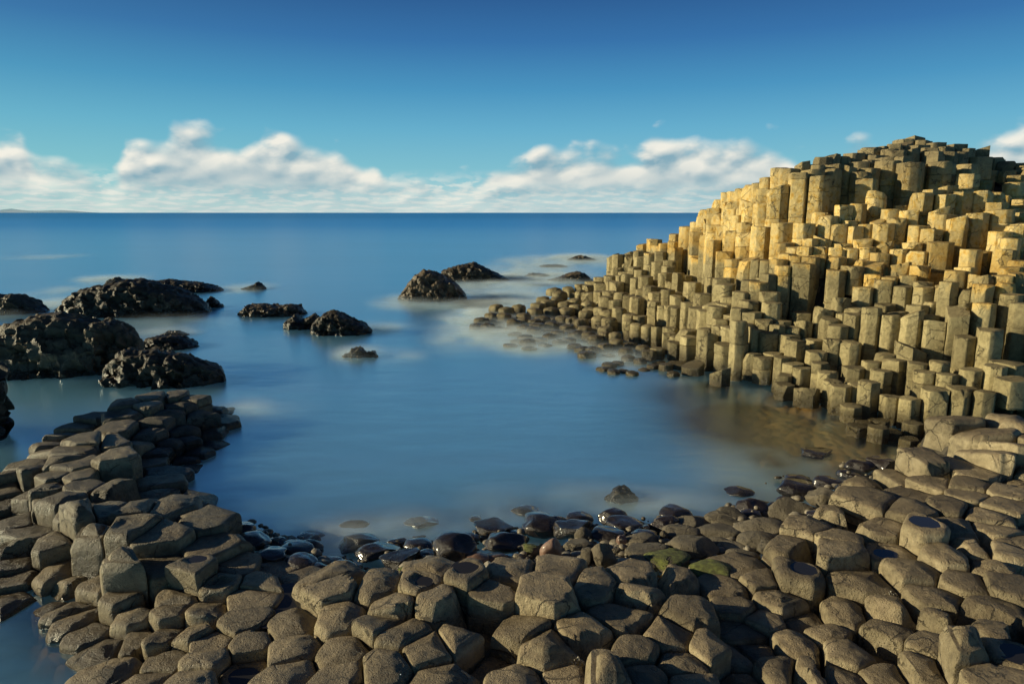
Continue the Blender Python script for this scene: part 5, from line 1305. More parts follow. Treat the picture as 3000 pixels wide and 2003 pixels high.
def lin(r, g, b):
    f = lambda c: (c / 255 / 12.92) if c <= 10 else ((c / 255 + 0.055) / 1.055) ** 2.4
    return (f(r), f(g), f(b), 1.0)


# ------------------------------------------------------------------ node helper
class NT:
    def __init__(self, tree):
        self.t = tree
        tree.nodes.clear()

    def n(self, typ, props=None, **ins):
        nd = self.t.nodes.new(typ)
        for k, v in (props or {}).items():
            setattr(nd, k, v)
        for k, v in ins.items():
            key = int(k[1:]) if k[0] == 'i' and k[1:].isdigit() else k.replace('_', ' ')
            self.set(nd.inputs[key], v)
        return nd

    def set(self, sock, v):
        if hasattr(v, 'bl_idname') and hasattr(v, 'outputs'):
            v = v.outputs[0]
        if isinstance(v, bpy.types.NodeSocket):
            self.t.links.new(v, sock)
        else:
            sock.default_value = v

    def m(self, op, a, b=0.0, c=None, clamp=False):
        nd = self.t.nodes.new('ShaderNodeMath')
        nd.operation = op
        nd.use_clamp = clamp
        self.set(nd.inputs[0], a)
        self.set(nd.inputs[1], b)
        if c is not None:
            self.set(nd.inputs[2], c)
        return nd.outputs[0]

    def step(self, v, lo, hi):
        nd = self.t.nodes.new('ShaderNodeMapRange')
        nd.interpolation_type = 'SMOOTHSTEP'
        self.set(nd.inputs[0], v)
        nd.inputs[1].default_value = lo
        nd.inputs[2].default_value = hi
        return nd.outputs[0]

    def mix(self, fac, a, b, mode='MIX'):
        nd = self.t.nodes.new('ShaderNodeMix')
        nd.data_type = 'RGBA'
        nd.blend_type = mode
        self.set(nd.inputs[0], fac)
        self.set(nd.inputs[6], a)
        self.set(nd.inputs[7], b)
        return nd.outputs[2]

    def ramp(self, fac, stops, interp='LINEAR'):
        nd = self.t.nodes.new('ShaderNodeValToRGB')
        nd.color_ramp.interpolation = interp
        el = nd.color_ramp.elements
        while len(el) < len(stops):
            el.new(0.5)
        for e, (p, c) in zip(el, stops):
            e.position = p
            e.color = c if isinstance(c, (tuple, list)) else (c, c, c, 1)
        self.set(nd.inputs[0], fac)
        return nd.outputs[0]

    def noise(self, vec, scale, detail=4, rough=0.55, dist=0.0):
        nd = self.t.nodes.new('ShaderNodeTexNoise')
        self.set(nd.inputs['Vector'], vec)
        nd.inputs['Scale'].default_value = scale
        nd.inputs['Detail'].default_value = detail
        nd.inputs['Roughness'].default_value = rough
        nd.inputs['Distortion'].default_value = dist
        return nd.outputs[0]

    def xyz(self, vec):
        nd = self.t.nodes.new('ShaderNodeSeparateXYZ')
        self.set(nd.inputs[0], vec)
        return nd.outputs[0], nd.outputs[1], nd.outputs[2]

    def comb(self, x, y, z):
        nd = self.t.nodes.new('ShaderNodeCombineXYZ')
        for i, v in enumerate((x, y, z)):
            self.set(nd.inputs[i], v)
        return nd.outputs[0]


def new_mat(name):
    m = bpy.data.materials.new(name)
    m.use_nodes = True
    return m, NT(m.node_tree)


# ------------------------------------------------------------------ materials
def rock_material(name, cols, rough=0.8, wet_lo=0.05, wet_hi=0.2, wet_mul=0.34, top_dark=0.0,
                  lichen=False, speckle=0.0, bump=0.5, scale=1.0, moss=0.0, coat=0.0, crust=False):
    m, T = new_mat(name)
    geo = T.n('ShaderNodeNewGeometry')
    pos, nor = geo.outputs['Position'], geo.outputs['Normal']
    x, y, z = T.xyz(pos)
    nx, ny, nz = T.xyz(nor)
    rnd = T.n('ShaderNodeObjectInfo').outputs['Random']
    off = T.n('ShaderNodeVectorMath', {'operation': 'ADD'}, i0=pos, i1=T.comb(T.m('MULTIPLY', rnd, 37.0), T.m('MULTIPLY', rnd, 19.0), 0.0)).outputs[0]
    big = T.noise(off, 2.2 * scale, 5, 0.6)
    med = T.noise(off, 11 * scale, 6, 0.65)
    fine = T.noise(off, 70 * scale, 5, 0.7)
    v = T.m('ADD', T.m('MULTIPLY', big, 0.55), T.m('MULTIPLY', med, 0.45))
    c = T.ramp(v, [(0.3, cols[0]), (0.52, cols[1]), (0.72, cols[2])])
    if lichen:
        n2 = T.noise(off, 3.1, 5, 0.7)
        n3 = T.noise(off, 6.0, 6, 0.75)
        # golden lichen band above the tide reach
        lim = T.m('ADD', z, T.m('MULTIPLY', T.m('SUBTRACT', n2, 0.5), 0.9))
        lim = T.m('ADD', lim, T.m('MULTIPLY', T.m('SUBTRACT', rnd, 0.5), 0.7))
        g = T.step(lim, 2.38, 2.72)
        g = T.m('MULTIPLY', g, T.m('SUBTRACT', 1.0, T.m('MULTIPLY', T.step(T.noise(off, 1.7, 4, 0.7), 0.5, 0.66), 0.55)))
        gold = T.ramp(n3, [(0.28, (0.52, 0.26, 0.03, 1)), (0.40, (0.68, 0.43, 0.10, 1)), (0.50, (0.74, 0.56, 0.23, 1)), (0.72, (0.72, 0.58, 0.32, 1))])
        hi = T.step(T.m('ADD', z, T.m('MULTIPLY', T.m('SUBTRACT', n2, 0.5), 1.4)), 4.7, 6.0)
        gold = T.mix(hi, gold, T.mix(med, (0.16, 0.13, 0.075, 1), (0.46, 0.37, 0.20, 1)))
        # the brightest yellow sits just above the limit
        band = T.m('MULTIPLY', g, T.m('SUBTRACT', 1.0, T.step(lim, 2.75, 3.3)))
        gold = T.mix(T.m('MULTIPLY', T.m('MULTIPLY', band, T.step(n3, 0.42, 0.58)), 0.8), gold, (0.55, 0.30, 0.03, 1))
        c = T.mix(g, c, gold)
    stain = T.m('MULTIPLY', T.step(T.noise(off, 5.0 * scale, 6, 0.72, 0.6), 0.54, 0.68), 0.55)
    c = T.mix(stain, c, T.mix(1.0, c, (0.42, 0.42, 0.45, 1), 'MULTIPLY'))
    fleck = T.m('MULTIPLY', T.step(T.noise(off, 24 * scale, 4, 0.8), 0.64, 0.72), 0.45)
    c = T.mix(fleck, c, T.mix(0.5, c, (0.55, 0.52, 0.44, 1)))
    c = T.mix(T.m('MULTIPLY', T.step(fine, 0.35, 0.75), 0.35), c, T.mix(1.0, c, (0.62, 0.60, 0.58, 1), 'MULTIPLY'))
    var = T.m('ADD', 0.70, T.m('MULTIPLY', rnd, 0.55))
    c = T.mix(1.0, c, T.comb(var, var, var), 'MULTIPLY')
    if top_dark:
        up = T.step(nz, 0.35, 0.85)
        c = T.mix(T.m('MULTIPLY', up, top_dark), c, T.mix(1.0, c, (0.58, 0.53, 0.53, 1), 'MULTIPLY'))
    if speckle:
        vor = T.n('ShaderNodeTexVoronoi', {'feature': 'F1'}, Vector=off, Scale=55.0).outputs[0]
        sp = T.m('MULTIPLY', T.m('SUBTRACT', 1.0, T.step(vor, 0.18, 0.34)), T.step(T.noise(off, 4.5, 3), 0.42, 0.6))
        c = T.mix(T.m('MULTIPLY', sp, speckle), c, (0.42, 0.40, 0.34, 1))
    if crust:
        vor = T.n('ShaderNodeTexVoronoi', {'feature': 'F1'}, Vector=off, Scale=42.0).outputs[0]
        zone = T.m('MULTIPLY', T.step(z, 0.9, 0.3), T.step(T.noise(off, 3.5, 3), 0.48, 0.6))
        sp = T.m('MULTIPLY', T.m('SUBTRACT', 1.0, T.step(vor, 0.15, 0.32)), zone)
        c = T.mix(T.m('MULTIPLY', sp, 0.7), c, (0.45, 0.42, 0.34, 1))
    # hairline cracks
    wp = T.n('ShaderNodeVectorMath', {'operation': 'ADD'}, i0=off, i1=T.comb(T.m('MULTIPLY', med, .22), T.m('MULTIPLY', big, .25), T.m('MULTIPLY', med, .18))).outputs[0]
    ce = T.n('ShaderNodeTexVoronoi', {'feature': 'DISTANCE_TO_EDGE'}, Vector=wp, Scale=2.6 * scale).outputs[0]
    crack = T.m('MULTIPLY', T.m('SUBTRACT', 1.0, T.step(ce, 0.004, 0.022)), T.step(T.noise(off, 1.9, 3), 0.46, 0.58))
    c = T.mix(T.m('MULTIPLY', crack, 0.75), c, (0.03, 0.025, 0.02, 1))
    if moss:
        mz = T.m('MULTIPLY', T.step(nz, 0.1, 0.6), T.step(T.noise(off, 6.0, 4), 0.5 - 0.25 * moss, 0.62 - 0.2 * moss))
        c = T.mix(mz, c, T.mix(med, (0.05, 0.075, 0.012, 1), (0.19, 0.21, 0.05, 1)))
    wz = T.m('ADD', z, T.m('MULTIPLY', T.m('SUBTRACT', big, 0.5), -0.22))
    wet = T.m('SUBTRACT', 1.0, T.step(wz, wet_lo, wet_hi))
    c = T.mix(wet, c, T.mix(1.0, c, (wet_mul, wet_mul * 0.95, wet_mul * 0.9, 1), 'MULTIPLY'))
    rgh = T.m('ADD', T.m('MULTIPLY', wet, 0.22 - rough), T.m('ADD', rough, T.m('MULTIPLY', T.m('SUBTRACT', med, 0.5), 0.25)))
    hgt = T.m('ADD', T.m('MULTIPLY', med, 1.0), T.m('MULTIPLY', fine, 0.45))
    pit = T.n('ShaderNodeTexVoronoi', {'feature': 'SMOOTH_F1'}, Vector=off, Scale=30.0 * scale).outputs[0]
    hgt = T.m('ADD', hgt, T.m('MULTIPLY', T.step(pit, 0.0, 0.28), 0.25))
    hgt = T.m('SUBTRACT', hgt, T.m('MULTIPLY', crack, 0.5))
    bmp = T.n('ShaderNodeBump', i0=bump, i1=0.05, Height=hgt)
    b = T.n('ShaderNodeBsdfPrincipled', Base_Color=c, Roughness=rgh, Normal=bmp.outputs[0])
    b.inputs['Specular IOR Level'].default_value = 0.45
    if coat:
        b.inputs['Coat Weight'].default_value = coat
        b.inputs['Coat Roughness'].default_value = 0.12
    T.n('ShaderNodeOutputMaterial', Surface=b.outputs[0])
    return m


M = {}
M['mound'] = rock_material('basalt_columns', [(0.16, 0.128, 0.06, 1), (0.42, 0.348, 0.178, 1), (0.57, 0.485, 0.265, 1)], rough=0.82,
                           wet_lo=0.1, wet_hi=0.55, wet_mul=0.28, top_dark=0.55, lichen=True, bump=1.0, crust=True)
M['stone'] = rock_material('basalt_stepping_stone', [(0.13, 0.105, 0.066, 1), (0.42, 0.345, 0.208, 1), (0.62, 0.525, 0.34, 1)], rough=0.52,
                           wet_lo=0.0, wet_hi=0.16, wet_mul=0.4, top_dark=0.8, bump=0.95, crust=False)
M['shaded_stone'] = rock_material('basalt_shaded_stone', [(0.09, 0.075, 0.05, 1), (0.25, 0.208, 0.13, 1), (0.40, 0.34, 0.22, 1)], rough=0.5,  # darker copy of the stone colour; shade on the left point put into it
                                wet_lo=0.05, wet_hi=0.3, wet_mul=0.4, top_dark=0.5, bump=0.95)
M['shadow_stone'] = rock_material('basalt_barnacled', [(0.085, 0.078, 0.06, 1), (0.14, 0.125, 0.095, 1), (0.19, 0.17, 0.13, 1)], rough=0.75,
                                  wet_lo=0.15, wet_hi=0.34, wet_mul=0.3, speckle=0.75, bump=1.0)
M['wet'] = rock_material('wet_boulder', [(0.012, 0.009, 0.008, 1), (0.028, 0.02, 0.016, 1), (0.055, 0.04, 0.03, 1)], rough=0.3,
                         wet_lo=-1, wet_hi=-0.9, bump=0.5, coat=1.0)
M['dry'] = rock_material('dry_boulder', [(0.11, 0.09, 0.062, 1), (0.19, 0.16, 0.11, 1), (0.26, 0.22, 0.155, 1)], rough=0.62, wet_lo=0.05, wet_hi=0.22, bump=0.95)
M['green'] = rock_material('weedy_boulder', [(0.10, 0.085, 0.055, 1), (0.18, 0.155, 0.10, 1), (0.3, 0.28, 0.2, 1)], rough=0.55, wet_lo=-1, wet_hi=-.9, moss=1.0, bump=0.4)
M['pink'] = rock_material('reddish_boulder', [(0.16, 0.09, 0.065, 1), (0.24, 0.15, 0.11, 1), (0.32, 0.23, 0.18, 1)], rough=0.4, wet_lo=-1, wet_hi=-.9, bump=0.35, coat=0.3)
M['pale'] = rock_material('pale_boulder', [(0.26, 0.24, 0.19, 1), (0.36, 0.33, 0.27, 1), (0.46, 0.43, 0.36, 1)], rough=0.52, wet_lo=-1, wet_hi=-.9, bump=0.35)
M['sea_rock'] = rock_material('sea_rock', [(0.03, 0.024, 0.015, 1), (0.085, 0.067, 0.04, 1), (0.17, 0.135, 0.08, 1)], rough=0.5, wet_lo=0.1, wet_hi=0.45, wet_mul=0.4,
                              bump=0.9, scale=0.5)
M['sea_rock_brown'] = rock_material('brown_sea_rock', [(0.045, 0.034, 0.022, 1), (0.11, 0.082, 0.05, 1), (0.19, 0.15, 0.09, 1)], rough=0.5, wet_lo=0.1, wet_hi=0.4, wet_mul=0.45,
                                    bump=0.9, scale=0.4)


def bed_material():
    m, T = new_mat('shingle_bed')
    geo = T.n('ShaderNodeNewGeometry')
    pos = geo.outputs['Position']
    x, y, z = T.xyz(pos)
    vor = T.n('ShaderNodeTexVoronoi', {'feature': 'F1'}, Vector=pos, Scale=4.5)
    big = T.noise(pos, 0.9, 4)
    peb = T.m('ADD', T.m('MULTIPLY', T.xyz(vor.outputs['Color'])[0], 0.6), T.m('MULTIPLY', big, 0.4))
    under = T.ramp(peb, [(0.2, (0.17, 0.12, 0.045, 1)), (0.5, (0.28, 0.205, 0.08, 1)), (0.8, (0.38, 0.30, 0.13, 1)), (0.9, (0.62, 0.56, 0.36, 1))])
    dry = T.ramp(peb, [(0.2, (0.022, 0.018, 0.013, 1)), (0.8, (0.07, 0.058, 0.04, 1))])  # near-black above water: crevice shade between the columns put into the colour
    c = T.mix(T.step(z, -0.05, 0.05), under, dry)
    h = T.m('SUBTRACT', 1.0, vor.outputs['Distance'])
    bmp = T.n('ShaderNodeBump', i0=0.8, i1=0.08, Height=h)
    b = T.n('ShaderNodeBsdfPrincipled', Base_Color=c, Roughness=0.85, Normal=bmp.outputs[0])
    T.n('ShaderNodeOutputMaterial', Surface=b.outputs[0])
    return m


def water_material():
    m, T = new_mat('sea_water')
    geo = T.n('ShaderNodeNewGeometry')
    pos = geo.outputs['Position']
    x, y, z = T.xyz(pos)
    clear = T.n('ShaderNodeAttribute', {'attribute_name': 'clear'}).outputs['Fac']
    calm = T.n('ShaderNodeAttribute', {'attribute_name': 'calm'}).outputs['Fac']
    near = T.n('ShaderNodeAttribute', {'attribute_name': 'near'}).outputs['Fac']
    # long streaks left by the moving swell, stretched along x
    st = T.noise(T.comb(T.m('MULTIPLY', x, 0.10), T.m('MULTIPLY', y, 0.42), 0.0), 1.0, 5, 0.6, 0.4)
    st2 = T.noise(T.comb(T.m('MULTIPLY', x, 0.02), T.m('MULTIPLY', y, 0.05), 3.0), 1.0, 4, 0.6)
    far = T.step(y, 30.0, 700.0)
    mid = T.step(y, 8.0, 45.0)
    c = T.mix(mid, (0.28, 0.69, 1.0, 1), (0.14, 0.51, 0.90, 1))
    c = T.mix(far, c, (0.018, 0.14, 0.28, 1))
    c = T.mix(T.m('MULTIPLY', T.step(st, 0.42, 0.68), 0.25), c, (0.34, 0.62, 0.98, 1))
    c = T.mix(T.m('MULTIPLY', T.step(st2, 0.45, 0.7), 0.25), c, (0.06, 0.30, 0.58, 1))
    h = T.noise(T.comb(T.m('MULTIPLY', x, 0.7), T.m('MULTIPLY', y, 1.6), 0.0), 1.0, 3)
    bmp = T.n('ShaderNodeBump', i0=0.12, i1=0.12, Height=h)
    dif = T.n('ShaderNodeSubsurfaceScattering', {'falloff': 'BURLEY'}, Color=c, Scale=1.0)
    dif.inputs['Radius'].default_value = (4.0, 5.0, 6.0)
    rough = T.m('SUBTRACT', 0.30, T.m('MULTIPLY', calm, 0.26))
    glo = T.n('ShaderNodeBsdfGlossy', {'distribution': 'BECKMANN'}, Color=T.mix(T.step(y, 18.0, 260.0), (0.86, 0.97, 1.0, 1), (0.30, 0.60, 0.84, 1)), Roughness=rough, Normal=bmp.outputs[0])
    lw = T.n('ShaderNodeLayerWeight', Blend=0.5).outputs['Facing']
    fac = T.m('ADD', 0.24, T.m('MULTIPLY', T.m('POWER', lw, 1.4), 0.55))
    fac = T.m('MULTIPLY', T.m('ADD', fac, T.m('MULTIPLY', near, 0.08)), T.m('SUBTRACT', 1.0, T.m('MULTIPLY', clear, 0.5)))
    fac = T.m('MULTIPLY', fac, T.m('SUBTRACT', 1.0, T.m('MULTIPLY', T.step(y, 60.0, 900.0), 0.2)))
    body = T.n('ShaderNodeMixShader', Fac=T.m('MULTIPLY', clear, 0.97), i1=dif.outputs[0], i2=T.n('ShaderNodeBsdfTransparent', Color=(0.86, 0.76, 0.60, 1)).outputs[0])
    s = T.n('ShaderNodeMixShader', Fac=fac, i1=body.outputs[0], i2=glo.outputs[0])
    T.n('ShaderNodeOutputMaterial', Surface=s.outputs[0])
    return m


def mist_material():
    m, T = new_mat('surf_mist')
    pos = T.n('ShaderNodeNewGeometry').outputs['Position']
    x, y, z = T.xyz(pos)
    a = T.n('ShaderNodeAttribute', {'attribute_name': 'mist'}).outputs['Fac']
    n = T.noise(T.comb(T.m('MULTIPLY', x, 0.45), T.m('MULTIPLY', y, 1.2), T.m('MULTIPLY', z, 1.2)), 1.0, 6, 0.62, 0.8)
    f = T.m('MULTIPLY', a, T.step(n, 0.34, 0.74), clamp=True)
    d = T.n('ShaderNodeBsdfDiffuse', Color=(0.74, 0.86, 0.95, 1), Normal=T.comb(-0.30, -0.15, 0.94))
    tl = T.n('ShaderNodeBsdfTranslucent', Color=(0.8, 0.82, 0.8, 1))
    ds = T.n('ShaderNodeMixShader', Fac=0.3, i1=d.outputs[0], i2=tl.outputs[0])
    s = T.n('ShaderNodeMixShader', Fac=f, i1=T.n('ShaderNodeBsdfTransparent').outputs[0], i2=ds.outputs[0])
    T.n('ShaderNodeOutputMaterial', Surface=s.outputs[0])
    return m


def puddle_material():
    m, T = new_mat('puddle_water')
    b = T.n('ShaderNodeBsdfPrincipled', Roughness=0.04)
    b.inputs['Base Color'].default_value = (0.035, 0.033, 0.032, 1)
    b.inputs['IOR'].default_value = 1.45
    T.n('ShaderNodeOutputMaterial', Surface=b.outputs[0])
    return m


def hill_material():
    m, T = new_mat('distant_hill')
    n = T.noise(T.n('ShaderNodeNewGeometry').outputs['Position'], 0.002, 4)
    b = T.n('ShaderNodeBsdfDiffuse', Color=T.mix(n, (0.22, 0.55, 0.78, 1), (0.28, 0.62, 0.84, 1)))  # haze of the distance painted in: pale blue here, see-through mix below
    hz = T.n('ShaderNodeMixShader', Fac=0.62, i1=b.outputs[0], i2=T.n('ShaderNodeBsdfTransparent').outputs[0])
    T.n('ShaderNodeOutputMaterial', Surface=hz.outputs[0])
    return m


def weed_material():
    m, T = new_mat('green_weed')
    pos = T.n('ShaderNodeNewGeometry').outputs['Position']
    a = T.noise(pos, 14, 5, .7)
    f = T.noise(pos, 90, 4, .7)
    c = T.ramp(a, [(.3, (0.06, 0.06, 0.02, 1)), (.5, (0.14, 0.155, 0.035, 1)), (.68, (0.30, 0.34, 0.07, 1)), (.8, (0.4, 0.38, 0.2, 1))])
    bmp = T.n('ShaderNodeBump', i0=1.0, i1=0.03, Height=f)
    b = T.n('ShaderNodeBsdfPrincipled', Base_Color=c, Roughness=0.55, Normal=bmp.outputs[0])
    T.n('ShaderNodeOutputMaterial', Surface=b.outputs[0])
    return m


M['weed'] = weed_material()
M['pebble'] = rock_material('shingle_pebbles', [(0.10, 0.08, 0.055, 1), (0.22, 0.19, 0.14, 1), (0.42, 0.38, 0.30, 1)], rough=0.5, wet_lo=0.05, wet_hi=0.2, bump=0.3)
M['bed'] = bed_material()
M['water'] = water_material()
M['mist'] = mist_material()
M['puddle'] = puddle_material()
M['hill'] = hill_material()


# ------------------------------------------------------------------ object helpers
def mesh_obj(name, verts, faces, mat, sharp=None, smooth=True):
    me = bpy.data.meshes.new(name)
    me.from_pydata(verts, [], faces)
    if smooth:
        me.polygons.foreach_set('use_smooth', [True] * len(me.polygons))
        if sharp:
            me.set_sharp_from_angle(angle=math.radians(sharp))
    me.materials.append(mat)
    me.update()
    o = bpy.data.objects.new(name, me)
    COL.objects.link(o)
    return o


def tag(o, label=None, cat=None, group=None, kind=None):
    if label:
        o['label'] = label
    if cat:
        o['category'] = cat
    if group:
        o['group'] = group
    if kind:
        o['kind'] = kind
    return o


def localise(o, c):
    """put the object's origin at its own base"""
    o.data.transform(Matrix.Translation((-c[0], -c[1], -c[2])))
    o.location = c


# ------------------------------------------------------------------ columns and stones
ALL = [(s[0], s[1], s[2], s[3], 'stone', i) for i, s in enumerate(STONES)] + [(c[0], c[1], c[2], 'c', 'column', i, c[3]) for i, c in enumerate(COLUMNS)]
kd = KDTree(len(ALL))
for i, a in enumerate(ALL):
    kd.insert((a[0], a[1], 0.0), i)
kd.balance()


def clip_poly(poly, mx, my, nx, ny):
    out = []
    n = len(poly)
    for i in range(n):
        p, q = poly[i], poly[(i + 1) % n]
        dp = (p[0] - mx) * nx + (p[1] - my) * ny
        dq = (q[0] - mx) * nx + (q[1] - my) * ny
        if dp <= 0:
            out.append(p)
        if (dp < 0 < dq) or (dq < 0 < dp):
            k = dp / (dp - dq)
            out.append((p[0] + (q[0] - p[0]) * k, p[1] + (q[1] - p[1]) * k))
    return out


def cell(i, rr):
    x, y = ALL[i][0], ALL[i][1]
    nb = kd.find_n((x, y, 0), 18)[1:]
    md = sum(d for _, _, d in nb[:4]) / 4
    lim = (0.26, 0.46) if ALL[i][4] == 'stone' else (0.2, 0.44)
    rad = ALL[i][6] if ALL[i][4] == 'column' else min(max(0.85 * md, lim[0]), lim[1])
    n = 6 if rr.random() < 0.6 else (5 if rr.random() < 0.5 else 7)
    a0 = rr.random() * 6.28
    poly = [(x + rad * 1.08 * math.cos(a0 + 6.2832 * k / n + rr.uniform(-.12, .12)), y + rad * 1.08 * math.sin(a0 + 6.2832 * k / n)) for k in range(n)]
    zmin = ALL[i][2]
    for co, j, d in nb:
        if d < 1.2:
            zmin = min(zmin, ALL[j][2])
        if d < 2 * rad * 1.15:
            dx, dy = co[0] - x, co[1] - y
            poly = clip_poly(poly, x + dx / 2, y + dy / 2, dx, dy)
    # drop tiny edges
    out = []
    for p in poly:
        if not out or math.hypot(p[0] - out[-1][0], p[1] - out[-1][1]) > 0.045:
            out.append(p)
    if len(out) > 3 and math.hypot(out[0][0] - out[-1][0], out[0][1] - out[-1][1]) < 0.045:
        out.pop()
    return out, zmin


def outline(poly, gap, rc, nseg, nedge):
    cx = sum(p[0] for p in poly) / len(poly)
    cy = sum(p[1] for p in poly) / len(poly)
    sh = []
    for p in poly:
        d = math.hypot(p[0] - cx, p[1] - cy)
        k = max(0.3, (d - gap) / d)
        sh.append((cx + (p[0] - cx) * k, cy + (p[1] - cy) * k))
    pts = []
    n = len(sh)
    for i in range(n):
        p0, p, p1 = sh[i - 1], sh[i], sh[(i + 1) % n]
        l0 = math.hypot(p0[0] - p[0], p0[1] - p[1])
        l1 = math.hypot(p1[0] - p[0], p1[1] - p[1])
        r0, r1 = min(rc, l0 * 0.42), min(rc, l1 * 0.42)
        a = (p[0] + (p0[0] - p[0]) / l0 * r0, p[1] + (p0[1] - p[1]) / l0 * r0)
        b = (p[0] + (p1[0] - p[0]) / l1 * r1, p[1] + (p1[1] - p[1]) / l1 * r1)
        for s in range(nseg + 1):
            t = s / nseg
            pts.append(((1 - t) ** 2 * a[0] + 2 * t * (1 - t) * p[0] + t * t * b[0], (1 - t) ** 2 * a[1] + 2 * t * (1 - t) * p[1] + t * t * b[1]))
        # subdivide the edge to the next corner
        r0n = min(rc, l1 * 0.42)
        c = (p1[0] + (p[0] - p1[0]) / l1 * r0n, p1[1] + (p[1] - p1[1]) / l1 * r0n)
        for s in range(1, nedge + 1):
            t = s / (nedge + 1)
            pts.append((b[0] + (c[0] - b[0]) * t, b[1] + (c[1] - b[1]) * t))
    return pts, cx, cy


def column_geometry(poly, zt, zb, kind, rr, big):
    """big: a rounded, sea-worn stone of the foreground; else an angular column of the mound"""
    worn = big
    if big:
        pts, cx, cy = outline(poly, 0.003, rr.uniform(0.02, 0.055), 4, 3)
    else:
        px_, py_ = poly[0]
        worn = (zt < 0.75 and px_ < .2 * py_) or zt < .14
        pts, cx, cy = outline(poly, 0.008, 0.09 if worn else rr.uniform(0.014, 0.03), 3 if worn else 2, 2)
    n = len(pts)
    Rm = sum(math.hypot(p[0] - cx, p[1] - cy) for p in pts) / n
    er = (rr.uniform(0.18, 0.36) if worn else rr.uniform(0.03, 0.08)) if kind not in 'f' or not big else rr.uniform(0.12, 0.22)
    gx, gy = rr.uniform(-.05, .05), rr.uniform(-.05, .05)
    dome = {'d': rr.uniform(.10, .2), 'w': rr.uniform(.12, .22), 'r': rr.uniform(.5, .65), 'f': .03, 'o': .04, 'O': .02, 't': .08, 'b': .12, 'c': rr.uniform(.0, .07)}[kind] * Rm
    if not big and worn:
        dome = rr.uniform(.15, .3) * Rm
    if kind == 't':
        a = rr.uniform(-2.6, -0.6)
        gx, gy = .26 * math.cos(a), .26 * math.sin(a)
    if kind == 'c' and not worn and rr.random() < .12:
        gx, gy = rr.uniform(-.4, .4), rr.uniform(-.4, .2)
    pw = 2.6 if kind == 'r' else 2.0
    dish = {'o': .16, 'O': .15}.get(kind, 0.0) * Rm
    rings = []  # (scale, z offset from the top)
    for s in ((.22, .42, .58, .70, .80) if big else (.4, .72)):
        s2 = s * (1 - er * .9)
        z = dome * ((1 - s ** pw) - 1)
        rings.append((s2, z))
    ne = 5 if worn else 3
    for k in range(1, ne + 1):
        th = math.pi / 2 * k / ne
        s = (1 - er) + er * math.sin(th)
        z = -dome * (s ** pw) - er * Rm * (1 - math.cos(th)) * (1.0 if big else .9)
        rings.append((s, z))
    z = rings[-1][1]
    total = zt - zb
    joints = []
    if not big and not worn:
        q = rr.uniform(.2, 1.1)
        while q < total:
            joints.append(q)
            q += rr.uniform(.6, 1.7)
    elif rr.random() < .3:
        joints.append(rr.uniform(.16, .3))
    d = -z
    steps = []
    dd = d + .05
    while dd < total:
        steps.append(dd)
        dd += .09 if big else .22
    steps.append(total)
    ev = [(s, 0) for s in steps if all(abs(s - j) > .03 for j in joints)] + [(j - .014, 0) for j in joints if j > d + .03] + [(j, 1) for j in joints if j > d + .03] + [(j + .014, 0) for j in joints if j > d + .03]
    ev.sort()
    drum = 1.0
    ox = oy = 0.0
    for s, j in ev:
        if j:
            rings.append((drum * .955, -s, ox, oy, s))
            drum = 1 + rr.uniform(-.025, .025)
            ox, oy = rr.uniform(-.012, .012), rr.uniform(-.012, .012)
        else:
            bul = 1 + (.02 * math.sin(s * 7 + cx * 3) if big else 0)
            rings.append((drum * bul, -s, ox, oy))
    V = [(cx, cy, zt)]
    for rg in rings:
        s, z = rg[0], rg[1]
        ax, ay = (rg[2], rg[3]) if len(rg) > 2 else (0, 0)
        top = len(rg) == 2
        for p in pts:
            x, y = cx + (p[0] - cx) * s + ax, cy + (p[1] - cy) * s + ay
            zz = zt + z
            fade = 1.0 if top else max(0.0, 1 + (z + er * Rm + dome) / .5)
            zz += ((p[0] - cx) * s * gx + (p[1] - cy) * s * gy) * min(1, max(0, fade))
            V.append((x, y, zz))
    if dish:
        W = []
        dxo, dyo = rr.uniform(-.12, .12) * Rm, rr.uniform(-.12, .12) * Rm
        for (x, y, z) in V:
            r = math.hypot(x - cx - dxo, y - cy - dyo) / (Rm * (.58 if kind == 'O' else .66))
            if z > zt - .12 and r < 1:
                z -= dish * (1 - r ** 3)
            W.append((x, y, z))
        V = W
    # chips and sheared corners: everything above a slanting plane is dropped onto it
    chips = []
    nch = {'b': 3, 'c': (2 if rr.random() < .45 else (1 if rr.random() < .5 else 0)), 'f': 1, 't': 1}.get(kind, 1 if rr.random() < .2 else 0)
    for _ in range(nch):
        a = rr.uniform(0, 6.28) if kind != 'b' else rr.uniform(-3.4, .3)
        sl = rr.uniform(.6, 1.6)
        dist = rr.uniform(.6, .95) * Rm if kind != 'b' else rr.uniform(.15, .6) * Rm
        chips.append((math.cos(a), math.sin(a), sl, dist))
    sd = rr.uniform(0, 50)
    W = []
    amp, fr = (.020, 3.6) if big else (.014, 4.0)
    for (x, y, z) in V:
        for ca, sa, sl, dist in chips:
            e = (x - cx) * ca + (y - cy) * sa - dist
            e += .03 * noise.noise((x * 9, y * 9, z * 9 + sd))
            if e > 0:
                z = min(z, zt - dome * .3 - e * sl * 2.2)
        p = Vector((x * fr, y * fr, z * fr + sd))
        q = p * 3.1
        k = 1.0
        v = noise.noise_vector(p) * amp + noise.noise_vector(q) * amp * .35
        W.append((x + v.x * k, y + v.y * k, z + v.z * k))
    jr = [k for k, rg in enumerate(rings) if len(rg) > 4]
    F = [(0, 1 + i, 1 + (i + 1) % n) for i in range(n)]
    for r in range(len(rings) - 1):
        a, b = 1 + r * n, 1 + (r + 1) * n
        for i in range(n):
            j = (i + 1) % n
            F.append((a + i, b + i, b + j, a + j))
    last = 1 + (len(rings) - 1) * n
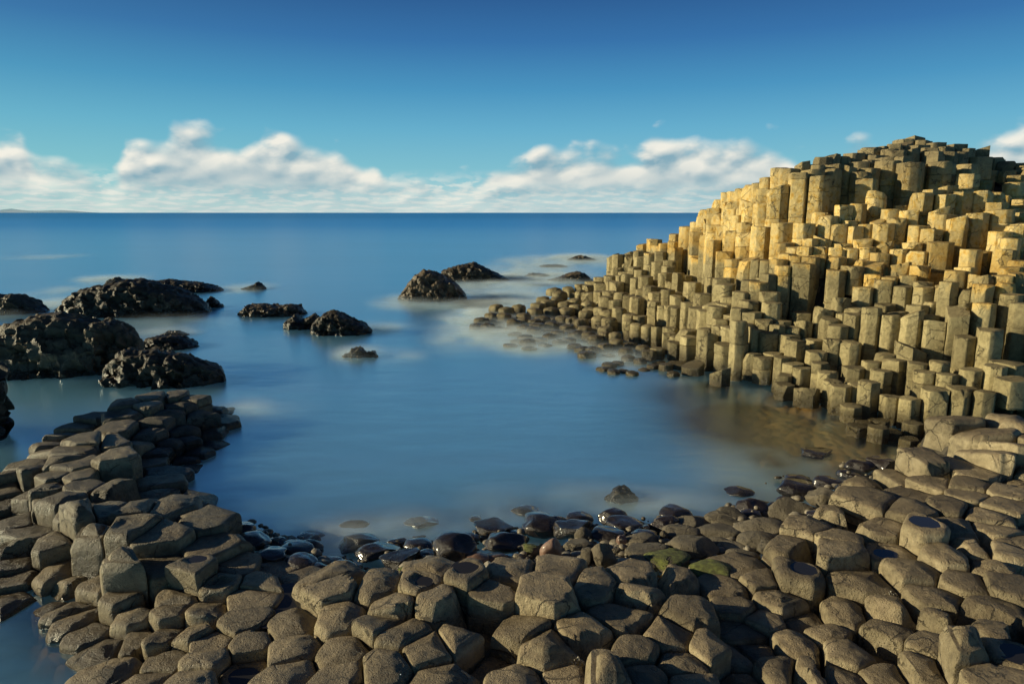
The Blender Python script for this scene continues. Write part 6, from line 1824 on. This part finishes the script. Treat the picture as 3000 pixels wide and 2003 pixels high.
    F.append(tuple(last + i for i in reversed(range(n))))
    return W, F, (cx, cy), Rm, dish, (n, len(rings), [(k, rings[k][4]) for k in jr])


rest_v, rest_f = [], []
side_v, side_f = [], []
PUDDLES = []
SHORE = []
for i, a in enumerate(ALL):
    x, y, z, kind, what, idx = a[:6]
    rr = random.Random(1000 + i * 7)
    poly, zmin = cell(i, rr)
    if len(poly) < 3:
        continue
    big = what == 'stone'
    zb = max(-.5, min(zmin - .35, z - .5)) if big else max(-.5, min(zmin - .3, z - .4))
    V, F, c, Rm, dish, (nring, nrings, jts) = column_geometry(poly, z, zb, kind, rr, big)
    if z < .9:
        SHORE.append((c[0], c[1], Rm))
    row = STONES[idx] if big else COLUMNS[idx]
    lab = row[4] if len(row) > 4 else ''
    if lab is None:
        dst_v, dst_f = (side_v, side_f) if big else (rest_v, rest_f)
        o = len(dst_v)
        dst_v += V
        dst_f += [tuple(q + o for q in f) for f in F]
        continue
    mat = (M['shadow_stone'] if kind == 'w' else (M['shaded_stone'] if c[0] < -1.6 and c[1] > 7.4 else M['stone'])) if big else M['mound']
    name = 'stepping_stone' if big else 'basalt_column'
    ang = 48 if big else 38
    # joints that show above the neighbours split the column into stacked drums
    seen = [k for k, s in jts if s < min(z - zmin - .06, z - .06)]
    if seen and lab and row[5]:
        ob = bpy.data.objects.new(name, None)
        COL.objects.link(ob)
        ob.location = (c[0], c[1], zb)
        cuts = [0] + seen + [nrings - 1]
        for a0, a1 in zip(cuts, cuts[1:]):
            first, last = a0 == 0, a1 == nrings - 1
            lo, hi = (0 if first else 1 + a0 * nring), 1 + (a1 + 1) * nring
            vs = [(q[0], q[1], q[2]) for q in V[lo:hi]]
            if not first:
                vs[:nring] = [(q[0], q[1], q[2] - .002) for q in vs[:nring]]
            fs = [tuple(q - lo for q in f) for f in F if min(f) >= lo and max(f) < hi and not (len(f) == nring and nring > 4)]
            m0 = len(vs)
            if not first:
                fs.append(tuple(range(nring)))
            fs.append(tuple(reversed(range(m0 - nring, m0))))
            dr = mesh_obj('cap' if first else 'drum', vs, fs, mat, sharp=ang)
            dr.data.transform(Matrix.Translation((-c[0], -c[1], -zb)))
            dr.parent = ob
    else:
        ob = mesh_obj(name, V, F, mat, sharp=ang)
        localise(ob, (c[0], c[1], zb))
    tag(ob, lab, 'stepping stone' if big else 'rock column', 'worn tops of basalt columns in the foreground' if big else 'columns of the basalt mound', kind='thing')
    if kind == 'O':
        PUDDLES.append((c[0], c[1], z - dish * .42, Rm * .5, row[6] if len(row) > 6 else ''))
if side_v:
    ob = mesh_obj('rock_pavement', side_v, side_f, M['stone'], sharp=48)
    tag(ob, kind='structure')
BARN = {}
for ob in [o for o in COL.objects if o.name.startswith('stepping_stone') and o.type == 'MESH']:
    for bx_, by_ in BARNACLES:
        d = math.hypot(ob.location.x - bx_, ob.location.y - by_)
        if d < BARN.get((bx_, by_), (1, None))[0]:
            BARN[(bx_, by_)] = (d, ob)
rb = random.Random(3)
for d, ob in BARN.values():
    me = ob.data
    cand = [p for p in me.polygons if p.normal.y < -.25 and -.1 < p.normal.z < .75 and p.normal.x > -.3 and (p.center.z + ob.location.z) > .15]
    if not cand:
        continue
    vs, fs = [], []
    core = min(cand, key=lambda p: (p.center.z + ob.location.z - .42) ** 2 - .3 * p.normal.x)
    near_ = [p for p in cand if (p.center - core.center).length < .17]
    for _ in range(170):
        p = rb.choice(near_)
        q = me.vertices[rb.choice(list(p.vertices))].co.lerp(me.vertices[rb.choice(list(p.vertices))].co, rb.random()).lerp(p.center, rb.random())
        s = rb.uniform(.004, .010)
        t1 = p.normal.orthogonal().normalized()
        t2 = p.normal.cross(t1)
        o = len(vs)
        for k in range(6):
            a = k * 1.0472
            vs.append(tuple(q + (t1 * math.cos(a) + t2 * math.sin(a)) * s - p.normal * .002))
        for k in range(6):
            a = k * 1.0472
            vs.append(tuple(q + (t1 * math.cos(a) + t2 * math.sin(a)) * s * .45 + p.normal * s * 1.1))
        fs += [(o + k, o + (k + 1) % 6, o + 6 + (k + 1) % 6, o + 6 + k) for k in range(6)] + [tuple(o + 6 + k for k in range(6))]
    w = mesh_obj('barnacle_patch', vs, fs, M['pale'], smooth=False)
    w['kind'] = 'stuff'
    w.parent = ob
if rest_v:
    ob = mesh_obj('column_field', rest_v, rest_f, M['mound'], sharp=38)
    tag(ob, 'close-packed smaller basalt columns filling the gaps of the mound', 'rock columns', kind='stuff')

for (x, y, z, r, lab) in PUDDLES:
    rr = random.Random(int(x * 1000))
    n = 28
    V = [(x, y, z)] + [(x + r * 1.25 * math.cos(6.2832 * k / n), y + r * 1.25 * math.sin(6.2832 * k / n), z) for k in range(n)]
    F = [(0, 1 + k, 1 + (k + 1) % n) for k in range(n)]
    ob = mesh_obj('rain_puddle', V, F, M['puddle'])
    localise(ob, (x, y, z))
    tag(ob, lab, 'puddle', 'puddles in hollow stone tops')


# ------------------------------------------------------------------ beach boulders
def boulder(x, y, z, w, d, h, kind, seed):
    rr = random.Random(seed)
    bm = bmesh.new()
    bmesh.ops.create_icosphere(bm, subdivisions=4, radius=1.0)
    planes = []
    npl = {'w': 9, 'd': 9, 'g': 7, 'p': 5, 'l': 8, 's': 6, 'a': 11, 'b': 9, 'u': 10}[kind]
    for _ in range(npl):
        v = Vector((rr.gauss(0, 1), rr.gauss(0, 1), rr.gauss(0, .8))).normalized()
        planes.append((v, rr.uniform(.55, .86) if kind in 'abul' else rr.uniform(.68, .95)))
    if kind in 'b':
        planes += [(Vector((rr.uniform(-.15, .15), rr.uniform(-.2, .05), 1)).normalized(), .6), (Vector((-.75, -.6, .1)).normalized(), .66), (Vector((.55, -.8, .05)).normalized(), .66)]
    sq = 3.2 if kind in 'bal' else 2.3
    sd = rr.uniform(0, 99)
    rot = rr.uniform(-.5, .5)
    tx, ty = rr.uniform(-.18, .18), rr.uniform(-.15, .15)
    cr, sr = math.cos(rot), math.sin(rot)
    soft = .06 if kind in 'abul' else .12
    for v in bm.verts:
        p = v.co.copy()
        k = (abs(p.x) ** sq + abs(p.y) ** sq + abs(p.z) ** sq) ** (-1 / sq)
        p *= k
        for n_, dd in planes:
            e = p.dot(n_) - dd
            if e > -soft:
                # smooth clamp against the facet
                e2 = max(e, 0) if e > soft else (e + soft) ** 2 / (4 * soft)
                p -= n_ * e2
        p += v.co * (noise.noise(p * 1.6 + Vector((sd, 0, 0))) * .10 + noise.noise(p * 4.5 + Vector((0, sd, 0))) * .04 + noise.noise(p * 11 + Vector((0, sd, 0))) * .014)
        if kind == 'u':
            tpr = 1 - .33 * (p.z + .3)
            p.x *= tpr
            p.y *= tpr
            p.x += .12 * p.z
        X, Y = p.x * cr - p.y * sr, p.x * sr + p.y * cr
        v.co = Vector((x + X * w * .6, y + Y * d * .6, z + h * .42 + (p.z + X * tx + Y * ty) * h * .58))
    me = bpy.data.meshes.new('beach_boulder')
    bm.to_mesh(me)
    bm.free()
    me.polygons.foreach_set('use_smooth', [True] * len(me.polygons))
    me.materials.append({'w': M['wet'], 's': M['wet'], 'b': M['wet'], 'd': M['dry'], 'a': M['dry'], 'u': M['dry'], 'g': M['dry'], 'p': M['pink'], 'l': M['pale']}[kind])
    o = bpy.data.objects.new('beach_boulder', me)
    COL.objects.link(o)
    localise(o, (x, y, z))
    return o


def weed_coat(o, seed):
    me = o.data
    sd = Vector((seed, 0, 0))
    keep = [p for p in me.polygons if p.normal.z + .55 * noise.noise(p.center * 9 + sd) + .3 * noise.noise(p.center * 25 + sd) > .62]
    if not keep:
        return
    idx, vs, fs = {}, [], []
    for p in keep:
        f = []
        for v in p.vertices:
            if v not in idx:
                idx[v] = len(vs)
                q = me.vertices[v]
                vs.append(tuple(q.co + q.normal * (.004 + .004 * noise.noise(q.co * 40))))
            f.append(idx[v])
        fs.append(f)
    w = mesh_obj('green_weed', vs, fs, M['weed'])
    w.parent = o


for i, b in enumerate(BOULDERS):
    if len(b) > 7 and not b[7]:
        continue
    o = boulder(*b[:7], seed=500 + i)
    if b[6] == 'g':
        weed_coat(o, i)
    tag(o, b[7] if len(b) > 7 else '', 'boulder', 'boulders on the beach of the cove')
    if b[2] < .25:
        SHORE.append((b[0], b[1], b[3] * .5))


# loose shingle between the boulders, too many to count
pv, pf = [], []
rp = random.Random(5)
bm = bmesh.new()
bmesh.ops.create_icosphere(bm, subdivisions=2, radius=1)
iv = [v.co.copy() for v in bm.verts]
jf = [[v.index for v in f.verts] for f in bm.faces]
bm.free()
for b in BOULDERS:
    if b[6] == 's' or b[2] < 0.03:
        continue
    for _ in range(11):
        a, q = rp.uniform(0, 6.28), rp.uniform(.45, 1.0) * max(b[3], .18)
        x, y = b[0] + q * math.cos(a), b[1] + q * math.sin(a)
        s = rp.uniform(.018, .06) * rp.uniform(.6, 1.3)
        z = b[2] + .12 * b[5] / 1.1 - .01 + rp.uniform(-.02, .03)
        dm = Vector((rp.uniform(.8, 1.5), rp.uniform(.7, 1.1), rp.uniform(.5, .9))) * s
        sd = rp.uniform(0, 50)
        o = len(pv)
        for c in iv:
            k = 1 + .35 * noise.noise(c * 1.3 + Vector((sd, 0, 0)))
            pv.append((x + c.x * dm.x * k, y + c.y * dm.y * k, z + c.z * dm.z * k))
        pf += [[o + i_ for i_ in f] for f in jf]
ob = mesh_obj('shingle', pv, pf, M['pebble'])
tag(ob, 'loose shingle and pebbles between the beach boulders', 'shingle', kind='stuff')


# ------------------------------------------------------------------ rocks in the sea
def sea_rock(name, yc, dp, prof, seed, brown=False, stack=False):
    xs = [p[0] for p in prof]
    x0, x1 = xs[0], xs[-1]
    L = x1 - x0
    top = max(p[1] for p in prof)
    nu, na = (150, 84) if L > 2.5 else (90, 56)
    V, F = [], []
    A0, A1 = -.22, math.pi + .22

    def ptop(x):
        for (xa, za), (xb, zb_) in zip(prof, prof[1:]):
            if x <= xb:
                t = (x - xa) / max(1e-6, xb - xa)
                return za + (zb_ - za) * t
        return prof[-1][1]
    sd = seed * 3.7
    for iu in range(nu + 1):
        u = -1 + 2 * iu / nu
        u = math.sin(u * math.pi / 2) * .35 + u * .65
        x = (x0 + x1) / 2 + u * L / 2
        h = ptop(x)
        hw = dp * .5 * max(.02, 1 - abs(u) ** 3.0) ** .6
        for ia in range(na + 1):
            a = A0 + (A1 - A0) * ia / na
            ca, sa = math.cos(a), math.sin(a)
            yy = yc - hw * math.copysign(abs(ca) ** .8, ca)
            zz = h * math.copysign(abs(sa) ** .75, sa) if sa > 0 else sa * 1.6
            P = Vector((x, yy, zz))
            s = min(1.0, .35 + top * .5)
            q = P * (1.5 / s) + Vector((sd, sd * .3, 0))
            rid = noise.ridged_multi_fractal(q, 1.0, 2.1, 6, 1.0, 2.0) - 1.0
            tur = noise.noise(q * 2.3)
            blk = noise.cell(Vector((q.x * 1.3 + q.z * .8 + tur * .35, q.y * 1.3, q.z * 1.7 - q.x * .5))) + .5 * noise.cell(Vector((q.x * 2.9 + q.z * 1.3, q.y * 2.7 + tur * .3, q.z * 3.1))) - .75
            amp = .2 * s * min(1.0, h / max(.25, top) + .25)
            nrm = Vector((u * .4, -ca * .9, sa)).normalized()
            up = .35 if sa > .8 else 1.0
            P += nrm * (rid * amp * .55 + tur * amp * .7 + blk * amp * .8) * up
            P += noise.noise_vector(q * 4.5) * amp * .22
            V.append(P[:])
    for iu in range(nu):
        for ia in range(na):
            a = iu * (na + 1) + ia
            F.append((a, a + na + 1, a + na + 2, a + 1))
    F.append(tuple(range(na + 1)))
    F.append(tuple(nu * (na + 1) + k for k in reversed(range(na + 1))))
    o = mesh_obj(name, V, F, M['sea_rock_brown'] if brown else M['sea_rock'], sharp=50)
    localise(o, ((x0 + x1) / 2, yc, 0))
    for k in range(12):
        xx = x0 + L * (k + .5) / 12
        SHORE.append((xx, yc, dp * .4))
    return o


for i, (key, yc, dp, prof, lab, brown) in enumerate(SEA_ROCKS):
    o = sea_rock('sea_rock', yc, dp, prof, 3 + i, brown)
    tag(o, lab, 'sea rock', 'rocks standing in the sea')

# the dark ledged crag at the left edge, cut by the frame: slabs piled on each other
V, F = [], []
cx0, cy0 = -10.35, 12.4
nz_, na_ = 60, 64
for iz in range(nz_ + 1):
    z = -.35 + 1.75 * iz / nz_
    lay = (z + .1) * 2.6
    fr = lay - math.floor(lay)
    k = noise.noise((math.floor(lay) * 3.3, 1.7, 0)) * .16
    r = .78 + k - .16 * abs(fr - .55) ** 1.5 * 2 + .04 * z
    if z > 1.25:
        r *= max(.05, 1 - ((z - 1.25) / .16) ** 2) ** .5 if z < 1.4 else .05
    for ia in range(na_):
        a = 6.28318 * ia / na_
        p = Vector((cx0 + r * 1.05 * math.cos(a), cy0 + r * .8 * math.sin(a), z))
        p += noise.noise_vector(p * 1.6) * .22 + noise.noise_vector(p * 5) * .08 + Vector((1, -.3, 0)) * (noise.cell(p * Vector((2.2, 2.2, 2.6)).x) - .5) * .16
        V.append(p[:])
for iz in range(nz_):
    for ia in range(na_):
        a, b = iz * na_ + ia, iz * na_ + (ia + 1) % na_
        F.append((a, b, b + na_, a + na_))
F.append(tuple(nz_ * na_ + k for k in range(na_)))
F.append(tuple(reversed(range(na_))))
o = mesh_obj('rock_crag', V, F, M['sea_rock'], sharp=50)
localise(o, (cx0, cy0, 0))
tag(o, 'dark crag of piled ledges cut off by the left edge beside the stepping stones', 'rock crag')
SHORE.append((cx0, cy0, .7))


# ------------------------------------------------------------------ sea bed and bedrock sheet
def bed_height(x, y):
    z = -1.6
    near = kd.find_n((x, y, 0), 3)
    d0 = near[0][2]
    if ALL[near[0][1]][4] == 'column':
        # rubble core of the mound, under the tops and never proud of the water's edge
        lo = min(ALL[j][2] for _, j, _ in kd.find_n((x, y, 0), 7))
        core = min(lo - .5, (lo - .55) * 1.0)
        return max(-.62 - .15 * min(d0, 3.0), core) if d0 < .8 and lo > .75 else -.62 - .15 * min(d0, 3.0)
    zs = [ALL[j][2] for _, j, _ in near]
    t = min(zs)
    if d0 < .5:
        zz = min(t - .22, .5 * t + .6)
        return max(-.55, zz) if d0 < .38 else max(-.55, zz - (d0 - .38) * 3)
    sl = -.25 - .10 * max(0, d0 - .5)
    return max(z, sl - .3)


def axis(fine0, fine1, step, lo, hi):
    v = []
    q = fine0
    while q <= fine1 + 1e-6:
        v.append(q)
        q += step
    s = step
    a = fine0
    left = []
    while a > lo:
        s *= 1.35
        a -= s
        left.append(max(a, lo))
    s = step
    b = v[-1]
    while b < hi:
        s *= 1.35
        b += s
        v.append(min(b, hi))
    return left[::-1] + v


def sheet(name, xs, ys, zf, mat):
    V = [(x, y, zf(x, y)) for y in ys for x in xs]
    n = len(xs)
    F = [(r * n + c, r * n + c + 1, (r + 1) * n + c + 1, (r + 1) * n + c) for r in range(len(ys) - 1) for c in range(n - 1)]
    return mesh_obj(name, V, F, mat)


bx = axis(-9, 20, .2, -400, 400)
by = axis(2.5, 37, .2, -60, 400)


def bedz(x, y):
    if -9.5 < x < 20.5 and 2 < y < 38:
        return bed_height(x, y)
    return -1.7


bed = sheet('sea_bed', bx, by, bedz, M['bed'])
tag(bed, kind='structure')

# water: one sheet to the horizon
wx = axis(-26, 24, .25, -60000, 60000)
wy = axis(2.5, 48, .25, -3000, 60000)
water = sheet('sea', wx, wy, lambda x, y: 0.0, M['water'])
tag(water, kind='structure')
sk = KDTree(len(SHORE))
for i, s in enumerate(SHORE):
    sk.insert((s[0], s[1], 0), i)
sk.balance()
cl, ca_, ne = [], [], []
for v in water.data.vertices:
    x, y = v.co.x, v.co.y
    c = 0.0
    if -26 < x < 24 and 2 < y < 48:
        for (ex, ey, rx, ry, s) in CLEAR:
            q = ((x - ex) / rx) ** 2 + ((y - ey) / ry) ** 2
            if q < 2.2:
                c = max(c, s * min(1.0, math.exp(-q * 1.1) * 1.35))
        co, k, d = sk.find((x, y, 0))
        d -= SHORE[k][2]
        ne.append(max(0.0, 1 - max(0, d) / 1.2))
        c = min(1.0, c + .35 * max(0.0, 1 - max(0, d) / .35))
    else:
        ne.append(0.0)
    cl.append(min(1.0, c))
    pool = max(0.0, 1 - (max(0, (math.hypot((x + 4.9) / 1.6, (y - 5.9) / 1.9) - .75)) / .35)) if x < -2.5 and y < 9 else 0.0
    ca_.append(pool)
for nm, vals in (('clear', cl), ('calm', ca_), ('near', ne)):
    at = water.data.attributes.new(nm, 'FLOAT', 'POINT')
    at.data.foreach_set('value', vals)

# surf mist: thin veils lying one above the other where the swell breaks
V, F, A = [], [], []
for (ex, ey, rx, ry, s) in FOAM:
    layers = 6
    for L in range(layers):
        z = .02 + .05 * L + .004 * R.random()
        nr, na = 8, 28
        o = len(V)
        V.append((ex, ey, z))
        A.append(s * 0.95 * (1 - L / layers) ** 1.2)
        for r in range(1, nr + 1):
            q = r / nr
            for k in range(na):
                th = 6.28318 * k / na
                V.append((ex + rx * 1.65 * q * math.cos(th), ey + ry * 1.65 * q * math.sin(th), z))
                A.append(s * 0.95 * (1 - L / layers) ** 1.2 * (1 - q * q) ** 2)
        F += [(o, o + 1 + k, o + 1 + (k + 1) % na) for k in range(na)]
        for r in range(nr - 1):
            a, b = o + 1 + r * na, o + 1 + (r + 1) * na
            F += [(a + k, b + k, b + (k + 1) % na, a + (k + 1) % na) for k in range(na)]
mist = mesh_obj('surf_mist', V, F, M['mist'])
at = mist.data.attributes.new('mist', 'FLOAT', 'POINT')
at.data.foreach_set('value', A)
tag(mist, 'soft white surf mist around the rocks', 'surf', kind='stuff')

# the rock-pool at the centre of the foreground
n = 40
px, py, pz = POOL
V = [(px, py, pz)] + [(px + .55 * math.cos(6.2832 * k / n), py + .42 * math.sin(6.2832 * k / n), pz) for k in range(n)]
ob = mesh_obj('rock_pool', V, [(0, 1 + k, 1 + (k + 1) % n) for k in range(n)], M['puddle'])
localise(ob, (px, py, pz))
tag(ob, 'dark still pool between the stepping stones left of the foreground centre', 'rock pool')

# island on the horizon
V, F = [], []
isl = [(-13250, 0), (-12911, 18), (-12620, 40), (-12329, 58), (-12086, 88), (-11941, 100), (-11795, 72), (-11553, 52), (-11262, 50), (-11020, 60), (-10729, 62), (-10486, 50), (-10292, 28), (-10147, 8), (-10050, 0)]
for x, h in isl:
    V += [(x, 16000, -5), (x, 16600, max(h, 1)), (x, 17400, -5)]
for i in range(len(isl) - 1):
    a = i * 3
    F += [(a, a + 3, a + 4, a + 1), (a + 1, a + 4, a + 5, a + 2)]
hl = mesh_obj('hills', V, F, M['hill'])
tag(hl, kind='structure')

# ------------------------------------------------------------------ sky
W = bpy.data.worlds.new('World')
SC.world = W
W.use_nodes = True
T = NT(W.node_tree)
dirv = T.n('ShaderNodeTexCoord').outputs['Generated']
dx, dy, dz = T.xyz(dirv)
sky = T.n('ShaderNodeTexSky', {'sky_type': 'NISHITA', 'sun_disc': False, 'sun_elevation': SUN_EL, 'sun_rotation': math.atan2(TO_SUN.x, TO_SUN.y) % (2 * math.pi)})
el = T.m('ARCSINE', dz)
az = T.m('ARCTAN2', dx, dy)
e01 = T.m('DIVIDE', el, math.pi / 2, clamp=True)
dg = lambda d: d / 90
grad = T.ramp(e01, [(0, lin(205, 228, 226)), (dg(1.6), lin(160, 210, 219)), (dg(3.5), lin(124, 192, 211)), (dg(6.5), lin(98, 175, 208)), (dg(9.5), lin(68, 148, 194)),
                    (dg(13), lin(46, 112, 171)), (dg(16.5), lin(33, 86, 144)), (dg(30), lin(14, 38, 76)), (1.0, lin(4, 12, 26))])
grad = T.mix(T.m('MULTIPLY', T.step(az, 0.05, -0.7), .35), grad, T.mix(1.0, grad, (0.88, 1.06, 0.88, 1), 'MULTIPLY'))
# clouds: cumulus band and flat far clouds, by direction
env = T.n('ShaderNodeFloatCurve')
pts = [(-.80, .07), (-.66, .088), (-.61, .082), (-.585, .052), (-.525, .05), (-.50, .083), (-.455, .09), (-.425, .108), (-.38, .098), (-.328, .11), (-.295, .10), (-.265, .096), (-.225, .078), (-.19, .06), (-.165, .036), (-.10, .042), (-.06, .04), (-.02, .055),
       (.02, .074), (.075, .092), (.11, .086), (.145, .094), (.175, .090), (.205, .106), (.25, .102), (.29, .088), (.34, .092), (.375, .08), (.42, .055), (.46, .085), (.50, .06), (.56, .065), (.60, .10), (.66, .09), (.8, .07)]
cv = env.mapping.curves[0]
while len(cv.points) < len(pts):
    cv.points.new(.5, .5)
for p, (a, h) in zip(cv.points, pts):
    p.location = ((a + .8) / 1.6, h * 8)
    p.handle_type = 'AUTO'
env.mapping.update()
T.set(env.inputs['Value'], T.m('DIVIDE', T.m('ADD', az, .8), 1.6, clamp=True))
hcl = T.m('MULTIPLY', env.outputs[0], 0.112)


def puff(da, de):
    # wind-drawn noise: sheared to the upper right
    a = T.m('ADD', T.m('ADD', az, da), T.m('MULTIPLY', el, -.18))
    e = T.m('ADD', el, de)
    p = T.comb(T.m('MULTIPLY', a, 13.0), T.m('MULTIPLY', e, 23.0), 4.3)
    nz = T.noise(p, 1.0, 4, .55, .1)
    w = T.n('ShaderNodeVectorMath', {'operation': 'ADD'}, i0=p, i1=T.comb(T.m('MULTIPLY', nz, .55), T.m('MULTIPLY', nz, .45), 0.0)).outputs[0]
    v = T.n('ShaderNodeTexVoronoi', {'feature': 'SMOOTH_F1', 'voronoi_dimensions': '2D'}, Vector=w, Scale=1.05)
    v.inputs['Smoothness'].default_value = .55
    v.inputs['Detail'].default_value = 1.0
    v.inputs['Roughness'].default_value = .45
    bil = T.m('SUBTRACT', 0.92, v.outputs['Distance'])
    return T.m('ADD', T.m('MULTIPLY', nz, .55), T.m('MULTIPLY', bil, .45))


n0 = puff(0, 0)
n1 = puff(-.009, .010)
gapn = T.m('SUBTRACT', hcl, el)
dens = T.m('ADD', T.m('MULTIPLY', T.m('ADD', gapn, .005), 40.0), T.m('MULTIPLY', T.m('SUBTRACT', n0, .42), 3.3))
aA = T.step(dens, -.35, .75)
lowfade = T.m('ADD', .35, T.m('MULTIPLY', T.step(el, .015, .05), .65))
aA = T.m('MULTIPLY', aA, lowfade)
# small flat clouds crowding towards the horizon
inv = T.m('DIVIDE', 1.0, T.m('ADD', T.m('MAXIMUM', el, 0.0), .012))
pB = T.comb(T.m('MULTIPLY', az, T.m('MULTIPLY', inv, .42)), T.m('MULTIPLY', inv, .35), 0.0)
nB = T.noise(T.comb(T.m('MULTIPLY', az, 36.0), T.m('MULTIPLY', T.m('LOGARITHM', T.m('ADD', T.m('MAXIMUM', el, 0.0), .010), 2.718), 5.5), 1.0), 1.0, 3, .55, .2)
nB1 = T.noise(T.comb(T.m('MULTIPLY', T.m('ADD', az, -.006), 36.0), T.m('MULTIPLY', T.m('LOGARITHM', T.m('ADD', T.m('MAXIMUM', el, 0.0), .014), 2.718), 5.5), 1.0), 1.0, 3, .55, .2)
aB = T.m('MULTIPLY', T.step(nB, .42, .56), T.m('SUBTRACT', 1.0, T.step(el, .03, .062)))
aB = T.m('MULTIPLY', aB, .72)
shA = T.m('ADD', .62, T.m('MULTIPLY', T.m('SUBTRACT', n0, n1), 3.2), clamp=True)
base = T.step(T.m('SUBTRACT', hcl, el), .06, .012)
shA = T.m('MULTIPLY', shA, T.m('ADD', .42, T.m('MULTIPLY', base, .58)), clamp=True)
shB = T.m('ADD', .68, T.m('MULTIPLY', T.m('SUBTRACT', nB, nB1), 2.2), clamp=True)
colA = T.mix(shA, lin(132, 172, 190), lin(246, 243, 232))
colB = T.mix(shB, lin(150, 192, 203), lin(240, 241, 232))
front = T.step(dy, 0.0, 0.2)
sc_ = T.mix(T.m('MULTIPLY', aB, front), grad, colB)
sc_ = T.mix(T.m('MULTIPLY', aA, front), sc_, colA)
sc10 = T.n('ShaderNodeVectorMath', {'operation': 'SCALE'}, i0=sc_)
sc10.inputs['Scale'].default_value = 10.0
final = T.mix(.92, sky.outputs[0], sc10.outputs[0])
bg = T.n('ShaderNodeBackground', Color=final, Strength=0.1)
T.n('ShaderNodeOutputWorld', Surface=bg.outputs[0])

# ------------------------------------------------------------------ sun, camera, settings
sl = bpy.data.lights.new('sun', 'SUN')
sl.energy = 5.0
sl.angle = math.radians(0.5)
sl.color = (1.0, 0.87, 0.57)
so = bpy.data.objects.new('sun', sl)
so.rotation_euler = TO_SUN.to_track_quat('Z', 'Y').to_euler()
so.location = (-30, 5, 20)
COL.objects.link(so)

cam = bpy.data.cameras.new('camera')
cam.sensor_width = 36
cam.lens = 36 * 1565 / 2348
cam.clip_start = .05
cam.clip_end = 120000
co = bpy.data.objects.new('camera', cam)
co.location = (0, 0, CAM_H)
co.rotation_euler = (math.pi / 2 - PITCH, 0, 0)
COL.objects.link(co)
SC.camera = co
SC.view_settings.view_transform = 'Standard'
SC.view_settings.look = 'None'
SC.view_settings.exposure = 0
SC.cycles.transparent_max_bounces = 40
SC.cycles.max_bounces = 6
SC.cycles.diffuse_bounces = 2
SC.cycles.use_denoising = True
